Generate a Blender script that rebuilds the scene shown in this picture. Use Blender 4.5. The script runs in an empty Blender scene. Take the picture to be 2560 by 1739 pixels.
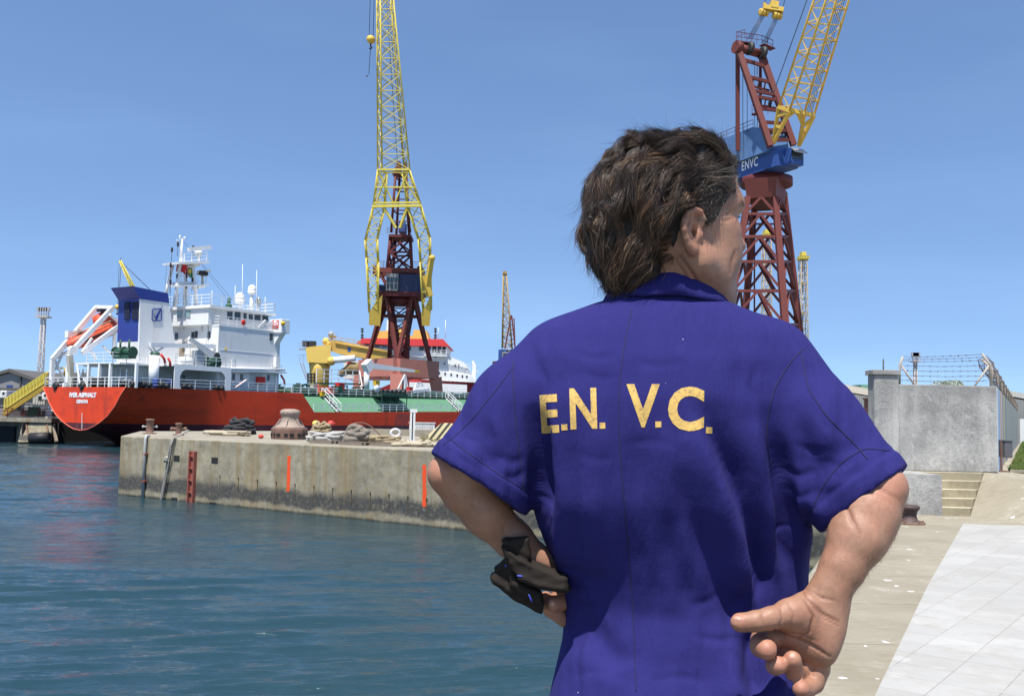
import bpy, bmesh, math, random
import numpy as np
from math import radians as R_, sin, cos, tan, pi
from mathutils import Vector as V, Matrix as M4, noise as mnoise

# ------------------------------------------------------------------ camera, sky, sun, exposure
SC = bpy.context.scene
COL = SC.collection
F, CX, CY = 2350.0, 1280.0, 869.5          # focal length and centre of the 2560 px wide photograph
PITCH, ROLL, EYE = R_(4.17), R_(1.2), 1.35
WATER = -2.87
LOW = -1.10                                 # level of the lower pavement
_rot = (M4.Rotation(pi/2 + PITCH, 4, 'X') @ M4.Rotation(ROLL, 4, 'Z'))
cam_d = bpy.data.cameras.new('camera'); cam = bpy.data.objects.new('camera', cam_d); COL.objects.link(cam)
cam.matrix_world = M4.Translation((0, 0, EYE)) @ _rot
cam_d.sensor_width = 36.0; cam_d.lens = F/2560*36.0; cam_d.clip_start = 0.05; cam_d.clip_end = 20000
SC.camera = cam

SUN_AZ = (-0.30, -0.954)                     # horizontal direction towards the sun
SUN_EL = R_(67)
SKYLIFT, SKYSAT, SKYTINT = 0.15, 1.05, (1.15, 1.15, 1.19, 1)   # the clear sky begins a little above the sea haze
w = bpy.data.worlds.new('World'); SC.world = w; w.use_nodes = True
nt = w.node_tree; nt.nodes.clear()
sky = nt.nodes.new('ShaderNodeTexSky'); sky.sky_type = 'NISHITA'; sky.sun_disc = False
sky.sun_elevation = SUN_EL
sky.sun_rotation = math.atan2(SUN_AZ[0], SUN_AZ[1])
sky.air_density = 1.0; sky.dust_density = 0.1; sky.ozone_density = 2.5; sky.altitude = 0
bg = nt.nodes.new('ShaderNodeBackground'); bg.inputs[1].default_value = 0.099
wo = nt.nodes.new('ShaderNodeOutputWorld')
_tc = nt.nodes.new('ShaderNodeTexCoord'); _ad = nt.nodes.new('ShaderNodeVectorMath'); _ad.operation = 'ADD'; _ad.inputs[1].default_value = (0, 0, SKYLIFT)
_no = nt.nodes.new('ShaderNodeVectorMath'); _no.operation = 'NORMALIZE'; _hs = nt.nodes.new('ShaderNodeHueSaturation'); _hs.inputs['Saturation'].default_value = SKYSAT
_tn = nt.nodes.new('ShaderNodeMix'); _tn.data_type = 'RGBA'; _tn.blend_type = 'MULTIPLY'; _tn.inputs[0].default_value = 1; _tn.inputs[7].default_value = SKYTINT
nt.links.new(_tc.outputs['Generated'], _ad.inputs[0]); nt.links.new(_ad.outputs[0], _no.inputs[0]); nt.links.new(_no.outputs[0], sky.inputs[0])
nt.links.new(sky.outputs[0], _hs.inputs['Color']); nt.links.new(_hs.outputs[0], _tn.inputs[6])
_cn = nt.nodes.new('ShaderNodeTexNoise'); _cn.inputs['Scale'].default_value = 3.2; _cn.inputs['Detail'].default_value = 5; _cm = nt.nodes.new('ShaderNodeMapping'); _cm.inputs['Scale'].default_value = (1, 1, 4.5); nt.links.new(_tc.outputs['Generated'], _cm.inputs[0]); nt.links.new(_cm.outputs[0], _cn.inputs['Vector'])
_cr = nt.nodes.new('ShaderNodeValToRGB'); _cr.color_ramp.elements[0].position = 0.46; _cr.color_ramp.elements[0].color = (.985, .985, .985, 1); _cr.color_ramp.elements[1].position = 0.80; _cr.color_ramp.elements[1].color = (1.12, 1.09, 1.05, 1)
_cx = nt.nodes.new('ShaderNodeMix'); _cx.data_type = 'RGBA'; _cx.blend_type = 'MULTIPLY'; _cx.inputs[0].default_value = 1
nt.links.new(_cn.outputs['Fac'], _cr.inputs[0]); nt.links.new(_tn.outputs[2], _cx.inputs[6]); nt.links.new(_cr.outputs[0], _cx.inputs[7])
nt.links.new(_cx.outputs[2], bg.inputs[0]); nt.links.new(bg.outputs[0], wo.inputs[0])
sd = bpy.data.lights.new('sun', 'SUN'); sd.energy = 5.0; sd.angle = R_(0.5); sd.color = (1.0, 0.955, 0.88)
so = bpy.data.objects.new('sun', sd); COL.objects.link(so)
_sv = V((SUN_AZ[0], SUN_AZ[1], 0)).normalized()*cos(SUN_EL) + V((0, 0, sin(SUN_EL)))
so.rotation_euler = _sv.to_track_quat('Z', 'Y').to_euler(); so.location = (0, 0, 60)
SC.view_settings.view_transform = 'Standard'; SC.view_settings.look = 'None'
SC.view_settings.exposure = 0.68; SC.view_settings.gamma = 1.0
try:
    SC.view_settings.use_curve_mapping = False
    SC.cycles.max_bounces = 6; SC.cycles.caustics_reflective = False; SC.cycles.caustics_refractive = False
except Exception: pass

# ------------------------------------------------------------------ measuring: from photograph pixels to places
_r3 = _rot.to_3x3(); CAM = V((0, 0, EYE))
def ray(px, py): return _r3 @ V(((px-CX)/F, -(py-CY)/F, -1.0))
def at(px, py, Y):
    d = ray(px, py); return CAM + d*(Y/d.y)
def gnd(px, py, z=0.0):
    d = ray(px, py); return CAM + d*((z-EYE)/d.z)
def hitp(px, py, p0, n):                     # on the plane through p0 with normal n
    d = ray(px, py); p0 = V(p0); n = V(n); return CAM + d*((p0-CAM).dot(n)/d.dot(n))

# ------------------------------------------------------------------ building
def tag(o, label=None, cat=None, group=None, kind=None):
    if label: o['label'] = label
    if cat: o['category'] = cat
    if group: o['group'] = group
    if kind: o['kind'] = kind
    return o
def thing(name, label, cat, loc=(0, 0, 0), rz=0.0, group=None):
    o = bpy.data.objects.new(name, None); COL.objects.link(o); o.location = loc; o.rotation_euler = (0, 0, rz)
    o.empty_display_size = 0.2
    return tag(o, label, cat, group)
def copy_tree(o, parent=None):
    c = o.copy(); COL.objects.link(c)
    if parent: c.parent = parent
    for ch in list(o.children): copy_tree(ch, c)
    return c
def frame_of(d, up=V((0, 0, 1))):
    d = V(d).normalized(); u = V(up)
    if abs(d.dot(u.normalized())) > 0.99: u = V((0, 1, 0)) if abs(d.y) < 0.9 else V((1, 0, 0))
    s = d.cross(u).normalized(); t = s.cross(d).normalized(); return d, s, t
class MB:
    """collects shapes; off = world place of the thing they belong to"""
    def __init__(s, off=(0, 0, 0)): s.v = []; s.f = []; s.o = V(off); s.sm = []
    def add(s, pts, faces, smooth=False):
        b = len(s.v); s.v += [V(p)-s.o for p in pts]; s.f += [tuple(b+i for i in f) for f in faces]; s.sm += [smooth]*len(faces)
        return s
    def hexa(s, p): return s.add(p, [(0,3,2,1),(4,5,6,7),(0,1,5,4),(1,2,6,5),(2,3,7,6),(3,0,4,7)])
    def box(s, c, d, rz=0.0):
        c = V(c); x, y, z = d[0]/2, d[1]/2, d[2]/2; cs, sn = cos(rz), sin(rz)
        P = [(-x,-y,-z),(x,-y,-z),(x,y,-z),(-x,y,-z),(-x,-y,z),(x,-y,z),(x,y,z),(-x,y,z)]
        return s.hexa([c+V((a*cs-b*sn, a*sn+b*cs, e)) for a, b, e in P])
    def bx(s, x0, x1, y0, y1, z0, z1): return s.box(((x0+x1)/2,(y0+y1)/2,(z0+z1)/2), (abs(x1-x0),abs(y1-y0),abs(z1-z0)))
    def bar(s, p, q, w, h=None, up=(0,0,1), w2=None, h2=None):
        p, q = V(p), V(q); h = w if h is None else h; w2 = w if w2 is None else w2; h2 = (h if w2 == w else h*w2/w) if h2 is None else h2
        d, a, t = frame_of(q-p, V(up))
        P = [p-a*w/2-t*h/2, p+a*w/2-t*h/2, p+a*w/2+t*h/2, p-a*w/2+t*h/2, q-a*w2/2-t*h2/2, q+a*w2/2-t*h2/2, q+a*w2/2+t*h2/2, q-a*w2/2+t*h2/2]
        return s.hexa([P[0],P[1],P[2],P[3],P[4],P[5],P[6],P[7]])
    def tube(s, p, q, r, r2=None, n=8, caps=True):
        return s.path([p, q], [r, r if r2 is None else r2], n, caps)
    def path(s, pts, rs, n=8, caps=True, closed=False):
        pts = [V(p) for p in pts]; m = len(pts)
        if not hasattr(rs, '__len__'): rs = [rs]*m
        P = []; t = None
        for i, p in enumerate(pts):
            a = pts[(i-1) % m] if (i or closed) else p; b = pts[(i+1) % m] if (i < m-1 or closed) else p
            d = (b-a).normalized()
            if t is None: _, sd_, t = frame_of(d)
            else:
                t = (t-d*t.dot(d))
                t = t.normalized() if t.length > 1e-6 else frame_of(d)[2]
            sd_ = d.cross(t)
            P += [p+(sd_*cos(2*pi*k/n)+t*sin(2*pi*k/n))*rs[i] for k in range(n)]
        Fc = []
        for i in range(m if closed else m-1):
            j = (i+1) % m
            Fc += [(i*n+k, i*n+(k+1) % n, j*n+(k+1) % n, j*n+k) for k in range(n)]
        s.add(P, Fc, True)
        if caps and not closed:
            b = len(s.v)-len(P); s.f += [tuple(b+k for k in reversed(range(n))), tuple(b+(m-1)*n+k for k in range(n))]; s.sm += [False, False]
        return s
    def lathe(s, prof, c=(0,0,0), axis=(0,0,1), n=24, smooth=True, caps=True):
        c = V(c); d, a, t = frame_of(axis, V((0, 1, 0))); P = []; m = len(prof)
        for r, z in prof: P += [c+d*z+(a*cos(2*pi*k/n)+t*sin(2*pi*k/n))*max(r, 1e-4) for k in range(n)]
        Fc = [(i*n+k, i*n+(k+1) % n, (i+1)*n+(k+1) % n, (i+1)*n+k) for i in range(m-1) for k in range(n)]
        s.add(P, Fc, smooth)
        if caps:
            b = len(s.v)-len(P); s.f += [tuple(b+k for k in reversed(range(n))), tuple(b+(m-1)*n+k for k in range(n))]; s.sm += [False, False]
        return s
    def ball(s, c, r, n=12, sc=(1,1,1)):
        c = V(c); m = max(4, n//2); P = []
        for i in range(m+1):
            th = pi*i/m
            P += [c+V((sc[0]*r*sin(th)*cos(2*pi*k/n), sc[1]*r*sin(th)*sin(2*pi*k/n), sc[2]*r*cos(th))) for k in range(n)]
        return s.add(P, [(i*n+k, (i+1)*n+k, (i+1)*n+(k+1) % n, i*n+(k+1) % n) for i in range(m) for k in range(n)], True)
    def prism(s, outline, vec):
        """outline: 3-D points of a flat polygon, pushed along vec"""
        n = len(outline); a = [V(p) for p in outline]; b = [p+V(vec) for p in a]
        return s.add(a+b, [tuple(range(n))[::-1], tuple(range(n, 2*n))]+[(i, (i+1) % n, n+(i+1) % n, n+i) for i in range(n)])
    def poly(s, pts): return s.add(pts, [tuple(range(len(pts)))])
    def build(s, name, mat=None, parent=None, fix=True, bevel=0.0, seg=2):
        me = bpy.data.meshes.new(name); me.from_pydata([tuple(p) for p in s.v], [], s.f); me.update()
        if fix or bevel:
            bm = bmesh.new(); bm.from_mesh(me)
            for f_, q in zip(bm.faces, s.sm): f_.smooth = q
            if bevel:
                bmesh.ops.remove_doubles(bm, verts=bm.verts, dist=1e-5)
                bmesh.ops.recalc_face_normals(bm, faces=bm.faces)
                bmesh.ops.bevel(bm, geom=[e for e in bm.edges if len(e.link_faces) == 2 and e.calc_face_angle(0) > 0.5], offset=bevel, segments=seg, affect='EDGES', profile=0.5)
            bmesh.ops.recalc_face_normals(bm, faces=bm.faces); bm.to_mesh(me); bm.free()
        o = bpy.data.objects.new(name, me); COL.objects.link(o)
        if mat: me.materials.append(mat)
        if parent: o.parent = parent
        else: o.location = s.o
        return o
def np_mesh(name, verts, faces, mat=None, parent=None, smooth=True):
    me = bpy.data.meshes.new(name); verts = np.asarray(verts, dtype=np.float32); faces = np.asarray(faces, dtype=np.int32)
    k = faces.shape[1]; me.vertices.add(len(verts)); me.vertices.foreach_set('co', verts.ravel())
    me.loops.add(faces.size); me.loops.foreach_set('vertex_index', faces.ravel())
    me.polygons.add(len(faces)); me.polygons.foreach_set('loop_start', np.arange(0, faces.size, k, dtype=np.int32))
    me.polygons.foreach_set('loop_total', np.full(len(faces), k, dtype=np.int32))
    me.polygons.foreach_set('use_smooth', np.full(len(faces), smooth)); me.update(); me.validate()
    o = bpy.data.objects.new(name, me); COL.objects.link(o)
    if mat: me.materials.append(mat)
    if parent: o.parent = parent
    return o
def text_mesh(body, size, xscale=1.0, bold=0.0, spacing=1.0, extrude=0.004):
    """lettering as a mesh in its own xy plane, centred on its box"""
    cu = bpy.data.curves.new('lettering', 'FONT'); cu.body = body; cu.size = size; cu.extrude = extrude; cu.offset = bold
    cu.space_character = spacing; cu.resolution_u = 4
    o = bpy.data.objects.new('lettering', cu); COL.objects.link(o)
    dg = bpy.context.evaluated_depsgraph_get(); me = bpy.data.meshes.new_from_object(o.evaluated_get(dg))
    bpy.data.objects.remove(o); bpy.data.curves.remove(cu)
    n = len(me.vertices); co = np.empty(n*3, dtype=np.float32); me.vertices.foreach_get('co', co); co = co.reshape(-1, 3)
    lo, hi = co.min(0), co.max(0); co -= (lo+hi)/2; co[:, 0] *= xscale
    me.vertices.foreach_set('co', co.ravel()); me.update(); return me, (hi-lo)*np.array([xscale, 1, 1])
def place_text(name, body, width, height, origin, ex, ey, mat, parent, bold=0.0, spacing=1.0, off=(0,0,0), thick=0.01):
    me, d = text_mesh(body, 1.0, 1.0, bold, spacing, 0.01)
    n = len(me.vertices); co = np.empty(n*3, dtype=np.float32); me.vertices.foreach_get('co', co); co = co.reshape(-1, 3)
    ex, ey = V(ex).normalized(), V(ey).normalized(); ez = ex.cross(ey); sx, sy, sz = width/d[0], height/d[1], thick/0.02
    B = np.array([list(ex*sx), list(ey*sy), list(ez*sz)]); co = co @ B + np.array(list(V(origin)-V(off)))
    me.vertices.foreach_set('co', co.astype(np.float32).ravel()); me.update()
    o = bpy.data.objects.new(name, me); COL.objects.link(o); me.materials.clear(); me.materials.append(mat)
    if parent: o.parent = parent
    return o

# ------------------------------------------------------------------ materials
class NT:
    def __init__(s, name):
        s.m = bpy.data.materials.new(name); s.m.use_nodes = True; s.t = s.m.node_tree; s.t.nodes.clear()
        s.out = s.n('ShaderNodeOutputMaterial'); s.b = s.n('ShaderNodeBsdfPrincipled'); s.l(s.b.outputs[0], s.out.inputs[0])
        s.tc = s.n('ShaderNodeTexCoord')
    def n(s, t, **k):
        q = s.t.nodes.new(t)
        for a, b in k.items(): setattr(q, a, b)
        return q
    def l(s, a, b): s.t.links.new(a, b)
    def co(s, scale=(1,1,1), src='Object', rot=(0,0,0)):
        mp = s.n('ShaderNodeMapping'); mp.inputs['Scale'].default_value = scale; mp.inputs['Rotation'].default_value = rot
        s.l(s.tc.outputs[src], mp.inputs[0]); return mp.outputs[0]
    def noise(s, scale, vec=None, detail=6, rough=0.6, dist=0.0):
        q = s.n('ShaderNodeTexNoise'); q.inputs['Scale'].default_value = scale; q.inputs['Detail'].default_value = detail
        q.inputs['Roughness'].default_value = rough; q.inputs['Distortion'].default_value = dist
        s.l(vec if vec is not None else s.co(), q.inputs['Vector']); return q.outputs['Fac']
    def ramp(s, fac, stops):
        q = s.n('ShaderNodeValToRGB'); e = q.color_ramp.elements
        while len(e) < len(stops): e.new(0.5)
        for a, (p, c) in zip(e, stops):
            a.position = p; a.color = c if len(c) == 4 else (*c, 1)
        s.l(fac, q.inputs[0]); return q.outputs[0]
    def gate(s, fac, lo, hi): return s.ramp(fac, [(lo, (0,0,0)), (hi, (1,1,1))])
    def mix(s, fac, a, b, mode='MIX'):
        q = s.n('ShaderNodeMix', data_type='RGBA', blend_type=mode)
        for x, i in ((fac, 0), (a, 6), (b, 7)):
            if isinstance(x, (int, float)): q.inputs[i].default_value = x
            elif isinstance(x, tuple): q.inputs[i].default_value = (*x[:3], 1)
            else: s.l(x, q.inputs[i])
        return q.outputs[2]
    def math(s, op, a, b=0.0, clamp=False):
        q = s.n('ShaderNodeMath', operation=op, use_clamp=clamp)
        for x, i in ((a, 0), (b, 1)):
            if isinstance(x, (int, float)): q.inputs[i].default_value = x
            else: s.l(x, q.inputs[i])
        return q.outputs[0]
    def sep(s, vec):
        q = s.n('ShaderNodeSeparateXYZ'); s.l(vec, q.inputs[0]); return q.outputs
    def bump(s, h, strength=0.3, dist=0.02, nrm=None):
        q = s.n('ShaderNodeBump'); q.inputs['Strength'].default_value = strength; q.inputs['Distance'].default_value = dist
        s.l(h, q.inputs['Height'])
        if nrm is not None: s.l(nrm, q.inputs['Normal'])
        return q.outputs[0]
    def done(s, col=None, rough=None, metal=0.0, nrm=None, spec=None):
        for x, k in ((col, 'Base Color'), (rough, 'Roughness'), (metal, 'Metallic'), (spec, 'Specular IOR Level')):
            if x is None: continue
            if isinstance(x, (int, float)): s.b.inputs[k].default_value = x
            elif isinstance(x, tuple): s.b.inputs[k].default_value = (*x[:3], 1)
            else: s.l(x, s.b.inputs[k])
        if nrm is not None: s.l(nrm, s.b.inputs['Normal'])
        return s.m
def sc3(c, k): return tuple(min(1, x*k) for x in c[:3])
def paint(name, col, rough=0.45, var=0.18, dirt=(0.12,0.07,0.04), damt=0.35, scale=0.6, streak=True, metal=0.0, fine=9.0):
    """weathered paint: uneven tone, rust or grime in patches and runs"""
    t = NT(name); o = t.co()
    c = t.mix(t.noise(scale, o, 5), sc3(col, 1-var), sc3(col, 1+var*0.6))
    g = t.noise(scale*2.2, t.co((1.6, 1.6, 0.22)) if streak else o, 8, 0.65)
    c = t.mix(t.math('MULTIPLY', t.gate(g, 0.54, 0.72), damt), c, dirt)
    c = t.mix(t.math('MULTIPLY', t.gate(t.noise(fine, o, 6, 0.7), 0.55, 0.75), damt*0.6), c, sc3(dirt, 1.3))
    r = t.math('ADD', t.math('MULTIPLY', t.noise(scale*4, o), 0.25), rough-0.12)
    return t.done(c, r, metal, spec=.3)
def plain(name, col, rough=0.6, metal=0.0, var=0.12, scale=4.0, bump=0.0):
    t = NT(name); f = t.noise(scale, None, 6)
    n = t.bump(t.noise(scale*6, None, 6), bump, 0.02) if bump else None
    return t.done(t.mix(f, sc3(col, 1-var), sc3(col, 1+var)), rough, metal, n)
# ------------------------------------------------------------------ materials of the setting
def concrete(name, base, dark, light, streaks=True, waterline=False, lichen=0.0, cracks=0.0):
    t = NT(name); o = t.co(); x, y, z = t.sep(o)
    n1 = t.noise(0.35, o, 8, 0.6); n2 = t.noise(2.2, o, 10, 0.72); n3 = t.noise(18, o, 8, 0.75)
    c = t.mix(t.gate(n1, 0.35, 0.65), sc3(base, 0.72), sc3(base, 1.2))
    c = t.mix(t.math('MULTIPLY', t.gate(n2, 0.46, 0.66), 0.7), c, dark)
    c = t.mix(t.math('MULTIPLY', t.gate(t.noise(3.1, t.co((1,1,1), rot=(1,2,0)), 9, 0.7), 0.52, 0.7), 0.45), c, light)
    if streaks:
        s = t.noise(1.3, t.co((1.5, 1.5, 0.12)), 8, 0.65)
        c = t.mix(t.math('MULTIPLY', t.gate(s, 0.52, 0.68), 0.5), c, dark)
        s2 = t.noise(1.9, t.co((1.2, 1.2, 0.08), rot=(0, 0, 1)), 6, 0.6)
        c = t.mix(t.math('MULTIPLY', t.gate(s2, 0.50, 0.62), 0.7), c, (0.24, 0.165, 0.075))
    if lichen:
        l = t.math('MULTIPLY', t.gate(t.noise(4.5, o, 10, 0.8), 0.54, 0.66), lichen)
        c = t.mix(l, c, (0.25, 0.22, 0.06))
    if waterline:
        h = t.math('ADD', z, t.math('MULTIPLY', t.math('SUBTRACT', t.noise(0.55, t.co((1,1,0.6)), 8, 0.7), 0.5), 0.95))
        band = t.ramp(t.math('DIVIDE', t.math('ADD', h, 3.0), 2.0), [(0.17, (0,0,0)), (0.24, (1,1,1)), (0.47, (1,1,1)), (0.60, (0,0,0))])
        mott = t.gate(t.noise(6, o, 10, 0.75), 0.22, 0.5)
        c = t.mix(t.math('MULTIPLY', t.math('MULTIPLY', band, mott), 0.95), c, (0.04, 0.041, 0.04))
        h2 = t.math('ADD', z, t.math('MULTIPLY', t.noise(2.5, o, 6), 0.22))
        c = t.mix(t.ramp(t.math('ADD', h2, 3.0), [(0.24, (1,1,1)), (0.36, (0,0,0))]), c, (0.028, 0.026, 0.014))
        w2 = t.math('MULTIPLY', t.gate(t.noise(16, o, 4, 0.8), 0.66, 0.7), band)
        c = t.mix(t.math('MULTIPLY', w2, 0.6), c, (0.5, 0.5, 0.46))
    c = t.mix(t.math('MULTIPLY', t.gate(t.noise(0.9, t.co((1, 1, 1.8), rot=(0.3, 0.2, 0.5)), 9, 0.75), 0.5, 0.66), 0.5), c, sc3(dark, 0.9))
    c = t.mix(t.math('MULTIPLY', t.gate(n3, 0.58, 0.72), 0.35), c, sc3(dark, 0.6))
    nb = t.bump(t.math('ADD', n2, t.math('MULTIPLY', n3, 0.6)), 0.5, 0.03)
    return t.done(c, 0.85, 0, nb)
M = {}
M['quay'] = concrete('quay_concrete', (0.31, 0.272, 0.19), (0.14, 0.122, 0.086), (0.42, 0.385, 0.30), waterline=True, lichen=0.75)
M['quaytop'] = concrete('quay_top', (0.285, 0.255, 0.195), (0.19, 0.165, 0.12), (0.37, 0.345, 0.28), streaks=False)
def wall_mat():
    t = NT('wall_render'); o = t.co(); x, y, z = t.sep(o)
    a = t.noise(.9, o, 6, .6); b = t.noise(7, o, 10, .8); d = t.noise(28, o, 8, .8); s = t.noise(1.6, t.co((1.6, 1.6, .14)), 8, .65)
    c = t.mix(t.gate(a, .35, .68), (.28, .275, .26), (.55, .53, .495))
    c = t.mix(t.math('MULTIPLY', t.gate(b, .46, .66), .55), c, (.155, .155, .15)); c = t.mix(t.math('MULTIPLY', t.gate(t.noise(5, t.co((1, 1, 1), rot=(2, 1, 0)), 10, .8), .52, .68), .65), c, (.66, .64, .60))
    c = t.mix(t.math('MULTIPLY', t.gate(d, .52, .68), .4), c, (.10, .10, .098)); c = t.mix(t.math('MULTIPLY', t.gate(s, .52, .66), .55), c, (.56, .54, .50))
    top = t.ramp(t.math('ADD', t.math('DIVIDE', z, 2.6), t.math('MULTIPLY', t.math('SUBTRACT', t.noise(1.7, t.co((1, 1, .3)), 8, .7), .5), .5)), [(.62, (0, 0, 0)), (.95, (1, 1, 1))]); c = t.mix(t.math('MULTIPLY', top, .38), c, (.12, .12, .118))
    c = t.mix(t.math('MULTIPLY', t.gate(t.noise(2.2, o, 9, .75), .6, .72), .4), c, (.20, .17, .08)); return t.done(c, .9, 0, t.bump(t.math('ADD', b, t.math('MULTIPLY', d, .7)), .9, .05))
M['wallgrey'] = wall_mat()
M['formwork_'] = concrete('formwork_concrete', (0.40, 0.39, 0.36), (0.2, 0.2, 0.19), (0.5, 0.49, 0.46), lichen=0.15)
M['pier'] = concrete('pier_concrete', (0.30, 0.27, 0.21), (0.12, 0.1, 0.08), (0.42, 0.38, 0.3))
M['dark'] = plain('dark_gap_and_shade', (0.012, 0.012, 0.013), 0.9)

def pavement_mat():
    t = NT('pavement_stone'); o = t.co(); x, y, z = t.sep(o)
    n1 = t.noise(0.5, o, 8, 0.65); n2 = t.noise(3.0, t.co((1, 3, 1), rot=(0, 0, 0.1)), 10, 0.72); n3 = t.noise(25, o, 8, 0.8)
    c = t.mix(t.gate(n1, 0.35, 0.65), (0.215, 0.189, 0.135), (0.285, 0.257, 0.195))
    c = t.mix(t.math('MULTIPLY', t.gate(n2, 0.5, 0.68), 0.6), c, (0.19, 0.155, 0.095))
    c = t.mix(t.math('MULTIPLY', t.gate(t.noise(1.4, o, 9, 0.75), 0.56, 0.7), 0.6), c, (0.42, 0.40, 0.35))
    # droppings: white spots of uneven size
    vo = t.n('ShaderNodeTexVoronoi'); vo.inputs['Scale'].default_value = 3.0; vo.inputs['Randomness'].default_value = 1.0
    wv = t.n('ShaderNodeMapping'); wv.inputs['Scale'].default_value = (1, 1.25, 1); t.l(t.tc.outputs['Object'], wv.inputs[0])
    ad = t.n('ShaderNodeMix', data_type='RGBA', blend_type='LINEAR_LIGHT'); ad.inputs[0].default_value = 0.06
    t.l(wv.outputs[0], ad.inputs[6]); q = t.n('ShaderNodeTexNoise'); q.inputs['Scale'].default_value = 9; t.l(t.tc.outputs['Object'], q.inputs[0]); t.l(q.outputs['Color'], ad.inputs[7])
    t.l(ad.outputs[2], vo.inputs['Vector'])
    cs = t.sep(vo.outputs['Color'])
    rad = t.math('MULTIPLY', t.math('POWER', cs[0], 2.2), 0.21)
    spot = t.math('LESS_THAN', vo.outputs['Distance'], rad)
    spot = t.math('MULTIPLY', spot, t.gate(cs[1], 0.42, 0.46))
    c = t.mix(spot, c, (0.62, 0.62, 0.60))
    # slab joints across the quay
    jx = t.math('ABSOLUTE', t.math('SUBTRACT', t.math('FRACT', t.math('MULTIPLY', y, 0.42)), 0.5))
    j = t.math('LESS_THAN', jx, 0.006)
    c = t.mix(t.math('MULTIPLY', j, 0.7), c, (0.09, 0.08, 0.06))
    nb = t.bump(t.math('ADD', n2, n3), 0.4, 0.02)
    return t.done(c, 0.85, 0, nb)
M['pave'] = pavement_mat()
def tile_mat():
    t = NT('white_paving_tiles'); vec = t.co((1, 1, 1), rot=(0, 0, R_(38))); x, y, z = t.sep(vec)
    def joint(v, k, w):
        return t.math('LESS_THAN', t.math('ABSOLUTE', t.math('SUBTRACT', t.math('FRACT', t.math('MULTIPLY', v, k)), 0.5)), w)
    j = t.math('MAXIMUM', joint(x, 1.9, 0.0065), joint(y, 1.9, 0.0065))
    o = t.co(); br = t.noise(9, o, 8, 0.75)
    vor = t.n('ShaderNodeTexVoronoi'); vor.inputs['Scale'].default_value = 1.35; t.l(vec, vor.inputs['Vector'])
    c = t.mix(t.gate(t.noise(0.7, o, 6), 0.3, 0.7), (0.33, 0.322, 0.302), (0.40, 0.392, 0.37))
    wn = t.n('ShaderNodeTexWhiteNoise', noise_dimensions='3D'); cx = t.n('ShaderNodeCombineXYZ'); t.l(t.math('FLOOR', t.math('ADD', t.math('MULTIPLY', x, 1.9), .5)), cx.inputs[0]); t.l(t.math('FLOOR', t.math('ADD', t.math('MULTIPLY', y, 1.9), .5)), cx.inputs[1]); t.l(cx.outputs[0], wn.inputs['Vector'])
    c = t.mix(t.math('MULTIPLY', wn.outputs['Value'], .30), c, (0.22, 0.212, 0.19))
    c = t.mix(t.math('MULTIPLY', t.gate(t.noise(2.5, o, 10, 0.75), 0.47, 0.66), 0.75), c, (0.30, 0.285, 0.25))
    c = t.mix(t.math('MULTIPLY', t.gate(t.noise(0.9, t.co((1,1,1), rot=(0,0,2)), 10, 0.75), 0.6, 0.68), 0.35), c, (0.52, 0.515, 0.50))
    c = t.mix(t.math('MULTIPLY', j, t.gate(br, 0.35, 0.5)), c, (0.17, 0.155, 0.125))
    c = t.mix(t.math('MULTIPLY', t.gate(t.noise(40, o, 4, 0.8), 0.6, 0.75), 0.25), c, (0.35, 0.33, 0.3))
    return t.done(c, 0.7, 0, t.bump(t.math('SUBTRACT', t.noise(14, o, 8), j), 0.25, 0.01))
M['tile'] = tile_mat()

def water_mat():
    t = NT('harbour_water'); o = t.co()
    w1 = t.noise(0.55, t.co((1.0, 2.6, 1), rot=(0, 0, R_(14))), 4, 0.55, 0.6)
    w2 = t.noise(1.9, t.co((1.0, 2.9, 1), rot=(0, 0, R_(8))), 5, 0.6, 0.8)
    w3 = t.noise(7.0, t.co((1.0, 2.2, 1), rot=(0, 0, R_(20))), 4, 0.6, 0.3)
    h = t.math('ADD', t.math('MULTIPLY', w1, 1.0), t.math('ADD', t.math('MULTIPLY', w2, 0.42), t.math('MULTIPLY', w3, 0.09)))
    calm = t.math('ADD', t.math('MULTIPLY', t.gate(t.noise(0.07, t.co((1, 2, 1)), 3), 0.35, 0.65), 0.5), 0.65)
    nb = t.bump(t.math('MULTIPLY', h, calm), 1.0, 0.10)
    c = t.mix(t.noise(0.12, o, 3), (0.011, 0.036, 0.052), (0.021, 0.047, 0.056))
    t.b.inputs['IOR'].default_value = 1.33
    return t.done(c, 0.06, 0, nb, 0.5)
M['water'] = water_mat()

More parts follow.
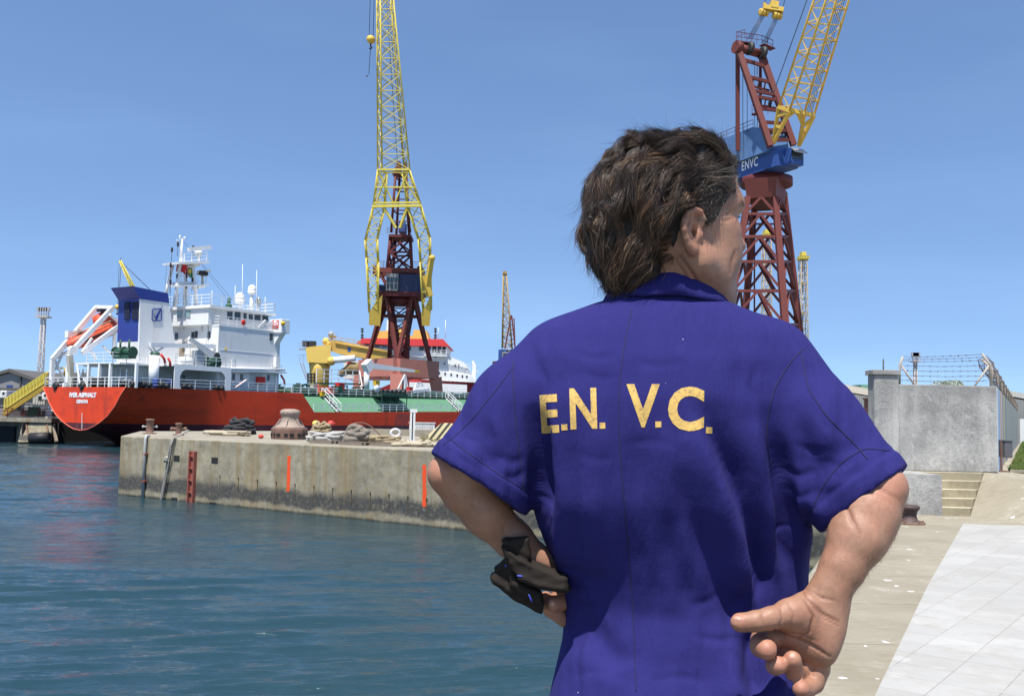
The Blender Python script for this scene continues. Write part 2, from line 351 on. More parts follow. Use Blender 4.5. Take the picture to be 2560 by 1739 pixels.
# ------------------------------------------------------------------ water and ground
QA_, QB_ = (-19.2, 46.6), (-2.8, 35.9); nr, na = 760, 900; rr = 9.0*(170.0/9.0)**(np.arange(nr)/(nr-1)); rr = np.concatenate([[0.5, 4.0], rr, [260, 420, 800, 1600, 3500, 9000]]); aa = np.linspace(-R_(58), R_(58), na)
X_ = rr[:, None]*np.sin(aa)[None]; Y_ = rr[:, None]*np.cos(aa)[None]; Z_ = np.zeros_like(X_); rn = np.random.default_rng(6)
pat = np.zeros_like(X_)
for k in range(9): a = rn.uniform(0, 6.28); L = rn.uniform(7, 26); pat += np.sin(2*np.pi*(X_*np.cos(a)*.6+Y_*np.sin(a))/L+rn.uniform(0, 6.28))
pat = np.clip(.62+.17*pat, .12, 1.4)
for k in range(58):
    L = 10**rn.uniform(-.75, .26); th = rn.normal(R_(100), R_(9)); ph = rn.uniform(0, 6.28); kx, ky = np.cos(th)*2*np.pi/L, np.sin(th)*2*np.pi/L
    fade = np.clip(1.6-np.maximum(np.gradient(rr)[:, None]*3.2, rr[:, None]*.0023*3.2)/L, 0, 1); wig = ph+.9*np.sin(X_*kx*.21+Y_*ky*.13+k)+.5*np.sin((X_*.8-Y_*.3)*2*np.pi/(L*5)+k*2.1)
    Z_ += (.0074*L**.58)*np.sin(X_*kx+Y_*ky+wig)*fade
_n = np.array([QB_[1]-QA_[1], -(QB_[0]-QA_[0])]); _n = _n/np.linalg.norm(_n); _dq = (X_-QA_[0])*_n[0]+(Y_-QA_[1])*_n[1]; Z_ *= pat*np.where(X_ > -21, np.clip(.3+np.abs(_dq)/22, .3, 1), 1); V_ = np.stack([X_, Y_, Z_+WATER], -1).reshape(-1, 3); i_ = np.arange(len(rr)-1)[:, None]*na+np.arange(na-1)[None]; F_ = np.stack([i_, i_+1, i_+na+1, i_+na], -1).reshape(-1, 4)[:, ::-1]
tag(np_mesh('water', V_, F_, M['water']), kind='structure')

QA, QB, QC, QD, QE = (-19.2, 46.6), (-2.8, 35.9), (8.2, 28.6), (9.9, 26.4), (11.82, 25.9)
SA, SB = (12.6, 25.9), (14.0, 27.9)           # right end of the steps, foot and head
def slab(name, pts, z0, z1, top, side, bevel=0.0):
    m = MB(); m.prism([(x, y, z0) for x, y in pts], (0, 0, z1-z0)); o = m.build(name, side, bevel=bevel)
    o.data.materials.append(top)
    for p in o.data.polygons:
        if p.normal.z > 0.9: p.material_index = 1
    return tag(o, kind='structure')
quay_pts = [QA, QB, QC, QD, QE, (11.82, 27.9), (14.0, 27.9), (15.2, 28.2), (60, 26.5), (400, 20), (400, 300), (130, 300), (20, 124), (-22.4, 57.0)]
slab('quay', quay_pts, -9.0, 0.0, M['quaytop'], M['quay'], bevel=0.05)

# the lower pavement on the near side, with its own water edge
low_pts = [(-2.7, -3.0), (4.3, 14.2), (5.1, 16.0), (9.88, 27.2), (14.0, 27.9), (60, 26), (60, -3)]
slab('pavement', low_pts, -8.0, LOW, M['pave'], M['quay'], bevel=0.04)
tl = MB(); tl.prism([(0.1, 2.0, LOW+0.004), (3.35, 8.7, LOW+0.004), (6.44, 14.6, LOW+0.004), (11.4, 23.8, LOW+0.004), (18, 22.9, LOW+0.004), (50, 19.0, LOW+0.004), (50, -2.5, LOW+0.004)], (0, 0, 0.012))
tag(tl.build('tiled_pavement', M['tile']), kind='structure')
# ramp that climbs to the quay, beside the steps
rp = MB(); g = lambda x, y, z: (x, y, z)
rp.add([g(12.6, 25.9, LOW+.002), g(16.5, 19.5, LOW+.002), g(60, 14.0, LOW+.002), g(60, 26.3, 0.003), g(15.2, 28.3, 0.003), g(14.0, 27.95, 0.003),
        g(12.6, 25.9, LOW-1), g(16.5, 19.5, LOW-1), g(60, 14, LOW-1), g(60, 26.3, LOW-1), g(15.2, 28.3, LOW-1), g(14, 27.95, LOW-1)],
       [(0, 1, 5), (1, 2, 3, 4), (1, 4, 5), (0, 6, 7, 1), (0, 5, 11, 6)])
tag(rp.build('ramp', M['pave']), kind='structure')
st = MB()
M['step'] = concrete('step_stone', (0.30, 0.26, 0.17), (0.19, 0.15, 0.09), (0.36, 0.32, 0.22), streaks=False)
M['tread'] = concrete('step_tread', (0.40, 0.36, 0.27), (0.3, 0.26, 0.19), (0.48, 0.44, 0.36), streaks=False)
for k in range(5):
    y0 = 25.9+0.4*k; xr = 12.6+0.28*k; z1 = LOW+0.22*(k+1)
    st.add([(11.83, y0, LOW-.5), (xr, y0, LOW-.5), (xr+.28, y0+.4, LOW-.5), (11.83, y0+.4, LOW-.5), (11.83, y0, z1-.003), (xr, y0, z1-.003), (xr+.28, y0+.4, z1-.003), (11.83, y0+.4, z1-.003)],
           [(0,3,2,1),(4,5,6,7),(0,1,5,4),(1,2,6,5),(2,3,7,6),(3,0,4,7)])
so_ = st.build('steps', M['step']); so_.data.materials.append(M['tread'])
for p in so_.data.polygons:
    if p.normal.z > 0.9: p.material_index = 1
tag(so_, 'five stone steps climbing beside the grey concrete wall', 'steps')

M['formwork'] = concrete('formwork_wall', (.26, .248, .215), (.13, .128, .118), (.36, .35, .325))
fw = MB(); fw.hexa([(QD[0], QD[1]-.03, LOW-.3), (QE[0]+.004, QE[1]-.03, LOW-.3), (QE[0]+.004, 27.88, LOW-.3), (QD[0], 27.88, LOW-.3), (QD[0], QD[1]-.03, .006), (QE[0]+.004, QE[1]-.03, .006), (QE[0]+.004, 27.88, .006), (QD[0], 27.88, .006)]); tag(fw.build('retaining_wall', M['wallgrey']), 'streaked grey retaining wall left of the steps under the concrete wall', 'wall')
# land of the far shore
M['land'] = concrete('yard_ground', (0.27, 0.25, 0.21), (0.16, 0.14, 0.12), (0.36, 0.34, 0.3), streaks=False)
fp = [(-700, 111), (-55.6, 111)] + [(-55.6+.53*t, 111+.848*t) for t in (10, 60, 104)] + [(-20, 205), (-700, 230)]
slab('shore', fp, -9, -0.02, M['land'], M['pier'])
slab('far_shore', [(-900, 252), (900, 252), (900, 900), (-900, 900)], -9, -0.3, M['land'], M['pier'])

# person's stand: added block below the picture, stone darkened to cut bounce light
M['dkstone'] = concrete('dark_stone', (.10, .095, .085), (.06, .056, .05), (.13, .125, .115), streaks=False)
slab('plinth', [(-0.72, 0.25), (1.6, 0.25), (1.6, 2.35), (0.25, 2.35)], LOW, 0.045, M['dkstone'], M['dkstone'], bevel=0.03)

# ------------------------------------------------------------------ things on the quay's face
M['redoxide'] = paint('red_oxide', (0.30, 0.09, 0.065), 0.65, dirt=(.14, .07, .05), damt=.6)
M['orange'] = paint('orange_stripe', (0.80, 0.085, 0.02), 0.7, damt=0.15)
M['pipe'] = paint('galvanised_pipe', (0.40, 0.40, 0.38), 0.5, dirt=(0.16, 0.07, 0.03), damt=0.6)
M['rope_w'] = plain('pale_rope', (0.36, 0.335, 0.29), 0.9, 0, 0.3, 20)
M['rope_g'] = plain('grey_rope', (0.13, 0.125, 0.12), 0.9, 0, 0.4, 20)
nq = (V((QB[0]-QA[0], QB[1]-QA[1], 0))).normalized(); fq = V((nq.y, -nq.x, 0))     # along the face, out of the face
QA3, QB3 = V((*QA, 0)), V((*QB, 0))
def face(px, py, out=0.0): return hitp(px, py, QA3+fq*out, fq)
def on_face(s, z, out=0.0): return QA3+nq*s+fq*out+V((0, 0, z))
def fs(px, py): p = face(px, py)-QA3; return p.dot(nq), p.z
# red steel fender channel
s0, zt = fs(487, 1110); c0 = on_face(s0, -1.5)
ladder = thing('fender_rail', 'red steel channel rail fixed down the quay wall into the water', 'fender rail', c0)
m = MB(c0); zt = -0.55; zb = WATER-.6
for k in (-.17, .17): m.bar(on_face(s0+k, zb, .09), on_face(s0+k, zt, .09), .06, .16, up=fq)
m.bar(on_face(s0, zb, .03), on_face(s0, zt, .03), .3, .04, up=fq)
m.build('channel', M['redoxide'], ladder)
m = MB(c0)
for k in range(5):
    z = zt-.2-k*.55; m = MB(c0); m.bar(on_face(s0-.15, z, .12), on_face(s0+.15, z, .12), .05); m.build('rung', M['redoxide'], ladder)
# galvanised pipe and hanging mooring ropes
s1, _ = fs(366, 1150); c1 = on_face(s1, -1)
po = thing('drain_pipe', 'pale grey pipe running down the quay wall near its corner', 'pipe', c1)
m = MB(c1); m.path([on_face(s1, 0.05, -.1), on_face(s1, .06, .07), on_face(s1, -.1, .1), on_face(s1-.02, WATER-.4, .1)], .075, 10); m.build('tube', M['pipe'], po)
m = MB(c1)
for z in (-.8, -2.1): m = MB(c1); m.box(on_face(s1, z, .06), (.26, .22, .07), math.atan2(nq.y, nq.x)); m.build('clamp', M['redoxide'], po)
s2, _ = fs(440, 1090); s3, _ = fs(405, 1230)
rnd = random.Random(3)
for k in range(4):
    m = MB(); a = on_face(s2+.05*k-.1, .10, -.15); pts = [a-fq*.55+V((0,0,.28)), a-fq*.1+V((0,0,.06)), on_face(s2-.15+.06*k, 0.05, .06+.02*k), on_face(s2-.3+.07*k, -.35, .10+.02*k)]
    for j in range(1, 9):
        q = j/8; pts.append(on_face(s2-.3+(s3-s2+.3)*q+.09*k*(1-q*.4)+rnd.uniform(-.02, .02), -.35+(WATER+.1)*q, .09+.02*k))
    m.path(pts, .024 if k else .03, 8)
    if k == 0: m.ball(on_face(s2-.42, -1.0, .15), .12, 10, (1, 1, 1.3)); m.path([on_face(s2-.42+.1*cos(a_), -1.0+.12*sin(a_*2), .15+.1*sin(a_)) for a_ in np.linspace(0, 6.28, 12)], .03, 6)
    tag(m.build('mooring_rope', M['rope_w'] if k in (0, 2) else M['rope_g']), ['pale knotted mooring rope hanging down the quay wall from the cross bollard', 'grey mooring rope hanging down the quay wall beside the pale knotted one', 'pale mooring rope without a knot hanging down the quay wall', 'outermost grey mooring rope hanging down the quay wall, nearest the red rail'][k], 'rope', 'mooring ropes hanging on the quay')
# orange stripes painted on the wall
def stripe(pa, pb, wd, label):
    (sa, za), (sb, zb_) = fs(*pa), fs(*pb); m = MB(); n = 14; P = []
    for i in range(n+1):
        q = i/n; s = sa+(sb-sa)*q; z = za+(zb_-za)*q
        P += [on_face(s-wd/2+rnd.uniform(-.02, .02), z, .006), on_face(s+wd/2+rnd.uniform(-.02, .02), z, .006)]
    m.add(P, [(2*i, 2*i+1, 2*i+3, 2*i+2) for i in range(n)]); return tag(m.build('painted_stripe', M['orange']), label, 'painted stripe')
stripe((723, 1139), (720, 1228), .19, 'orange stripe painted on the quay wall below the big capstan')
stripe((1061, 1161), (1061, 1266), .19, 'orange stripe painted on the quay wall beside the elbow of the man')
# sockets and rust drips in the wall
m = MB()
for px, py in ((442, 1145), (537, 1150), (436, 1250), (531, 1262)):
    s, z = fs(px, py); c = on_face(s, z, 0.0); m.box(c, (.42, .03, .26), math.atan2(nq.y, nq.x))
tag(m.build('wall_sockets', M['dark']), kind='structure')
m = MB()
for k in range(13):
    s, z = fs(550+k*47, 1192+k*5.2); m.bar(on_face(s, z+.03, .004), on_face(s+.01, z-.45-rnd.random()*.2, .004), .028, .01, up=fq); m.box(on_face(s, z+.05, .02), (.05, .06, .05))
tag(m.build('rust_drips', plain('rust', (0.07, 0.045, 0.025), 0.9)), kind='structure')

# ------------------------------------------------------------------ bollards
M['rust'] = paint('rusty_iron', (0.17, 0.10, 0.075), 0.75, 0.3, dirt=(0.30, 0.17, 0.09), damt=0.5, scale=2.5)
M['rustpale'] = paint('worn_iron', (0.30, 0.235, 0.19), 0.7, 0.3, dirt=(0.12, 0.065, 0.04), damt=0.6, scale=2.5)
def base_of(px, py): return gnd(px, py, 0.0)
c = base_of(723, 1097); cap = thing('mooring_capstan', 'large rusty mooring capstan on an eight sided base at the quay edge', 'capstan', c, 0.2)
m = MB(); m.lathe([(.90, 0), (.90, .50), (.86, .56)], n=8, smooth=False)
for k in range(8):
    a = 2*pi*(k+.5)/8
m.build('base', M['rust'], cap, bevel=.03)
m = MB()
for k in range(8):
    a = 2*pi*(k+.5)/8+pi/8*0; r = .90*cos(pi/8)+.004
    for dd in (-.2, .2): m = MB(); m.box((r*cos(a)-dd*sin(a), r*sin(a)+dd*cos(a), .22), (.05, .2, .15), a); m.build('socket', M['dark'], cap)
m = MB(); m.lathe([(.80, .55), (.74, .62), (.56, .72), (.45, .88), (.42, 1.05), (.44, 1.18), (.50, 1.27), (.49, 1.38), (.40, 1.46), (.2, 1.5), (0.01, 1.5)], n=32)
for k in range(6):
    a = 2*pi*k/6+.3; m.bar((.74*cos(a), .74*sin(a), .58), (.46*cos(a), .46*sin(a), 1.0), .05, .08)
m.build('drum', M['rustpale'], cap)
def post_bollard(px, py, h, r, label, cross):
    c = base_of(px, py); b = thing('mooring_bollard', label, 'bollard', c, 0.4, 'bollards at the quay corner'); m = MB()
    m.lathe([(r*1.9, 0), (r*1.9, .05), (r*1.15, .07), (r, .12), (r, h-.1), (r*1.2, h-.06), (r*1.25, h), (r*1.05, h+.03), (.01, h+.04)], n=20); m.build('post', M['rust'], b)
    if cross:
        m = MB(); m.tube((-r*2.1, 0, h*.55), (r*2.1, 0, h*.55), r*.55, n=12)
        for s in (-1, 1): m.ball((s*r*2.2, 0, h*.55), r*.72, 12)
        m.build('cross_bar', M['rust'], b)
    else:
        m = MB(); m.tube((-r*1.8, 0, h*.5), (r*1.8, 0, h*.5), r*.22, n=10)
        for s in (-1, 1): m.ball((s*r*1.8, 0, h*.5), r*.38, 10)
        m.build('cross_pin', M['pipe'], b)
post_bollard(374, 1084, .78, .19, 'tall rusty post bollard with a pale cap nearest the quay corner', False)
post_bollard(446, 1088, .62, .15, 'short rusty bollard with a ball ended cross bar where the ropes are tied', True)
post_bollard(694, 1074, .38, .16, 'small rusty bollard peeping out behind the big capstan', False)
c = gnd(2274, 1308, LOW); b = thing('mooring_bollard', 'small dark brown bollard on the pavement below the grey wall', 'bollard', c); m = MB()
m.lathe([(.30, 0), (.29, .06), (.19, .10), (.165, .2), (.18, .3), (.24, .37), (.25, .42), (.2, .46), (.01, .47)], n=24); m.build('post', paint('dark_iron', (0.075, 0.05, 0.045), 0.6, 0.3, scale=3), b)
m = MB(); m.lathe([(.37, 0), (.37, .035), (.3, .05)], n=20)
for k in range(6): m.lathe([(.03, .035), (.03, .07), (.01, .08)], (.335*cos(k), .335*sin(k), 0), n=6)
m.build('base_plate', M['rust'], b)

# ------------------------------------------------------------------ ropes heaped on the quay
def rope_coil(px, py, wpx, hpx, turns, r, mat, label, seed, kind='heap', group=None):
    c = base_of(px, py); scl = F/c.y; W = 1.3*wpx/scl; H = 1.2*hpx/scl; rn = random.Random(seed); m = MB(c); pts = []
    n = turns*18
    ph = [rn.uniform(0, 6.28) for _ in range(6)]
    for i in range(n):
        q = i/n; a = 2*pi*i/18; lay = q
        rr = (W/2-r)*(1-.45*lay*(H > W*.3))*(0.86+.14*sin(a*3.1+ph[0]+i*.07))*(.75+.25*cos(i*.83+ph[3]))
        z = r+(H-2*r)*min(1, lay*1.05)*(0.85+.15*sin(a*2+ph[1]+i*.21))
        pts.append(c+V((rr*cos(a+.3*sin(i*.13+ph[2])), rr*.75*sin(a), max(r, z))))
    m.path(pts, r, 7)
    if kind == 'loose':
        for k in range(5):
            a = rn.uniform(0, 6.28); L = W*rn.uniform(.3, .6)
            m.path([c+V((W*.3*cos(a)+L*q*cos(a+.8*sin(q*4)), .5*W*.3*sin(a)+.4*L*q*sin(a+k), r+H*.8*(1-q)**2)) for q in np.linspace(0, 1, 10)], r, 6)
    return tag(m.build('rope_coil', mat), label, 'rope', group or 'ropes heaped on the quay')
def rope_mat(name, c):
    t = NT(name); o = t.co(); wv = t.n('ShaderNodeTexWave'); wv.inputs['Scale'].default_value = 14; wv.inputs['Distortion'].default_value = 3
    t.l(t.co((1, 1, 1), rot=(.6, .5, .3)), wv.inputs['Vector'])
    cc = t.mix(t.noise(5, o, 6), sc3(c, .7), sc3(c, 1.25)); cc = t.mix(t.math('MULTIPLY', wv.outputs['Fac'], .45), cc, sc3(c, .5))
    return t.done(cc, 0.95, 0, t.bump(wv.outputs['Fac'], .6, .03))
RB, RT, RW, RG = rope_mat('black_rope', (.045, .045, .048)), rope_mat('tan_rope', (.42, .33, .20)), rope_mat('white_rope', (.55, .53, .49)), rope_mat('grey_brown_rope', (.27, .235, .19))
RC = rope_mat('cream_rope', (.55, .47, .34))
rope_coil(601, 1085, 88, 36, 9, .10, RB, 'black mooring rope coiled in a tall heap on the quay', 1)
rope_coil(575, 1089, 104, 12, 3, .07, RC, 'cream rope lying flat in front of the black rope heap', 2)
rope_coil(805, 1090, 60, 32, 9, .075, RT, 'tan rope piled high just right of the capstan', 4)
rope_coil(815, 1105, 84, 24, 6, .07, RW, 'white rope coiled on a pallet in front of the tan pile', 5)
rope_coil(890, 1108, 74, 42, 7, .13, RG, 'thick grey brown hawser coiled on a pallet', 6)
rope_coil(962, 1110, 76, 20, 6, .075, RT, 'tan rope coiled low on a pallet right of the thick hawser', 7)
rope_coil(1040, 1116, 74, 12, 4, .075, RC, 'cream rope spread loosely on the quay left of the arm of the man', 8, 'loose')
m = MB(); c = base_of(905, 1104)
m.path([c+V((-.7+1.6*q, .1, .75+.25*sin(q*3.1)-.5*q*q)) for q in np.linspace(0, 1, 10)], .03, 6); tag(m.build('wire_rope', M['rust']), 'thin brown wire looped over the thick hawser', 'wire rope')
# pallets under the heaps
M['wood'] = plain('grey_wood', (.20, .16, .12), .9, 0, .35, 6)
for i, (px, py, lab) in enumerate(((818, 1108, 'wooden pallet under the white rope'), (892, 1112, 'wooden pallet under the thick grey hawser'), (966, 1114, 'wooden pallet under the low tan rope'))):
    c = base_of(px, py); p = thing('pallet', lab, 'pallet', c, 0.5*0-.55, 'pallets under the ropes'); m = MB()
    for k in range(6): m.box((-.6+.24*k, 0, .13), (.12, .9, .025))
    m.build('deck_boards', M['wood'], p); m = MB()
    for k in (-.4, 0, .4): m.box((0, k, .06), (1.3, .09, .11))
    m.build('bearers', M['wood'], p)
for px, py, r, mt, lab in ((789, 1076, .2, 'yel', 'yellow float lying on top of the tan rope'), (826, 1074, .19, 'red', 'red float beside the yellow one behind the tan rope'), (652, 1088, .11, 'red', 'small red float lying right of the black rope')):
    c = base_of(px, py+8)+V((0, 0, .0)); M['fl_'+mt] = M.get('fl_'+mt) or paint('float_'+mt, (.62, .48, .12) if mt == 'yel' else (.6, .06, .05), .5)
    m = MB(c); z = r+(.45 if r > .15 else 0); m.ball(c+V((0, 0, z)), r, 14, (1.25, 1, 1)); m.tube(c+V((r*1.15, 0, z)), c+V((r*1.5, 0, z)), r*.2)
    tag(m.build('mooring_float', M['fl_'+mt]), lab, 'float')
# white service post, cabinet, ring and striped barrier
M['offwhite'] = paint('offwhite_steel', (.62, .63, .62), .5)
c = base_of(1030, 1104); p = thing('service_post', 'tall pale grey service post on the quay', 'post', c, .1); m = MB()
m.bx(-.13, -.03, -.09, .09, 0, 1.45); m.bx(.03, .13, -.09, .09, 0, 1.45); m.bx(-.13, .22, -.1, .1, 1.45, 1.62); m.build('post', M['offwhite'], p)
m = MB(); m.bx(-.03, .03, -.05, .06, .08, 1.45); m.build('slot', M['dark'], p); m = MB(); m.bx(-.2, .2, -.15, .15, 0, .05); m.build('foot', M['offwhite'], p)
c = base_of(1055, 1086); p = thing('electric_cabinet', 'low grey cabinet with louvred front beside the service post', 'cabinet', c, .05); m = MB()
m.bx(-.85, .85, -.4, .4, 0, .78); m.build('body', M['offwhite'], p, bevel=.02); m = MB()
for k in range(14): m.bx(-.75+.11*k, -.70+.11*k, -.43, -.4, .1, .62)
m.build('louvres', M['pipe'], p); m = MB(); m.bx(-.9, .9, -.45, .45, .78, .83); m.build('lid', M['offwhite'], p)
c = base_of(988, 1090); m = MB(c); m.path([c+V((.26*cos(a), .10*cos(a), .20+.22*sin(a))) for a in np.linspace(0, 2*pi, 20)[:-1]], .085, 10, closed=True)
tag(m.build('ring_fender', M['offwhite']), 'white ring fender standing on the quay behind the ropes', 'fender')
def stripes_mat():
    t = NT('hazard_stripes'); x, y, z = t.sep(t.co())
    s = t.math('LESS_THAN', t.math('FRACT', t.math('MULTIPLY', t.math('ADD', x, t.math('MULTIPLY', z, -.75)), 2.7)), .42)
    c = t.mix(t.gate(t.noise(3), .4, .7), (.66, .55, .27), (.55, .5, .38)); c = t.mix(s, c, (.04, .04, .035)); return t.done(c, .7)
c = base_of(1106, 1100); p = thing('hazard_barrier', 'concrete barrier with yellow and black hazard stripes on the quay', 'barrier', c, -.05); m = MB()
m.prism([(-.72, -.3, 0), (.75, -.3, 0), (.75, -.3, .6), (.48, -.3, .92), (-.05, -.3, .92), (-.72, -.3, .3)], (0, .6, 0)); m.build('block', stripes_mat(), p, bevel=.02)
# low kerb wall on the far side of the quay
m = MB(); a, b_ = V((-9.5, 60, 0)), V((1.5, 58, 0)); m.bar(a+V((0, 0, .2)), b_+V((0, 0, .2)), .5, .4); tag(m.build('kerb', M['quaytop']), kind='structure')
M['drygrass'] = plain('dry_grass', (.17, .15, .06), .9, 0, .4, 10)
m = MB(); rn = random.Random(8)
for k in range(500):
    p = base_of(rn.uniform(1050, 1120), rn.uniform(1092, 1104)); h = rn.uniform(.05, .2); d = V((rn.uniform(-.06, .06), rn.uniform(-.06, .06), h)); m.add([p+V((-.012, 0, 0)), p+V((.012, 0, 0)), p+d], [(0, 1, 2)])
tag(m.build('dry_grass', M['drygrass']), kind='stuff')

# ------------------------------------------------------------------ grey wall on the right, barbed wire, mural wall
WY = 27.9
def wp(px, py, Y=WY): return at(px, py, Y)
X0, X1 = 10.77, 14.42; ZT = wp(2490, 965).z; ZP = wp(2215, 937).z
wl = thing('concrete_wall', 'stained grey concrete wall end topped by barbed wire beside the steps', 'wall', (X0, WY, 0)); m = MB((X0, WY, 0))
m.bx(X0+.73, X1, WY, WY+.35, 0.0, ZT); m.build('wall', M['wallgrey'], wl, bevel=.025)
m = MB((X0, WY, 0)); m.bx(X0, X0+.728, WY-.02, WY+.5, 0.0, ZP); m.build('pillar', M['wallgrey'], wl, bevel=.02)
m = MB((X0, WY, 0)); m.bx(X0-.06, X0+.78, WY-.08, WY+.56, ZP+.002, ZP+.15); m.tube((X0+.36, WY+.2, ZP+.1), (X0+.36, WY+.2, ZP+.5), .012); m.build('pillar_cap', M['wallgrey'], wl, bevel=.02)
def mural():
    t = NT('mural_wall'); o = t.co(); x, y, z = t.sep(o)
    d = t.math('DIVIDE', t.math('ADD', y, t.math('MULTIPLY', t.math('SUBTRACT', t.noise(.8, o, 4), .5), 1.6)), 16.0)
    c = t.ramp(d, [(0.0, (.75, .8, .84)), (.07, (.68, .78, .9)), (.12, (.20, .38, .75)), (.15, (.72, .76, .8)), (.22, (.75, .30, .10)), (.30, (.72, .72, .74)), (.36, (.38, .17, .36)), (.42, (.7, .62, .22)), (.52, (.55, .5, .42)), (.60, (.2, .27, .4)), (.68, (.48, .45, .4)), (1, (.42, .41, .37))])
    c = t.mix(t.gate(t.noise(1.6, o, 6, .7), .6, .85), c, (.45, .43, .4))
    c = t.mix(t.math('MULTIPLY', t.gate(t.noise(1.2, t.co((1, 1, .1)), 8), .5, .7), .5), c, (.2, .19, .18)); return t.done(c, .85)
dv = V((.552, 1, 0)).normalized(); pv = V((dv.y, -dv.x, 0)); K = V((X1+.004, WY+.02, 0))
mw = thing('mural_wall', 'long concrete wall with faded colourful mural running away above the lawn', 'wall', K); m = MB(K)
E_ = K+dv*95; m.add([K, E_, E_-pv*.35, K-pv*.35, K+V((0,0,ZT-.01)), E_+V((0,0,ZT-.01)), E_-pv*.35+V((0,0,ZT-.01)), K-pv*.35+V((0,0,ZT-.01))], [(0,3,2,1),(4,5,6,7),(0,1,5,4),(1,2,6,5),(2,3,7,6),(3,0,4,7)]); m.build('wall', mural(), mw)
M['wire'] = paint('rusty_wire', (.10, .075, .06), .7); M['fpost'] = paint('fence_post', (.38, .33, .27), .7, dirt=(.2, .09, .04), damt=.6)
def barb(m, a, b, r=.008, seed=0):
    rn = random.Random(seed); a, b = V(a), V(b); L = (b-a).length; n = max(6, int(L/.22)); pts = []
    for i in range(n+1):
        q = i/n; pts.append(a+(b-a)*q-V((0, 0, .03*4*q*(1-q)))+V((0, 0, rn.uniform(-.006, .006))))
    m.path(pts, r, 5)
    for p in pts[1:-1]:
        for k in range(2):
            d = V((rn.uniform(-1, 1), rn.uniform(-1, 1), rn.uniform(-1, 1))).normalized()*.035; m.bar(p-d, p+d, .008)
FY = WY+.17
bf = thing('barbed_wire_fence', 'rusty barbed wire strung on slanting posts on top of the grey wall', 'fence', (12, FY, ZT)); o_ = (12, FY, ZT)
pl0, pl1, pl2 = wp(2249, 962, FY), wp(2250, 912, FY), wp(2257, 891, FY); pr0, pr1, pr2 = wp(2477, 966, FY), wp(2476, 912, FY), wp(2455, 884, FY)
for P in ((pl0-V((0,0,.1)), pl1, pl2), (pr0-V((0,0,.1)), pr1, pr2)):
    m = MB(o_); m.path(P, .035, 8); m.build('post', M['fpost'], bf)
for a, b_ in (((2254, 914), (2292, 965)), ((2472, 914), (2432, 965))):
    m = MB(o_); m.tube(wp(*a, FY), wp(b_[0], b_[1]+6, FY), .03); m.build('brace', M['fpost'], bf)
for k, (a, b_) in enumerate((((2259, 891), (2455, 885)), ((2255, 897), (2460, 892)), ((2253, 902), (2463, 900)), ((2250, 913), (2474, 913)), ((2250, 925), (2477, 926)), ((2250, 938), (2477, 939)), ((2250, 950), (2477, 951)))):
    m = MB(o_); barb(m, wp(*a, FY), wp(*b_, FY), .007, k); m.build('wire', M['wire'], bf)
K2 = K-pv*.17+V((0, 0, ZT)); bf2 = thing('barbed_wire_fence', 'barbed wire fence running back along the top of the mural wall', 'fence', K2)
for i in range(14):
    p = K2+dv*(1.5+i*5.5); m = MB(K2); m.path([p-V((0,0,.1)), p+V((0,0,.62)), p+V((0,0,.9))-pv*.28], .04, 6); m.build('post', M['fpost'], bf2)
for k, h in enumerate((.15, .3, .45, .6)):
    m = MB(K2); m.path([K2+dv*(.3+i*1.4)+V((0, 0, h+.04*sin(i*2.1+k))) for i in range(54)], .014, 5); m.build('wire', M['wire'], bf2)
m = MB(K2); m.path([K2+dv*(.3+i*.16)+V((0, 0, .72))-pv*.15+V((0, 0, .22*sin(i*1.3)))+pv*.22*cos(i*1.3) for i in range(480)], .012, 4); m.build('wire_coil', M['wire'], bf2)
# lawn
M['grass'] = plain('lawn_soil', (.07, .11, .025), .95, 0, .3, 3)
lw = [K+pv*.25+dv*.9, K+pv*.25+dv*90, K+pv*9+dv*90, K+pv*7+dv*1.2]
m = MB(); m.prism([p+V((0, 0, .004)) for p in lw], (0, 0, .05)); tag(m.build('lawn', M['grass']), kind='structure')
def grass_mat():
    t = NT('grass_blades'); o = t.co(); c = t.mix(t.gate(t.noise(.35, o, 6, .7), .4, .65), (.075, .15, .02), (.22, .21, .06)); c = t.mix(t.math('MULTIPLY', t.noise(5, o), .6), c, (.05, .10, .02)); return t.done(c, .7)
rn = np.random.default_rng(4); N = 42000; q = rn.random(N)**2.2*60+.9; s = .25+rn.random(N)*5.5
base = np.array(K)[None]+q[:, None]*np.array(dv)+s[:, None]*np.array(pv); base[:, 2] = .05
hh = (.05+.09*rn.random(N))*(1+q/40); ang = rn.random(N)*6.28; wv = .006*(1+q/10)
side = np.stack([np.cos(ang)*wv, np.sin(ang)*wv, 0*ang], 1); tip = base+np.stack([rn.normal(0, .03, N), rn.normal(0, .03, N), hh], 1)
vv = np.stack([base-side, base+side, tip], 1).reshape(-1, 3); tag(np_mesh('lawn_grass', vv, np.arange(3*N).reshape(-1, 3), grass_mat(), None, False), kind='stuff')
# waste bin on a post
c = gnd(2502, 1179); bn = thing('waste_bin', 'dark grey waste bin on a post at the foot of the mural wall', 'bin', c, .1); M['binm'] = paint('bin_grey', (.10, .105, .12), .5)
sc_ = c.y/F; m = MB(); m.bx(4*sc_, 24*sc_, -.16, .16, 36*sc_, 76*sc_); m.build('body', M['binm'], bn, bevel=.02)
m = MB(); m.bx(3*sc_, 25*sc_, -.18, .18, 76.4*sc_, 79*sc_); m.build('lid', M['binm'], bn); m = MB(); m.bar((2*sc_, 0, 0), (2*sc_, 0, 76*sc_), .05); m.bx(-.1, .2, -.12, .12, 0, .04); m.build('post', M['rust'], bn)
# kerb stones along the lawn
m = MB(); m.bar(K+pv*.3+dv*.62+V((0, 0, .04)), K+pv*9+dv*.9+V((0, 0, .04)), .18, .08); tag(m.build('kerb', M['quaytop']), kind='structure')
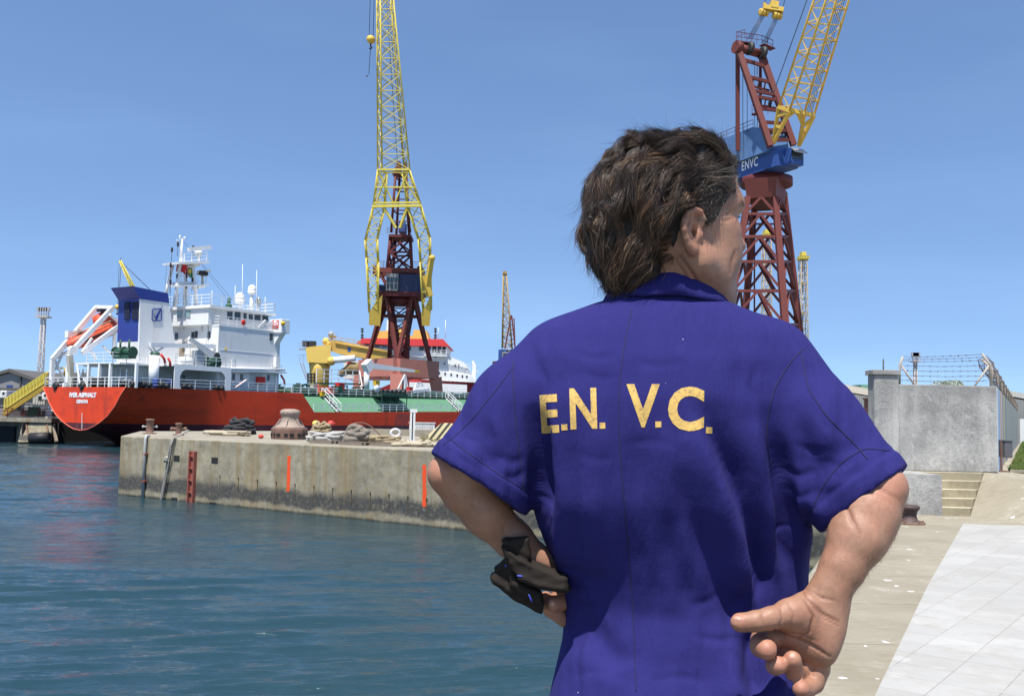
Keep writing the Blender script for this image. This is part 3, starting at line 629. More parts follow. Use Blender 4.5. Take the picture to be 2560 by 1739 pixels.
# ------------------------------------------------------------------ the red tanker
PHI = R_(58); SU = V((cos(PHI), sin(PHI), 0)); SP = V((-sin(PHI), cos(PHI), 0))
_S = at(314, 967, 100); SROOT = V((_S.x, _S.y, WATER))+SP*7.5
def SH(px, py, y=-7.5):                     # ship x, z of a pixel on the lengthwise plane y
    p = hitp(px, py, SROOT+SP*y, SP)-SROOT; return p.dot(SU), p.z
def SX(px, py, x=0.0):                      # ship y, z of a pixel on the crosswise plane x
    p = hitp(px, py, SROOT+SU*x, SU)-SROOT; return p.dot(SP), p.z
def h3(px, py, y): x, z = SH(px, py, y); return V((x, y, z))
def x3(px, py, x): y, z = SX(px, py, x); return V((x, y, z))
M['white'] = paint('ship_white', (.66, .67, .67), .45, .06, (.40, .30, .20), .34, .25)
M['white2'] = paint('ship_white_steel', (.76, .76, .75), .45, .06, (.4, .3, .22), .15, .8)
M['sblue'] = paint('funnel_blue', (.022, .045, .24), .4, .12, (.04, .05, .12), .3, .5)
M['green'] = paint('deck_green', (.115, .27, .15), .7, .18, (.25, .30, .22), .45, .35)
M['dgreen'] = paint('pipe_green', (.022, .075, .045), .55, .2, (.1, .07, .04), .3, .8)
M['boat'] = paint('lifeboat_orange', (.60, .085, .035), .5, .2, (.62, .45, .35), .5, 1.6)
M['glass'] = NT('window_glass').done((.02, .03, .035), .08, 0, None, .7)
M['glassl'] = NT('window_glass_pale').done((.22, .32, .33), .12, 0, None, .7)
M['black'] = plain('black_rubber', (.014, .014, .015), .6, 0, .3)
M['redbox'] = paint('red_box', (.6, .035, .025), .5); M['beige'] = paint('beige_steel', (.55, .5, .4), .5)
M['yel'] = paint('crane_yellow', (.62, .40, .025), .5, .15, (.2, .12, .03), .4, .7)
def hull_mat():
    t = NT('tanker_hull'); o = t.co(); x, y, z = t.sep(o)
    red = t.mix(t.noise(.25, o, 6), (.60, .045, .012), (.74, .070, .018))
    red = t.mix(t.math('MULTIPLY', t.gate(t.noise(.5, t.co((.25, 1, 1.6)), 8, .65), .50, .72), .55), red, (.25, .028, .018))
    red = t.mix(t.math('MULTIPLY', t.gate(t.noise(.8, t.co((1, 1, .12)), 8, .7), .54, .70), .6), red, (.17, .035, .025))
    dk = t.mix(t.noise(.5, t.co((.4, 1, 1)), 8, .7), (.062, .014, .017), (.125, .03, .036))
    dk = t.mix(t.math('MULTIPLY', t.gate(t.noise(1.2, t.co((1, 1, .15)), 8, .7), .55, .7), .4), dk, (.16, .12, .12))
    zz = t.math('ADD', z, t.math('MULTIPLY', t.noise(6, o), .03))
    c = t.mix(t.math('GREATER_THAN', zz, 2.55), dk, red)
    sc = t.math('MULTIPLY', t.math('LESS_THAN', t.math('ABSOLUTE', t.math('SUBTRACT', x, 47)), t.math('ADD', .3, t.math('MULTIPLY', t.noise(.9, t.co((1, 1, 2)), 8, .8), 2.6))), t.math('LESS_THAN', z, 4.3))
    c = t.mix(t.math('MULTIPLY', t.math('MULTIPLY', sc, t.gate(t.noise(3, t.co((1, 1, .4)), 8, .8), .40, .6)), .85), c, (.07, .06, .065))
    return t.done(c, t.math('ADD', .4, t.math('MULTIPLY', t.noise(2, o), .2)), 0, spec=.25, nrm=t.bump(t.noise(.7, t.co((1, 1, .6)), 3), .12, .1))
hullm = hull_mat()
ship = thing('tanker_ship', 'red hulled tanker with white superstructure and green tank deck moored stern towards us', 'ship', tuple(SROOT), PHI)
tr = [(7.5, 6.49), (6.75, 5.6), (6.0, 4.55), (4.75, 3.4), (3.5, 2.68), (2.3, 2.18), (1.2, 1.84), (0, 1.72)]
mid = [(7.5, 6.7), (7.5, 4.0), (7.5, 2.0), (7.5, 0), (7.4, -2.5), (6.6, -3.6), (4, -4.2), (0, -4.2)]
st_ = []
def section(x):
    q = min(1, max(0, x/20.0)); qs = q*q*(3-2*q); top = 6.49+.21*min(1, x/26); top = 6.7-(x-26.1)/2.4*2.4 if 26.1 < x < 28.5 else (4.25+.018*(x-28.5) if x >= 28.5 else top)
    fwd = max(0, (x-84)/18.0); nar = 1-fwd**2.0
    R = []
    for (a, b), (c, d) in zip(tr, mid):
        yy = a+(c-a)*min(1, qs*1.25); zz = b+(d-b)*min(1, qs*1.05+.15*q)
        R.append([yy, zz])
    R[0][1] = top
    for k in range(1, 8): R[k][1] = min(R[k][1], top-.15*k)
    if fwd > 0:
        for k, r_ in enumerate(R): r_[0] *= max(.01, 1-fwd**(2.2-.15*k)); r_[1] += 3.0*fwd*(k == 0)
    return [(x, -y, z) for y, z in R]+[(x, y, z) for y, z in R[::-1][1:]]
xs = [0, 1.5, 3, 5, 7.5, 10, 13, 17, 21, 26.1, 26.9, 27.7, 28.5, 40, 55, 70, 84, 90, 95, 99, 102]
m = MB(); secs = [section(x) for x in xs]; n = len(secs[0])
m.add([p for s in secs for p in s], [(i*n+k, (i+1)*n+k, (i+1)*n+k+1, i*n+k+1) for i in range(len(xs)-1) for k in range(n-1)], True)
m.add(secs[0], [tuple(range(n))]); m.build('hull', hullm, ship)
# decks
m = MB(); m.add([V(s[0])-V((0,0,.12)) for s in secs]+[V(s[-1])-V((0,0,.12)) for s in secs], [(i, i+1, len(xs)+i+1, len(xs)+i) for i in range(len(xs)-1)]); m.build('deck', M['dgreen'], ship)
# trim at the sheer: pale line round the transom
m = MB(); m.path([V(p)+V((-.02, 0, 0)) for p in secs[0]], .06, 6); m.build('transom_edge', paint('hull_red', (.62, .13, .08), .5), ship)
# name on the transom
wa, wz = SX(172, 987, -.03), SX(241, 987, -.03)
c = x3(206.8, 986.8, -.03); place_text('ship_name', 'IVER ASPHALT', 68/13.9, 12.6/22.9, c, (0, -1, 0), (0, 0, 1), M['white2'], ship, .06, 1.0)
c = x3(205.5, 1003, -.03); place_text('home_port', 'GENOVA', 29.5/13.9, 9.5/22.9, c, (0, -1, 0), (0, 0, 1), M['white2'], ship, .06, 1.0)
for py in range(1034, 1075, 5):
    m = MB(); c = x3(204.8, py, -.03); m.box(c, (.02, .16, .12)); m.build('draught_mark', M['white2'], ship)
# trunk deck with sloped sides
zt0, zt1 = 6.45, 7.05
def trunk_sec(x): q = (x-28)/42; zt = zt0+.6*q; zb = 4.2+.018*(x-28.5); return [(x, -6.9, zb), (x, -5.0, zt), (x, 5.0, zt), (x, 6.9, zb)]
m = MB(); a, b = trunk_sec(26.5), trunk_sec(88); a[0] = (28.4, -6.9, 4.2); a[3] = (28.4, 6.9, 4.2); m.add(a+b, [(0, 4, 5, 1), (1, 5, 6, 2), (2, 6, 7, 3), (0, 1, 2, 3), (7, 6, 5, 4)]); m.build('trunk_deck', M['green'], ship)
m = MB(); a, b = trunk_sec(26.6), trunk_sec(88); m.bar(V(a[1])+V((0, -.06, -.03)), V(b[1])+V((0, -.06, -.03)), .16, .22); m.build('trunk_edge', M['dgreen'], ship)
def rail(m, pts, h=1.05, n=3, gap=1.5, r=.035, rp=.04, base=0):
    pts = [V(p) for p in pts]
    for a, b in zip(pts[:-1], pts[1:]):
        L = (b-a).length; k = max(1, round(L/gap))
        for j in range(n): z = V((0, 0, h*(j+1)/n+base)); m.bar(a+z, b+z, r*2 if j == n-1 else r*1.5)
        for i in range(k+1): p = a+(b-a)*(i/k); m.bar(p, p+V((0, 0, h+base)), rp*1.7)
def raild(name, pts, **k):
    m = MB(); rail(m, pts, **k); return m.build(name, M['white2'], ship)
raild('railing', [(0.15, -7.35, 6.5), (5.9, -7.35, 6.53)]); raild('railing', [(14.2, -7.35, 6.6), (26.1, -7.35, 6.7)])
raild('railing', [(0.15, 7.35, 6.5), (0.15, -7.35, 6.5)], gap=1.2); raild('railing', [(.15, 7.35, 6.5), (26, 7.35, 6.7)])
raild('railing', [(28.6, -7.3, 4.27), (60, -7.3, 4.83), (88, -7.3, 5.3)], gap=1.6, r=.045, rp=.05); raild('railing', [(28.6, 7.3, 4.27), (88, 7.3, 5.3)], gap=3)
t0 = trunk_sec(26.8)[1]; t1 = trunk_sec(70)[1]; t2 = trunk_sec(88)[1]
raild('railing', [V(t0)+V((0, .1, 0)), V(t1)+V((0, .1, 0)), V(t2)+V((0, .1, 0))], gap=1.6, r=.05, rp=.055)
# flights of steps down the sloped side
for x in (SH(810, 971, -5)[0]-.4, SH(1118, 980, -5)[0]-.4):
    T = V(trunk_sec(x)[1])+V((0, 0, .1)); B = V((x+.9, -7.1, trunk_sec(x)[0][2]+.15)); m = MB()
    for dx in (0, .8):
        for dz in (0, 1.0): m.bar(T+V((dx, 0, dz)), B+V((dx, 0, dz)), .10 if dz else .16)
        for q in (0, .5, 1): p = T+(B-T)*q+V((dx, 0, 0)); m.bar(p, p+V((0, 0, 1.0)), .08)
    sobj = m.build('deck_stairs', M['white2'], ship); m = MB()
    for q in np.linspace(.05, .95, 9): p = T+(B-T)*q; m.box(p+V((.4, 0, 0)), (.8, .22, .04))
    m.build('treads', M['dark'], sobj)
# cargo manifold bridge over the slope
xa, xb = SH(946, 975, -6.2)[0], SH(1010, 980, -6.2)[0]; zt = zt0+.35
m = MB(); m.bx(xa, xb, -6.9, -4.6, zt-.1, zt+.05); m.bx(xa, xb, -6.95, -6.8, zt+.05, zt+.5)
for i in range(4):
    x = xa+.1+(xb-xa-.2)*i/3; m.bar((x, -6.85, zt), (x, -6.85, 4.7), .1); m.bar((x, -6.85, zt-1.1), (x, -5, zt-.2), .09)
m.bar((xa, -6.85, zt-1.25), (xb, -6.85, zt-1.25), .1); m.bar((xa, -6.85, 4.8), (xb+1.5, -6.85, 4.8), .1); m.bx(xa+.1, xb-.1, -5.4, -4.7, 5.1, zt-.1); m.build('manifold_platform', M['dgreen'], ship)
m = MB()
for i in range(6): x = xa+.4+(xb-xa-.8)*i/5; m.tube((x, -6.7, zt+.75), (x, -3, zt+.75), .16); m.lathe([(.26, 0), (.26, .12)], (x, -6.8, zt+.75), (0, 1, 0), 12)
m.build('manifold_pipes', M['black'], ship)
# tangle of deck pipes, hatches and valves
rn = random.Random(21); m = MB()
for k in range(9):
    y = -4.2+k*.95; m.tube((27.5+rn.random()*4, y, 7.0+rn.random()*.5), (84, y, 7.5+rn.random()*.5), rn.uniform(.09, .2))
for k in range(46):
    x = rn.uniform(28, 72); y = rn.uniform(-4.6, 3.5); h = rn.uniform(.5, 1.7); m.tube((x, y, 6.4), (x, y, 6.5+h), rn.uniform(.08, .3)); m.lathe([(rn.uniform(.2, .45), 0), (.3, .12)], (x, y, 6.5+h), n=10)
    if k % 3 == 0: m.box((x, y, 6.9+h*.4), (rn.uniform(.6, 2.2), rn.uniform(.5, 1.4), rn.uniform(.4, 1.0)))
for k in range(18): x = rn.uniform(29, 72); y = rn.uniform(-4.5, -1); m.path([(x, y, 6.6), (x, y, 7.9), (x+1.2, y, 8.1), (x+1.2, y, 7.0)], .12, 8)
m.build('deck_piping', M['dgreen'], ship)
m = MB(); rails = [h3(791, 956, -2), h3(898, 958, -2)]; rail(m, rails, h=1.9, n=3, gap=1.4, r=.05, rp=.06); m.bar(rails[1]+V((0, 0, 1.9)), h3(905, 966, -3.5), .1); m.bar(rails[1], h3(906, 976, -3.5), .12); m.build('catwalk_rail', M['white2'], ship)
m = MB(); m.bar(rails[0]-V((0,0,.1)), rails[1]-V((0,0,.1)), 1.2, .2); m.bx(rails[0].x, rails[1].x+9, -3.5, 1.5, 6.4, rails[0].z-.7); m.build('catwalk', M['dgreen'], ship)
for px, py, y, s, mt in ((850, 966, -4.6, .9, 'redbox'), (1024, 974, -4.6, .7, 'redbox'), (826, 976, -4.4, .8, 'orange'), (800, 974, -4.4, .8, 'orange'), (941.5, 971.6, -6.9, 0, 'white2'), (996, 984, -4.5, .5, 'redbox'), (786, 968, -4, .8, 'beige'), (806, 985, -5.3, .5, 'yel'), (941, 958, -3, .7, 'yel')):
    p = h3(px, py, y); m = MB()
    if s: m.box(p, (s*1.3, s*.8, s)); m.box(p+V((0, 0, s*.55)), (s*1.4, s*.9, s*.12)); m.build('deck_box', M[mt], ship)
    else: m.lathe([(.02, 0), (.55, .01), (.55, .1), (.02, .11)], p, (0, -1, 0), 20); m.build('signal_disc', M[mt], ship)
# midship hose crane
p0, p1 = h3(917, 952, -1), h3(917, 912, -1); q = h3(1035, 927, -1)
m = MB(); m.tube(p0-V((0, 0, 2)), p1-V((0, 0, .4)), .45, .4, 14); cr = m.build('hose_crane', M['white2'], ship); m = MB(); m.bar(p1+V((-.4, 0, -.6)), p1+V((.9, 0, .3)), 1.0, 1.5); m.bar(p1+V((.5, 0, -.1)), q, .7, .9, w2=.3, h2=.4); m.build('boom', M['white2'], cr)
m = MB(); m.bar(q, q+(q-p1).normalized()*1.2, .35, .4); m.build('boom_tip', M['yel'], cr)
m = MB(); A_ = h3(1012, 936, -3.5); m.bar(A_, h3(995, 972, -3.5), .16); m.bar(A_, h3(1012, 972, -3.5), .3); m.bar(A_, h3(1018, 972, -3.5), .3); m.build('hose_davit', M['white2'], ship)
m = MB(); a, b = h3(1028, 978, -4.5), h3(1068, 974, -4.5); m.bar(a, b, .9, .5); c = h3(1052, 956, -4.5); d = h3(1041, 957, -4.5)
for P in ((d, c), (d, h3(1036, 974, -4.5)), (c, h3(1064, 972, -4.5)), (h3(1048, 957, -4.5), h3(1046, 974, -4.5))): m.bar(P[0], P[1], .18)
m.bar(h3(1038, 966, -4.5), h3(1059, 965, -4.5), .16); m.build('gangway_cradle', M['white2'], ship)

# superstructure -----------------------------------------------------------------
ZB = 9.25                                   # boat deck
zd = lambda z: z
S1 = h3(548, 811, -6.6); xa = S1.x; z_br = S1.z; xf = SH(701, 835, -6.6)[0]
m = MB(); m.bx(xa, xf, -6.6, 6.6, 6.45, z_br); sup = m.build('deckhouse', M['white'], ship)
m = MB(); m.bx(xa+.004-.06, xf+.05, -6.66, 6.66, z_br-.14, z_br+.02); m.bx(xa+.3, xf+.02, -6.63, -6.6, z_br-3.0, z_br-2.93); m.build('deckhouse_trim', M['white2'], ship)
# aft house under the funnel and boat deck overhang with arched openings
xh = SH(330, 900, -2.1)[0]
m = MB(); m.bx(4.9, xa-.01, -3.6, 4.2, 6.45, ZB+.1); m.build('aft_house', M['white'], ship)
x0, x1 = SH(435, 950, -7.38)[0], SH(577, 950, -7.38)[0]; zt, zl = SH(500, 914, -7.38)[1], SH(500, 926, -7.38)[1]
m = MB(); m.bx(x0-.2, xf+.6, -7.4, -3.3, zt-.22, zt); m.bx(1.2, x0-.2, -4.6, 3.8, ZB-.2, ZB); m.bx(x0-.2, 4.8, 3.8, 7.4, zt-.22, zt); m.build('boat_deck', M['white2'], ship)
def arch_pts(xl, xr, zb, ztop, ch=.75, c2=.35):
    return [(xl, zb+c2), (xl, ztop-ch), (xl+.25, ztop-ch*.35), (xl+ch*.9, ztop), (xr-ch*.9, ztop), (xr-.25, ztop-ch*.35), (xr, ztop-ch), (xr, zb+c2)]
# frame: two posts and a header with chamfered corners
xl, xr = SH(449, 950, -7.38)[0], SH(563, 950, -7.38)[0]; m = MB()
def outl(pts, y=-7.42, d=.12): m.prism([(a, y, b) for a, b in pts], (0, d, 0))
outl([(x0, 6.5), (xl-.02+.3, 6.5), (xl, 6.95), (xl, zl-.75), (xl+.25, zl-.25), (xl+.7, zl), (xl+.7, zt), (x0, zt)])
outl([(x1, 6.6), (x1, zt), (xr-.7, zt), (xr-.7, zl), (xr-.25, zl-.25), (xr, zl-.75), (xr, 6.95), (xr-.3, 6.6)])
outl([(xl+.702, zl), (xr-.702, zl), (xr-.702, zt-.002), (xl+.702, zt-.002)])
m.build('arch_frame', M['white2'], ship)
raild('railing', [(xl, -7.38, 6.55), (xr, -7.38, 6.62)], gap=1.9)
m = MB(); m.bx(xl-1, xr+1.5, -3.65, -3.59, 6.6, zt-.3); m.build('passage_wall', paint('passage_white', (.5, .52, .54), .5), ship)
for px, py in ((458, 945), (520, 948), (536, 948), (505, 942), (584, 942), (604, 942), (671, 944)):
    y = -3.66 if px < 570 else -6.61; p = h3(px, py, y); m = MB(); m.box(p, (.42, .06, .75)); m.build('porthole', M['glass'], ship)
m = MB(); p = h3(632, 950, -6.62); m.box(p+V((0, 0, -.3)), (1.0, .05, 2.2)); m.build('door', paint('door_grey', (.5, .52, .52), .5), ship)  # door a little greyer than the deckhouse wall
for px, py in ((648, 950), (655, 950)): p = h3(px, py, -6.9); m = MB(); m.box(p, (.75, .4, .85)); m.lathe([(.2, 0), (.2, .03)], p+V((0, -.2, 0)), (0, -1, 0), 12); m.build('fire_box', M['redbox'], ship)
m = MB(); p = h3(603, 958, -7.4); m.bar(p+V((-.9, 0, -.5)), p+V((.8, 0, .5)), .3, .04); m.build('banner', paint('banner', (.75, .55, .52), .6), ship)
# pipes along the deckhouse at boat deck level
m = MB()
for dz, y in ((0, -7.3), (-.35, -7.2)): m.tube(h3(575, 920, y)+V((0, 0, dz)), h3(712, 924, y)+V((0, 0, dz)), .13)
m.build('pipe_run', M['white2'], ship)
for px, py in ((482, 838), (490, 838), (522, 837), (441, 840), (490.5, 836)):
    if px == 490: continue
    m = MB(); p = x3(px, py, xa-.03); m.box(p, (.06, .5, .8)); m.build('porthole', M['glass'], ship)
m = MB(); p = h3(678, 842, -6.62); m.box(p, (.5, .06, .9)); m.build('porthole', M['glass'], ship)
p = x3(452.5, 887, xa-.04); m = MB(); m.box(p, (.06, 1.15, 2.9)); m.build('door', paint('brown_door', (.33, .26, .18), .6), ship)
# wheelhouse
yw = -5.4; cw = h3(522, 767, yw); xw = cw.x; zw = cw.z-.1; xwf = SH(672, 785, yw)[0]
m = MB(); m.bx(xw, xwf, yw, -yw, z_br, zw); whl = m.build('wheelhouse', M['white'], ship)
m = MB(); m.bx(xw-.25, xwf+.7, yw-.55, -yw+.55, zw, zw+.35); m.build('wheelhouse_roof', M['white2'], ship)
for a, b_, zt_, zb_ in ((568, 581, 779, 796), (586.5, 601, 780, 797), (609, 616, 783, 797), (622, 631.5, 786, 797), (636.5, 651, 787, 799), (656, 670, 788, 798)):
    P = [h3(a, zt_, yw-.01), h3(b_, zt_, yw-.01), h3(b_, zb_+3, yw-.01), h3(a, zb_+2, yw-.01)]; m = MB(); m.prism(P, (0, -.04, 0)); m.build('bridge_window', M['glass'], whl)
for a, b_ in ((442.5, 456), (463, 476)):
    P = [x3(a, 777, xw-.02), x3(b_, 776, xw-.02), x3(b_, 794, xw-.02), x3(a, 794, xw-.02)]; m = MB(); m.prism(P, (-.05, 0, 0)); m.build('bridge_window', M['glassl'], whl)
# bridge deck rail and wing
xg0, xg1 = SH(673, 810, -7.6)[0], SH(725, 800, -7.6)[0]
raild('railing', [(xa+.05, 6.4, z_br), (xa+.05, -6.55, z_br), (xg0-.2, -6.55, z_br)], gap=1.4)
WT, WBt = SH(706, 797, -8.0)[1], SH(704, 832, -8.0)[1]
xg0 = SH(704, 815, -8.0)[0]; xg1 = SH(725, 815, -8.0)[0]; yi = SX(673, 815, xg0)[0]
m = MB(); m.bx(xg0, xg1, -8.0, yi, WBt, WT); m.build('bridge_wing', M['white'], ship, bevel=.06)
m = MB(); P = [(xg0+.3, yi+.1, WBt-.55), (xg1-.4, yi+.1, WBt-.55), (xg1-.4, -7.6, WBt), (xg0+.3, -7.6, WBt)]; m.prism([(xg0+.2, -6.6, WBt-1.4), (xg0+.2, -7.7, WBt), (xg0+.2, -6.0, WBt)], (xg1-xg0-.6, 0, 0)); m.build('wing_bracket', M['white'], ship)
m = MB(); c = x3(688, 811, xg0-.03); m.box(c, (.03, 1.15, 1.05)); m.build('wing_emblem', M['redbox'], ship); m = MB(); m.lathe([(.01, 0), (.47, 0), (.47, .02), (.01, .02)], c+V((-.015, 0, 0)), (-1, 0, 0), 20); m.build('emblem_disc', M['white2'], ship)
m = MB()
for k in range(4):
    a = pi/2*k; m.prism([c+V((-.04, .07*cos(a)-.07*sin(a), .07*sin(a)+.07*cos(a))), c+V((-.04, .36*cos(a)-.08*sin(a), .36*sin(a)+.08*cos(a))), c+V((-.04, .28*cos(a)-.28*sin(a), .28*sin(a)+.28*cos(a))), c+V((-.04, .08*cos(a)-.36*sin(a), .08*sin(a)+.36*cos(a)))], (-.01, 0, 0))
m.build('emblem_quarters', M['redbox'], ship)
m = MB(); p = h3(707.5, 808, -8.1); m.ball(p, .28, 10); m.build('wing_lamp', M['yel'], ship)
m = MB(); m.bar(h3(645, 818, -6.56), h3(664, 800, -6.56), .14); m.prism([(SH(648, 822, -6.5)[0], -6.5, z_br), (xg0-.1, -6.5, z_br), (xg0-.1, -6.5, WT-.1)], (0, .05, 0)); m.build('wing_bulwark', M['white2'], ship)
# monkey island rail, domes, aerials
zr = zw+.35
raild('railing', [(xw-.1, 5.6, zr), (xw-.1, yw-.4, zr), (xwf+.6, yw-.4, zr), (xwf+.6, 5.6, zr)], h=1.25, gap=1.7)
for px, py, r, base in ((600, 744, 1.0, 764), (630, 723, .86, 768), (646, 751, .62, 766)):
    p = h3(px, py, -3); b_ = V((p.x, p.y, zr)); m = MB(); m.ball(p, r*.6, 16, (1, 1, 1.15)); m.lathe([(.5*r, -.72*r), (.66*r, -.3*r)], p, n=14); dm = m.build('satellite_dome', M['white2'] if r > .7 else M['pipe'], ship); m = MB(); m.tube(b_, p-V((0, 0, r*.6)), .28 if px == 630 else .18, .2, 10); m.build('dome_mast', M['white2'], dm)
for px, y0, y1 in ((606.5, 660, 745), (642, 676, 752), (588, 714, 750), (530, 726, 760), (663, 742, 770)):
    a, b_ = h3(px, y1, -3.5), h3(px, y0, -3.5); m = MB(); m.tube(V((a.x, a.y, zr)), b_, .05, .025, 6); m.build('aerial', M['white2'], ship)
m = MB(); p = h3(572, 758, -3.5); m.lathe([(.45, 0), (.4, .5), (.2, .9), (.25, 1.3), (.05, 1.5)], V((p.x, p.y, zr))); m.build('compass', M['dgreen'], ship)
# signal mast
ym = -1.0
def mp(px, py, y=ym): return h3(px, py, y)
L0, L1 = mp(437, 764), mp(450, 656); R0, R1 = mp(494, 762), mp(481, 656); L0.z = zr-.2; R0.z = zr-.2
m = MB()
for dy in (0, 2.2):
    d = V((0, dy, 0)); e = V((0, dy*.6, 0)); m.tube(L0+d, L1+e, .26, .2, 10); m.tube(R0+d, R1+e, .26, .2, 10); m.tube(mp(443, 708)+e, mp(487, 708)+e, .18)
for k in range(5): a = L0+(L1-L0)*(k+.5)/5.; b_ = R0+(R1-R0)*(k+.5)/5.; m.tube(a, b_, .05)
for px in (452, 462, 468, 474): m.tube(mp(px, 762), mp(px+2, 660), .035, n=5)
m.build('mast_legs', M['white2'], ship)
m = MB(); a, b_ = mp(427, 659), mp(504, 657); m.bar(a, b_, 3.0, .25); m.prism([mp(484, 659), mp(503, 660), mp(500, 664), mp(487, 669)], (0, 1.4, 0)); rail(m, [a+V((1.2, -.9, 0)), b_+V((0, -.9, 0))], h=1.3, gap=1.0, r=.045, rp=.05); m.bar(mp(435, 715), mp(515, 713), 1.6, .2); rail(m, [mp(494, 713), mp(515, 713)], h=1.7, gap=1.2); m.prism([mp(496, 716), mp(515, 715), mp(512, 718), mp(498, 722)], (0, 1.2, 0)); m.build('mast_platform', M['white2'], ship)
m = MB(); m.tube(mp(452, 656), mp(455, 597), .22, .12, 8); m.bar(mp(448, 598), mp(462, 596), .16); m.tube(mp(449, 598), mp(450, 588), .07); m.tube(mp(461, 597), mp(462, 592), .1); m.tube(mp(441, 600), mp(452, 606), .05); m.build('topmast', M['white2'], ship)
m = MB(); c = mp(496, 633); m.lathe([(.5, 0), (.45, .4), (.2, .7)], c-V((0, 0, .2)), n=12); m.tube(mp(497, 657), c, .16); m.tube(mp(489, 636), mp(501, 646), .14); m.bar(mp(471, 624, ym-.7), mp(526, 618, ym-.7), .35, .5); m.build('radar', M['white2'], ship)
m = MB(); c = mp(506, 683); m.bar(mp(493, 680), mp(525, 677), .25, .3); m.tube(c, mp(506, 712), .16); m.build('radar', M['beige'], ship); m = MB(); m.box(c, (1.2, .7, .5)); m.build('radar_motor', M['black'], ship)
for px, py in ((430, 624), (483, 619), (427, 662), (426, 703), (481, 699), (443, 690), (466, 688), (465, 715), (445, 610)):
    m = MB(); p = mp(px, py); m.lathe([(.09, -.3), (.13, -.2), (.13, .2), (.07, .28)], p, n=8); m.tube(p-V((0, 0, .3)), p-V((0, 0, 1.5)), .03, n=5); m.build('signal_lamp', M['black'], ship)
m = MB()
for a, b_ in (((417, 658), (412, 740)), ((427, 664), (426, 764)), ((459, 604), (580, 748)), ((505, 664), (566, 744)), ((458, 674), (458, 762)), ((446, 675), (446, 762))): m.tube(mp(*a), mp(*b_), .022, n=4)
m.build('rigging', M['black'], ship)
fl = thing('flag', 'red and green flag hanging under the mast platform of the tanker', 'flag', SROOT+SU*mp(466, 664).x+SP*ym+V((0, 0, mp(466, 664).z)), PHI)
fm = NT('flag_cloth'); xx, yy, zz = fm.sep(fm.co()); fmat = fm.done(fm.mix(fm.math('GREATER_THAN', xx, .45), (.45, .012, .02), (.015, .17, .04)), .8)
P = []; N_ = 14
for i in range(N_+1):
    for j in range(7):
        q = i/N_; r_ = j/6; P.append((-1.35+2.2*q, .16*sin(q*9+r_*2), -.0-1.15*r_*(.8+.35*q)+.12*sin(q*5)))
m = MB(); m.add(P, [(i*7+j, (i+1)*7+j, (i+1)*7+j+1, i*7+j+1) for i in range(N_) for j in range(6)], True); m.build('cloth', fmat, fl)
m = MB(); m.ball((.45, -.12, -.62), .26, 10, (1, .3, 1)); m.build('crest', M['yel'], fl)

# funnel ---------------------------------------------------------------------------
yf = -2.1; xq0, xq1 = SH(351, 751, yf)[0], SH(423, 755, yf)[0]; xq0b, xq1b = SH(348, 858, yf)[0], SH(438, 857, yf)[0]; zft = SH(385, 752, yf)[1]; zfb = SH(390, 857, yf)[1]
yp = SX(297, 755, xq0)[0]
def quadbox(m, xa0, xa1, xb0, xb1, y0, y1, z0, z1): m.hexa([(xb0, y0, z0), (xb1, y0, z0), (xb1, y1, z0), (xb0, y1, z0), (xa0, y0, z1), (xa1, y0, z1), (xa1, y1, z1), (xa0, y1, z1)])
m = MB(); quadbox(m, xq0, xq1, xq0b, xq1b, yf, yp, zfb, zft); m.bx(xq0b, xq1b+.6, yf-.01, yp+.01, ZB-.1, zfb); fun = m.build('funnel', M['white'], ship)
m = MB(); quadbox(m, xq0-.02, xq0+.35, xq0b-.02, xq0b+.35, yf+.25, yp+.06, zfb+.02, zft+.3); m.build('funnel_aft_plate', M['sblue'], fun)
for a, b_ in ((311.5, 325), (330, 346)):
    P = [x3(a, 755, xq0-.06), x3(b_, 753, xq0-.06), x3(b_-.5, 797, xq0-.06), x3(a-.5, 798, xq0-.06)]; m = MB(); m.prism(P, (-.04, 0, 0)); lv = m.build('louvre', M['dark'], fun); m = MB()
    for k in range(8):
        q = (k+.5)/8; m.bar(P[0]+(P[3]-P[0])*q+V((-.06, 0, 0)), P[1]+(P[2]-P[1])*q+V((-.06, 0, 0)), .03, .035)
    m.build('slats', M['sblue'], lv)
# cap flaring aft
zc1 = SH(331, 715, yf)[1]; xc = SH(331, 715, yf)[0]; xcf = SH(420, 733, yf)[0]; zcf = SH(420, 733, yf)[1]
m = MB(); za = zc1+.1; P0 = [(xq0, yf-.04, zft), (xq1, yf-.04, zft), (xq1, yp+.04, zft), (xq0, yp+.04, zft)]
top = [(xc, yf-.04, zc1), (xcf, yf-.04, zcf), (xcf, yp+.04, zcf), (xc, yp+.04, zc1)]
m.hexa(P0+top); lip = .28; m.build('funnel_cap', M['sblue'], fun)
m = MB(); m.bx(xc+.8, xcf-.5, yf+.5, yp-.5, zcf-.3, zcf+.05); m.build('funnel_top', M['black'], fun)
# tick emblem in a rounded square on the funnel side
def fp_(px, py): return h3(px, py, yf-.03)
a, b_, c_, d_ = (380.5, 772), (403.5, 772), (403.5, 801), (380.5, 801); m = MB(); P = []
for (cx, cy), s0 in (((384.5, 776.5), 180), ((400, 776), 270), ((400, 797.5), 0), ((384, 797.5), 90)):
    for k in range(5): th = R_(s0+22.5*k); P.append(fp_(cx+3.7*cos(th), cy+4.2*sin(th)))
m.path(P, .06, 6, closed=True); m.build('emblem_frame', M['sblue'], fun)
m = MB(); m.prism([fp_(383, 783), fp_(388, 793), fp_(406.5, 763), fp_(391, 803)], (0, -.05, 0)); m.build('emblem_tick', M['sblue'], fun)

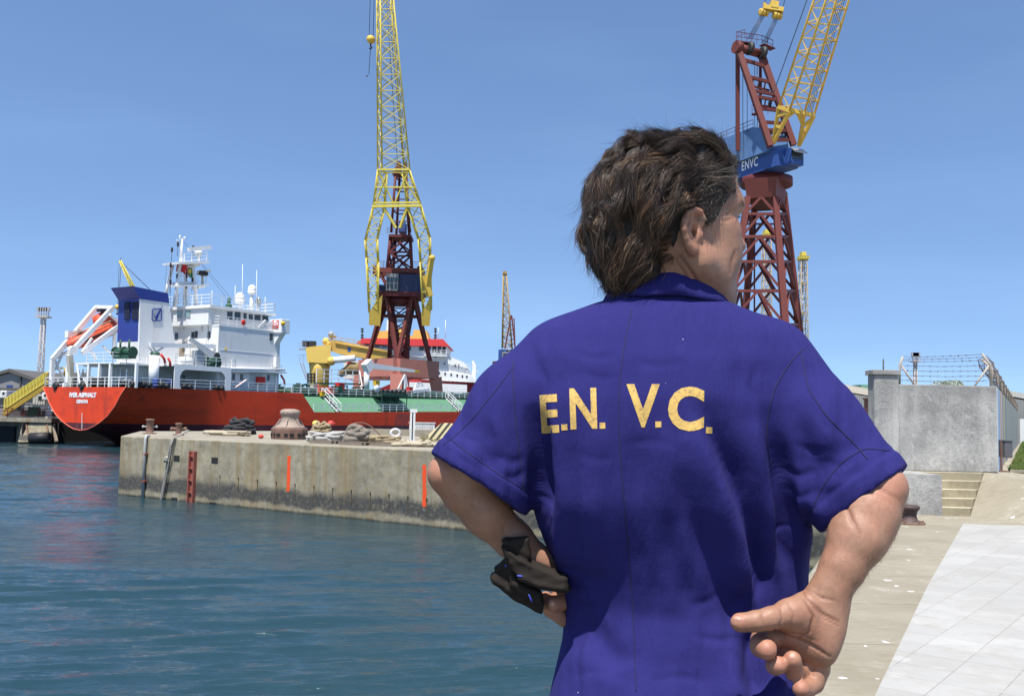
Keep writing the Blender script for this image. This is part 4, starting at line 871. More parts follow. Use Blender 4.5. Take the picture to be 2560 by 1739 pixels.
# aft end: platform, posts, winches, pipes ---------------------------------------------
m = MB(); a, b_ = x3(220, 899, 1.2), x3(385, 898, 1.2)
m.bx(1.0, 5, b_.y*.0-3.6, a.y, ZB-.12, ZB); m.build('aft_platform', M['white2'], ship)
raild('railing', [(1.05, a.y, ZB), (1.05, -3.55, ZB), (x0, -3.55, ZB)], h=1.1, gap=1.6); raild('railing', [(x0, -7.35, zt), (x1+.6, -7.35, zt), (x1+.6, -6.7, zt)], h=1.1, gap=1.5)
for px in (222, 249, 276, 341):
    p = x3(px, 930, 1.15); m = MB(); m.bar((1.15, p.y, 6.45), (1.15, p.y, ZB-.1), .28); m.build('deck_post', M['white2'], ship)
for px, py, l in ((300, 880, 1.5), (322, 880, 1.4)):
    p = x3(px, py, 2.2); m = MB(); m.tube(p+V((0, l/2, 0)), p-V((0, l/2, 0)), .45, n=12)
    for s in (-1, 1): m.lathe([(.62, -.05), (.62, .05)], p+V((0, s*l/2, 0)), (0, 1, 0), 14)
    m.box(p-V((0, 0, .5)), (.9, l, .4)); m.tube(p, p+V((0, 0, 1.4)), .12); m.build('winch', M['dgreen'], ship)
rn = random.Random(5); m = MB()
for k in range(16): x = rn.uniform(1, 4.5); y = rn.uniform(-6, 6); m = MB(); m.box((x, y, 6.5+rn.uniform(.2, .5)), (rn.uniform(.3, 1.1), rn.uniform(.3, 1.2), rn.uniform(.4, 1.3))); m.lathe([(.2, -.5), (.3, -.4), (.3, .4), (.2, .5)], (x, y, 7.0), (0, 1, 0), 10); m.build('mooring_gear', M['black'], ship)
m = MB()
for k in range(12): x = rn.uniform(1, 4.5); y = rn.uniform(-6, 6); m = MB(); m.box((x, y, 6.5+rn.uniform(.2, .8)), (rn.uniform(.2, .8), rn.uniform(.2, .8), rn.uniform(.4, 1.5))); m.tube((x, y, 6.5), (x, y+.1, 8.6), .08); m.build('deck_fitting', M['white2'], ship)
for px, y in ((330, 0), (357, 0), (401, 0), (459, 1), (540, 1)):
    p = h3(px, 958 if not y else 962, -7.2); m = MB(); m.lathe([(.25, -.3), (.36, -.15), (.36, .15), (.25, .3)], V((p.x, -7.3, 6.85)), (1, 0, 0), 14); m.lathe([(.2, -.3), (.3, -.15), (.3, .15), (.2, .3)], V((p.x+.8, -7.3, 6.8)), (0, 1, 0), 14); m.build('fairlead_roller', M['black'], ship)
for px in (141, 207):
    p = x3(px, 961, .1); m = MB(); m.lathe([(.3, -.25), (.45, -.1), (.45, .1), (.3, .25)], V((.05, p.y, 6.6)), (1, 0, 0), 14); m.build('fairlead_roller', M['black'], ship)
for px, y, mt in ((389, -6.9, 'sblue'), (425, -6.5, 'sblue')): p = h3(px, 957, y); m = MB(); m.lathe([(.3, 0), (.33, .1), (.33, .8), (.3, .9)], V((p.x, y, 6.6)), n=12); m.build('drum', M[mt], ship)
p = h3(386, 900, -6.3); m = MB(); m.tube((p.x, -6.3, 6.5), (p.x, -6.3, ZB+.9), .55, n=16); m.build('crane_column', M['white2'], ship)
m = MB(); q0 = h3(388, 885, -6.3); m.lathe([(.5, 0), (.5, .7)], q0-V((0, 0, .5)), n=14); m.build('crane_slew', M['dgreen'], ship)
m = MB(); a = h3(375, 862, -6.3); b_ = h3(560, 866, -6.0); m.bar(a, b_, .4, .5); m.path([h3(384, 882, -6.3), h3(372, 868, -6.3), h3(377, 858, -6.3), h3(390, 880, -6.3)], .07, 6); m.tube(h3(386, 882, -6.3), h3(415, 864, -6.3), .12); m.bar(h3(548, 866, -6.2), h3(549, 915, -6.2), .28); m.build('provision_crane', M['white2'], ship)
m = MB(); a, b_ = h3(472, 845, -6.9), h3(536, 894, -6.9); m.bar(b_, a, .5, 1.0, w2=.35, h2=.35); m.build('davit_boom', paint('davit_grey', (.55, .56, .56), .5), ship); m = MB(); c = h3(529, 906, -6.6); m.lathe([(.1, -.9), (.8, -.8), (.8, .8), (.1, .9)], c, (1, 0, 0), 14); m.build('davit_winch', M['dgreen'], ship); m = MB(); c = h3(540, 890, -7.0); m.lathe([(.15, 0), (.45, 0), (.45, .2), (.15, .2)], c, (0, -1, 0), 16); m.build('davit_sheave', M['black'], ship)
m = MB(); p = h3(562, 873, -6.4); m.lathe([(.05, -.4), (.25, -.2), (.25, .2), (.05, .4)], p, n=10); m.tube(p, p-V((0, 0, 3)), .05); m.build('crane_hook', M['yel'], ship)
m = MB(); p = h3(463, 903, -6.5); m.lathe([(.05, -1.0), (.45, -.8), (.5, 0), (.45, .8), (.05, 1.0)], p, (1, 0, 0), 14); m.build('life_raft', M['white2'], ship)
m = MB(); p = h3(496, 897, -6.5); m.box(p, (1.1, .8, 2.0)); m.build('locker', paint('locker', (.3, .34, .38), .5), ship)
for a, b_, mt in (((402, 885), (413, 908), 'redbox'), ((420, 895), (425, 915), 'redbox'), ((702, 937), (712, 962), 'redbox')): m = MB(); m.path([h3(*a, -7), h3((a[0]+b_[0])/2+3, (a[1]+b_[1])/2, -7), h3(*b_, -7)], .13, 6); m.build('fire_hose', M[mt], ship)
m = MB(); x = SH(365, 930, -3.7)[0]
for d in (0, .6): m.bar((x+d, -3.7, 6.5), (x+d, -3.7, ZB+.9), .06)
for k in range(9): m.bar((x, -3.7, 6.7+.33*k), (x+.6, -3.7, 6.7+.33*k), .045)
m.build('deck_ladder', M['white2'], ship)
m = MB(); p = h3(692, 905, -6.9); m.box(p, (.7, .5, 1.3)); rail(m, [p+V((-.9, 0, -1.4)), p+V((.9, 0, -1.4))], h=1.0, gap=.6); m.tube(p+V((0, 0, -1)), V((p.x, p.y, 6.6)), .08); m.build('lamp_platform', M['white2'], ship)
m = MB(); m.lathe([(.2, 0), (.34, .02), (.34, .1), (.2, .12)], h3(608, 806, -6.62), (0, -1, 0), 12); m.build('life_ring', M['redbox'], ship)
M['wgrey'] = paint('wall_grey', (.5, .48, .45), .5)
m = MB()
for px, y0, y1 in ((460, 800, 825), (505, 790, 830), (520, 800, 850), (475, 858, 905), (515, 845, 905)): m = MB(); m.tube(x3(px, y0, xa-.08), x3(px, y1, xa-.08), .05); m.build('wall_pipe', M['wgrey'], ship)
for px, py in ((465, 850), (500, 890), (508, 790), (480, 880)): m = MB(); m.box(x3(px, py, xa-.1), (.2, .3, .35)); m.build('wall_lamp', M['wgrey'], ship)

# free fall lifeboat and its davit --------------------------------------------------------
LX = 4.7
def lb(px, py, dx=0): return x3(px, py, LX+dx)
a0 = x3(182, 872, .2); b0 = x3(284, 800, 6.2); yb = (SX(232, 840, LX)[0])
ax = V((6.6, 0, 3.3)); ctr = V((LX, yb, SX(232, 836, LX)[1])); dB = ax.normalized(); uB = V((-dB.z, 0, dB.x)); sB = V((0, 1, 0))
boat = thing('lifeboat', 'orange free fall lifeboat slung nose down at the stern of the tanker', 'lifeboat', SROOT+SU*ctr.x+SP*ctr.y+V((0, 0, ctr.z)), PHI)
def bl(s, u, y=0.0): return dB*s+uB*u+sB*y
def loftb(prof, zt_, zb_, name, mt, par, wk=1.0):
    m = MB(); n = 16; P = []
    for s, wd, t_, b_ in prof:
        for k in range(n):
            a = 2*pi*k/n; cy, cz = cos(a), sin(a); cy = math.copysign(abs(cy)**.75, cy); cz = math.copysign(abs(cz)**.75, cz)
            P.append(bl(s, (t_+b_)/2+(t_-b_)/2*cz, wd*cy))
    L = len(prof); m.add(P, [(i*n+k, i*n+(k+1) % n, (i+1)*n+(k+1) % n, (i+1)*n+k) for i in range(L-1) for k in range(n)], True); m.add([P[k] for k in range(n)], [tuple(range(n))]); m.add(P[-n:], [tuple(range(n))]); return m.build(name, mt, par)
hl = loftb([(-3.5, .1, .15, -.2), (-3.2, .5, .45, -.55), (-2.5, .95, .65, -.8), (-1, 1.25, .75, -1.0), (1.5, 1.3, .75, -1.0), (3.0, 1.15, .75, -.85), (3.4, 1.0, .7, -.6)], 0, 0, 'hull', M['boat'], boat)
loftb([(.9, .55, 1.35, .4), (1.1, .75, 1.95, .4), (2.0, .8, 2.05, .4), (2.6, .75, 1.9, .4), (2.9, .6, 1.3, .4)], 0, 0, 'cockpit', M['boat'], boat)
m = MB(); m.bar(bl(-3.2, -.05, -1.28), bl(3.4, -.05, -1.32), .12, .22); m.bar(bl(-3.2, -.05, 1.28), bl(3.4, -.05, 1.32), .12, .22); m.build('fender', M['black'], boat)
m = MB(); m.path([bl(-2.8, .55, -.8), bl(-1, .85, -1.1), bl(.8, .9, -1.1), bl(2.8, .85, -1.1)], .05, 6); m.path([bl(-2.6, .75, 0), bl(-1.5, 1.0, -.4), bl(0, 1.0, -.5)], .06, 6); m.box(bl(-1.2, .85, 0), (1.6, .9, .25)); m.build('grab_rail', M['beige'], boat)
m = MB()
for s in (1.4, 2.1): m.lathe([(.01, 0), (.16, 0), (.16, .03)], bl(s, 1.5, -.82), (0, -1, 0), 10)
m.build('porthole', M['glass'], boat)
dav = MB(); yA = SX(134, 905, .6)[0]; yBs = SX(172, 905, .6)[0]
def dv_(px, py, y): return h3(px, py, y)
TA, TB = dv_(243, 767, yA), dv_(283, 768, yBs); KA, KB = dv_(131, 898, yA), dv_(174, 884, yBs)
dav.bar((KA.x+.1, yA, 6.45), KA, .42); dav.bar(KA, TA, .42, .5); dav.bar(TA, TA+V((.9, 0, .05)), .36); dav.bar((KB.x, yBs, 6.45), KB, .42); dav.bar(KB, TB, .42, .5)
dav.bar(TA, TB, .4); dav.bar(TA+V((.9, 0, .05)), TB, .3)
dav.bar(KA, dv_(182, 874, yA), .34); dav.bar(dv_(137, 900, yA), dv_(160, 948, yA), .22); dav.bar(dv_(165, 948, yA), dv_(180, 912, yA), .22); dav.bar(dv_(138, 925, yA), dv_(158, 880, yA), .2)
yC = yBs-.25; dav.bar(dv_(205, 882, yC), dv_(297, 815, yC), .34, .5); dav.bar(dv_(286, 826, yC), dv_(286, 895, yC), .3); dav.bar(dv_(275, 786, yC), dv_(300, 810, yC), .22); dav.bar(dv_(205, 880, yC), dv_(230, 845, yC), .24); dav.bar(dv_(257, 865, yC), dv_(285, 890, yC), .2); dav.bar(dv_(224, 872, yC), dv_(240, 896, yC), .24)
dav.box(dv_(174, 836, yA), (.8, .6, .8)); dav.lathe([(.5, -.3), (.5, .3)], dv_(181, 875, yBs), (0, 1, 0), 12); dav.build('lifeboat_davit', M['white2'], ship)
m = MB(); m.bar((KB.x+.3, yBs-.3, 6.45), dv_(174, 888, yBs-.3), .55); m.build('davit_post', M['beige'], ship)
m = MB(); m.box(dv_(256, 776, (yA+yBs)/2), (1.0, .8, .35)); m.build('davit_head', M['black'], ship)
m = MB(); p = x3(204, 940, .2); m.bar((.1, p.y, 6.5), x3(192, 912, .2), .14); m.build('flagstaff', M['white2'], ship)
# ------------------------------------------------------------------ cranes
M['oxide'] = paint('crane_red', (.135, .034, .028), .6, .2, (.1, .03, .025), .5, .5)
M['oxidelit'] = paint('portal_red_lit', (.42, .16, .125), .6, .15, (.25, .1, .08), .4, .3)  # paler copy of the crane red, sunlight on the portal put into the colour
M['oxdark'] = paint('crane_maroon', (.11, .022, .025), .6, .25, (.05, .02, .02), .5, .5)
M['cblue'] = paint('crane_blue', (.03, .075, .25), .5, .15, (.06, .09, .16), .45, .35)
M['cblue2'] = paint('crane_blue_faded', (.085, .17, .34), .6, .25, (.22, .3, .4), .6, .5)
M['cyel'] = paint('jib_yellow', (.56, .46, .08), .55, .15, (.25, .17, .05), .4, .8)
M['cdull'] = paint('jib_rusty', (.36, .25, .08), .65, .25, (.2, .1, .04), .6, .6); M['cyel2'] = paint('jib_ochre', (.60, .40, .07), .55, .15, (.25, .16, .05), .4, .8)
M['cable'] = plain('steel_cable', (.03, .03, .04), .6)
M['gridgrey'] = paint('cab_grey', (.3, .3, .31), .5)
def lerp(a, b, q): return a+(b-a)*q
def lattice(name, par, off, mat, bot, top, n, r, rb, style='X', faces=None, ease=1.0, ring=True):
    """four chords with bracing on the four sides; every bay of bracing belongs to the one lattice"""
    m = MB(off); k = len(bot)
    for a, b in zip(bot, top): m.tube(a, b, r, n=6)
    L = [[lerp(a, b, (i/n)**ease) for a, b in zip(bot, top)] for i in range(n+1)]
    for i in range(n):
        A, B = L[i], L[i+1]
        for j in (faces or range(k)):
            j2 = (j+1) % k
            if style == 'X': m.bar(A[j], B[j2], rb*2); m.bar(A[j2], B[j], rb*2)
            elif style == 'Z': m.bar(A[j], B[j2], rb*2) if i % 2 else m.bar(A[j2], B[j], rb*2)
            elif style == 'V': c = (B[j]+B[j2])/2; m.bar(A[j], c, rb*2); m.bar(A[j2], c, rb*2)
            if ring: m.bar(B[j], B[j2], rb*2)
    return m.build(name, mat, par)

# --- crane in the middle: red portal and mast, yellow wishbone jib -----------------------
CY_ = 178.0; cc = at(996, 900, CY_); ck = V((cc.x, CY_, -.02))
cr1 = thing('luffing_crane', 'tall dark red harbour crane with a forked yellow lattice jib behind the tanker', 'crane', ck)
A1 = lambda px, py, dy=0.0: at(px, py, CY_+dy)
zpt, zpb = A1(1000, 901).z, A1(1000, 944).z; hd = 7.0
K4 = [V((ck.x-hd, CY_+1, 0)), V((ck.x+.6, CY_-hd, 0)), V((ck.x+hd, CY_+1, 0)), V((ck.x, CY_+hd+1, 0))]
m = MB(ck)
for i in range(4):
    a, b = K4[i], K4[(i+1) % 4]; m.bar(V((a.x, a.y, (zpt+zpb)/2)), V((b.x, b.y, (zpt+zpb)/2)), 1.7, zpt-zpb)
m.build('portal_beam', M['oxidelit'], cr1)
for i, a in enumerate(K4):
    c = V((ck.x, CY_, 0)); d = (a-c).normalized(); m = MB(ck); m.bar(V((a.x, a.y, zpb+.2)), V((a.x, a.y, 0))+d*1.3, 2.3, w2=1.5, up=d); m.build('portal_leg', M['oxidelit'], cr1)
zpl = A1(1000, 735).z; hw = 2.35
PL = [V((ck.x-.1-hw, CY_-hw, zpl)), V((ck.x-.1+hw+.3, CY_-hw, zpl)), V((ck.x+hw+.2, CY_+hw, zpl)), V((ck.x-hw, CY_+hw, zpl))]
for a, b in ((0, 0), (0, 1), (1, 1), (1, 2), (2, 2), (2, 3), (3, 3), (3, 0)):
    m = MB(ck); k = K4[b]; c = V((ck.x, CY_, 0)); e = V((k.x, k.y, zpt))*1.0; e = V((c.x+(e.x-c.x)*.86, c.y+(e.y-c.y)*.86, zpt-.2)); m.bar(PL[a], e, .62); m.build('mast_leg', M['oxide'], cr1)
lattice('core_lattice', cr1, ck, M['oxdark'], [V((ck.x+x*1.7, CY_+y*1.7, zpt)) for x, y in ((-1,-1),(1,-1),(1,1),(-1,1))], [V((ck.x+x*1.7, CY_+y*1.7, zpl)) for x, y in ((-1,-1),(1,-1),(1,1),(-1,1))], 5, .2, .11)
m = MB(ck); m.bx(A1(946, 735).x, A1(1058, 735).x, CY_-4, CY_+4, zpl-.9, zpl); m.lathe([(3.2, 0), (3.2, 1.0)], (ck.x, CY_, zpl-2)); m.bx(A1(955, 735).x, A1(1048, 735).x, CY_-1.5, CY_+1.5, A1(1000, 793).z, A1(1000, 788).z); m.build('turntable', M['oxdark'], cr1)
m = MB(ck); z0, z1 = zpl, A1(1000, 692).z; m.bx(A1(1003, 700).x, A1(1062, 700).x, CY_-3.6, CY_+5, z0, z1); m.bx(A1(950, 700).x, A1(972, 700).x, CY_-1, CY_+4, z0, z0+1.6); m.build('machinery_house', paint('house_blue_shaded', (.02, .035, .10), .5), cr1)  # crane blue darkened: the shade on this house is put into its colour
m = MB(ck); xa_, xb_ = A1(973, 700).x, A1(1002, 700).x; m.bx(xa_, xb_, CY_-4.2, CY_-1, z0+.1, z1); cab = m.build('cab', M['gridgrey'], cr1)
for i in range(3):
    for j in range(2): m = MB(ck); w_ = (xb_-xa_)/3; m.bx(xa_+w_*i+.1, xa_+w_*(i+1)-.1, CY_-4.26, CY_-4.2, z0+.4+1.2*j, z0+1.4+1.2*j); m.build('cab_window', M['glass'], cab)
m = MB(ck); zb_ = A1(1000, 681).z
for dy in (-2.6, 2.6): m.bar(V((A1(944, 681).x, CY_+dy, zb_)), V((A1(1053, 681).x, CY_+dy, zb_)), .6, .9); m.bar(V((A1(950, 681).x, CY_+dy, zb_)), V((A1(976, 722).x, CY_+dy, zpl+.2)), .35); m.bar(V((A1(1050, 681).x, CY_+dy, zb_)), V((A1(1022, 722).x, CY_+dy, zpl+.2)), .35)
for px in (944, 1053): m.box(V((A1(px, 681).x, CY_, zb_)), (1.0, 6, 1.5))
m.build('crosshead', M['oxide'], cr1)
m = MB(ck); rail(m, [V((A1(946, 672).x, CY_-2.9, zb_+.4)), V((A1(1053, 672).x, CY_-2.9, zb_+.4))], h=1.2, gap=1.4, r=.04, rp=.04); m.build('railing', M['oxdark'], cr1)
def sq(px0, px1, py, d, c0=0): a, b = A1(px0, py), A1(px1, py); return [V((a.x, CY_-d, a.z)), V((b.x, CY_-d, b.z)), V((b.x-.5, CY_+d, b.z)), V((a.x+.5, CY_+d, a.z))]
lattice('mast_lattice', cr1, ck, M['oxdark'], sq(972, 1033, 676, 2.4), sq(979, 1029, 594, 2.0), 2, .28, .16)
lattice('mast_lattice', cr1, ck, M['oxdark'], sq(981, 1027, 586, 1.9), sq(992, 1016, 420, 1.1), 6, .24, .10, 'N')
m = MB(ck); a = A1(976, 592); b = A1(1031, 592); m.bx(a.x, b.x, CY_-2.6, CY_+2.4, a.z-.5, a.z); m.build('mast_platform', M['oxdark'], cr1); m = MB(ck); m.bx(A1(983, 436).x, A1(1016, 436).x, CY_-1.6, CY_+1.5, A1(1000, 440).z, A1(1000, 434).z); m.bx(A1(993, 420).x, A1(1002, 420).x, CY_-1.3, CY_+1.3, A1(1000, 434).z, A1(1000, 408).z); m.bx(A1(1010, 420).x, A1(1016, 420).x, CY_-1.3, CY_+1.3, A1(1000, 434).z, A1(1000, 409).z); m.build('mast_head', M['oxdark'], cr1); m = MB(ck); rail(m, [V((a.x-.3, CY_-2.6, a.z)), V((b.x, CY_-2.6, a.z))], h=1.2, gap=1.2); m.build('platform_rail', M['oxdark'], cr1)
m = MB(ck); a = A1(1000, 563); m.bx(A1(1000, 563).x, A1(1016, 563).x, CY_-2.2, CY_+1, A1(1000, 584).z, A1(1000, 561).z); m.build('winch_house', M['cblue'], cr1)
# jib: upper box, the fork, two legs and their feet
def J(px, py, back=0):
    q = (790-py)/790.0; return at(px+(0 if not back else 0), py, CY_-7-q*13+back)
lattice('jib', cr1, ck, M['cyel'], [J(955, 424), J(1024.6, 424), J(1011, 424, 3.5), J(944, 424, 3.5)], [J(950, -60), J(978, -60), J(972, -60, 2.5), J(942, -60, 2.5)], 12, .14, .06, 'X')
def jl(name, P0, P1, n, st='Z'): return lattice(name, cr1, ck, M['cyel'], P0, P1, n, .14, .065, st)
lf = [(922, 781, 945, 775), (915, 644, 947, 655), (912, 600, 944, 598), (933, 513, 963, 519), (944, 424, 968, 430)]
rt = [(1057, 781, 1079, 775), (1050, 655, 1077, 644), (1045, 598, 1076, 594), (1018, 518, 1052, 511), (1005, 430, 1024, 424)]
for S_ in (lf, rt):
    for i in range(len(S_)-1):
        a, b = S_[i], S_[i+1]; jl('jib_leg', [J(a[0], a[1]), J(a[2], a[3]), J(a[2]-3, a[3], 3), J(a[0]+3, a[1], 3)], [J(b[0], b[1]), J(b[2], b[3]), J(b[2]-3, b[3], 3), J(b[0]+3, b[1], 3)], (5, 2, 3, 3)[i])
m = MB(ck)
for a, b, t_ in (((930, 516), (1054, 514), .3), ((934, 508), (1050, 506), .2), ((944, 424), (1024, 424), .2), ((944, 431), (1024, 431), .15), ((938, 468), (1040, 468), .15), ((960, 519), (990, 570), .25), ((1018, 519), (1000, 570), .25)):
    for d in (0, 3): m.bar(J(*a, d), J(*b, d), t_*1.6)
for a, b in (((945, 428), (985, 512)), ((1020, 428), (985, 512)), ((968, 430), (940, 508)), ((1000, 430), (1048, 508))): m.bar(J(*a), J(*b), .22)
m.build('jib_fork', M['cyel'], cr1)
for xx in ((922, 956), (1053, 1081)):
    m = MB(ck); a, b = xx; s = 1 if a < 1000 else -1; P = [J(a, 783), J(b-8*(s > 0), 778) if s > 0 else J(b, 740), J(b, 738) if s > 0 else J(b, 745), J(b-2, 790) if s > 0 else J(b-6, 815), J(a+14, 814) if s > 0 else J(a+14, 814)]
    m.hexa([J(a, 812), J(b-6, 815), J(b-6, 815, 3), J(a, 812, 3), J(a+1, 780), J(b, 736), J(b, 736, 3), J(a+1, 780, 3)] if s > 0 else [J(a+2, 814), J(b-7, 815), J(b-7, 815, 3), J(a+2, 814, 3), J(a, 782), J(b, 736), J(b, 736, 3), J(a, 782, 3)]); m.build('jib_foot', M['cyel2'], cr1)
m = MB(ck); m.bar(J(1079, 645), J(1066, 732), .8); m.ball(J(1080, 645), .6, 8); m.bar(J(1058, 690), J(1075, 740), .9); m.build('luffing_gear', M['cyel2'], cr1)
m = MB(ck)
for a, b in (((962, -60), (994, 410)), ((964, -60), (1008, 410)), ((927, -60), (923, 95)), ((937, -60), (933, 92)), ((927, 110), (922, 186))): m.tube(J(*a, 1.5), J(*b, 1.5), .05, n=4)
m.build('cables', M['cable'], cr1)
hk = J(927, 99, 1.5); h_ = thing('crane_hook', 'small yellow hook block hanging high beside the forked jib', 'hook', hk); m = MB(); m.lathe([(.1, -.9), (.7, -.5), (.75, .6), (.3, .8)], (0, 0, 0), (0, 1, .3), 12); m.build('block', M['cyel2'], h_); m = MB(); m.path([V((0, 0, -.6)), V((0, 0, -1.2)), V((.25, 0, -1.4)), V((.1, 0, -1.7)), V((-.2, 0, -1.6))], .13, 6); m.build('hook', M['cable'], h_); m = MB(); m.ball((-.45, 0, -6.6), .16, 8); m.build('weight', M['cable'], h_)

# --- crane on the right ---------------------------------------------------------------
RY = 110.0; rk = V((at(1900, 700, RY).x, RY, -.02)); B1 = lambda px, py, dy=0.0: at(px, py, RY+dy)
cr2 = thing('tower_crane', 'red lattice tower crane with blue machinery house lettered ENVC and yellow jib', 'crane', rk)
lvl = [492, 534.7, 591.5, 654, 727, 811]
def leg_x(i, py):
    t_ = (py-492)/271.0
    return ((1869-41*t_), (1938+21*t_), (1961+30*t_), (1888-23*t_))[i]
dyl = (-4.5, -6.0, 3.0, 4.5)
def LP(i, py): return B1(leg_x(i, py), py, dyl[i]*(.72+.28*(py-492)/271.0))
for i in range(4):
    a = LP(i, 492); b = LP(i, 811); d = (b-a)*(a.z/(a.z-b.z)); m = MB(rk); m.bar(a, a+d, .62, .62, up=(0, 1, 0), w2=.85); lg = m.build('tower_leg', M['oxide'], cr2)
m = MB(rk)
pp = lvl+[905, 1010]
for j in range(4):
    k = (j+1) % 4
    for a, b in zip(pp[:-1], pp[1:]):
        m.bar(LP(j, b), LP(k, b), .32); c = (LP(j, a)+LP(k, a))/2; m.bar(c, LP(j, b), .28); m.bar(c, LP(k, b), .28)
m.bar(LP(0, 560), LP(2, 560), .2)
m.build('tower_bracing', M['oxide'], cr2)
m = MB(rk)
for a, b in zip(pp[1:-2], pp[2:-1]):
    p, q = (LP(0, b)+LP(2, b))/2+V((1.2, 0, 0)), (LP(1, a)+LP(3, a))/2+V((-.6, 0, 0))
    for s in (0, .5): m.bar(p+V((0, s, 0)), q+V((0, s, 0)), .14, .3)
    for t_ in np.linspace(.05, .95, 12): m.box(p+(q-p)*t_+V((0, .25, .2)), (.3, .5, .05))
m.tube(B1(1886, 540, 0), B1(1886, 800, 0), .1); m.build('tower_stairs', M['oxdark'], cr2)
m = MB(rk); zt_, zm_ = B1(1900, 441, -5).z, LP(0, 492).z-.2
def ring(py0, sc): return [LP(i, 492)+(LP(i, 492)-(LP(0, 492)+LP(2, 492))/2)*sc for i in range(4)]
lo_, hi_ = ring(492, .04), ring(492, .20)
m.hexa([V((p.x, p.y, zm_)) for p in lo_]+[V((p.x, p.y, zt_)) for p in hi_]); m.build('tower_head', M['oxide'], cr2)
ctr = (LP(0, 492)+LP(2, 492))/2; m = MB(rk); m.lathe([(3.0, zt_), (3.0, zt_+.9)], (ctr.x, ctr.y, 0)); m.build('slewing_ring', M['oxdark'], cr2)
# machinery house, long side receding to the left
Hn = B1(1945, 413, -6.5); Hf = at(1818, 457, RY+1.5); hd_ = (Hf-Hn); hd_.z = 0; hd_.normalize(); hs_ = V((hd_.y, -hd_.x, 0)); hs_ = hs_ if hs_.x > 0 else -hs_
zb_ = B1(1945, 413, -6.5).z; zu_ = B1(1942, 366, -6.5).z
def HP(l, s, z): return V((Hn.x, Hn.y, 0))+hd_*l+hs_*s+V((0, 0, z))
m = MB(rk); m.hexa([HP(0, 0, zb_), HP(12, 0, zb_), HP(12, 2.9, zb_), HP(0, 2.9, zb_), HP(0, 0, zu_), HP(12, 0, zu_), HP(12, 2.9, zu_), HP(0, 2.9, zu_)]); hs = m.build('machinery_house', M['cblue'], cr2)
def onH(px, py, s=0): return hitp(px, py, HP(0, s, 0), hs_)
def hl_(px, py, s=0): p = onH(px, py, s)-HP(0, s, 0); return p.dot(hd_), p.z
m = MB(rk); l0, z0_ = hl_(1918, 368, -.5); l1, z1_ = hl_(1831, 392, -.5); l2, z2_ = hl_(1906, 322, -.5); l3, _ = hl_(1881, 318, -.5); zT = hl_(1881, 318, -.5)[1]
m.prism([HP(l0, -.5, zu_-.3), HP(l0+9.5, -.5, zu_-.3), HP(l0+9.5, -.5, zT), HP(l3, -.5, zT), HP(l2, -.5, z2_+.1)], hs_*3.4); m.build('upper_house', M['cblue2'], cr2)
m = MB(rk); m.prism([HP(l0+5.5, .6, zT), HP(l0+12, .6, zT-.5), HP(l0+12, .6, zT-2.0), HP(l0+5.5, .6, zT-2.0)], hs_*3); m.build('counterweight', M['cblue'], cr2)
tx0, tx1 = onH(1854.5, 413, -.02), onH(1895, 409, -.02); l0_ = (tx0-HP(0, -.02, 0)).dot(hd_); l1_ = (tx1-HP(0, -.02, 0)).dot(hd_)
tc = HP((l0_+l1_)/2, -.03, (onH(1858, 412, -.02).z+onH(1892, 407, -.02).z)/2); place_text('letters', 'ENVC', abs(l1_-l0_), 1.12, tc, -hd_, (0, 0, 1), plain('sign_white', (.75, .77, .78), .6), hs, .02, 1.12, off=rk)
# cab at the near end
m = MB(rk); m.hexa([HP(-1.0, 1.0, zb_+.1), HP(-.004, 1.0, zb_+.1), HP(-.004, 2.8, zb_+.1), HP(-1.0, 2.8, zb_+.1), HP(-1.0, 1.0, zu_-.2), HP(-.004, 1.0, zu_-.2), HP(-.004, 2.8, zu_-.2), HP(-1.0, 2.8, zu_-.2)]); cb = m.build('cab', M['cblue'], cr2)
m = MB(rk); m.hexa([HP(-1.06, 1.1, zb_+.7), HP(-1.0, 1.1, zb_+.7), HP(-1.0, 2.7, zb_+.7), HP(-1.06, 2.7, zb_+.7), HP(-1.06, 1.1, zu_-.4), HP(-1.0, 1.1, zu_-.4), HP(-1.0, 2.7, zu_-.4), HP(-1.06, 2.7, zu_-.4)]); m.build('cab_window', M['glass'], cb)
m = MB(rk); m.hexa([HP(-1.7, 1.0, zu_-.9), HP(-1.0, 1.0, zu_-.3), HP(-1.0, 2.8, zu_-.3), HP(-1.7, 2.8, zu_-.9), HP(-1.7, 1.0, zu_-.84), HP(-1.0, 1.0, zu_-.24), HP(-1.0, 2.8, zu_-.24), HP(-1.7, 2.8, zu_-.84)]); m.build('sun_shade', M['pipe'], cb)
# A frame
D1 = -4.5
LT, LBm, RT, RB_ = B1(1844, 119, -4.0), B1(1926, 366, -6.0), B1(1906, 141, -2.5), B1(1984, 363, -4.0)
LT_b = LT
m = MB(rk); m.bar(LBm, LT, .62, .7, up=(0, 1, 0)); m.build('frame_leg', M['oxide'], cr2); m = MB(rk); m.bar(RB_, RT, .62, .7, up=(0, 1, 0)); m.build('frame_leg', M['oxide'], cr2)
bk = B1(1844.5, 335, -2.0); m = MB(rk); m.bar(V((bk.x, bk.y, bk.z-2)), B1(1844, 128, -3.2), .42); m.build('back_stay', M['oxide'], cr2); m = MB(rk); m.bar(B1(1901, 330, 0), B1(1901, 146, -1.5), .34); m.build('back_stay', M['oxdark'], cr2)
m = MB(rk)
for q in (.12, .30, .44, .50, .62, .76, .84, .94):
    a, b = lerp(LT, LBm, q), lerp(RT, RB_, q); m.bar(a, b, .28, .36)
    if q in (.30, .50, .84): m.bar(a+V((.2, 1.0, -.6)), b+V((0, 1.0, -.6)), .2); [m.bar(lerp(a, b, t_), lerp(a, b, t_)+V((.1, 1.0, -.6)), .14) for t_ in (.25, .5, .75)]
m.build('frame_beams', M['oxide'], cr2)
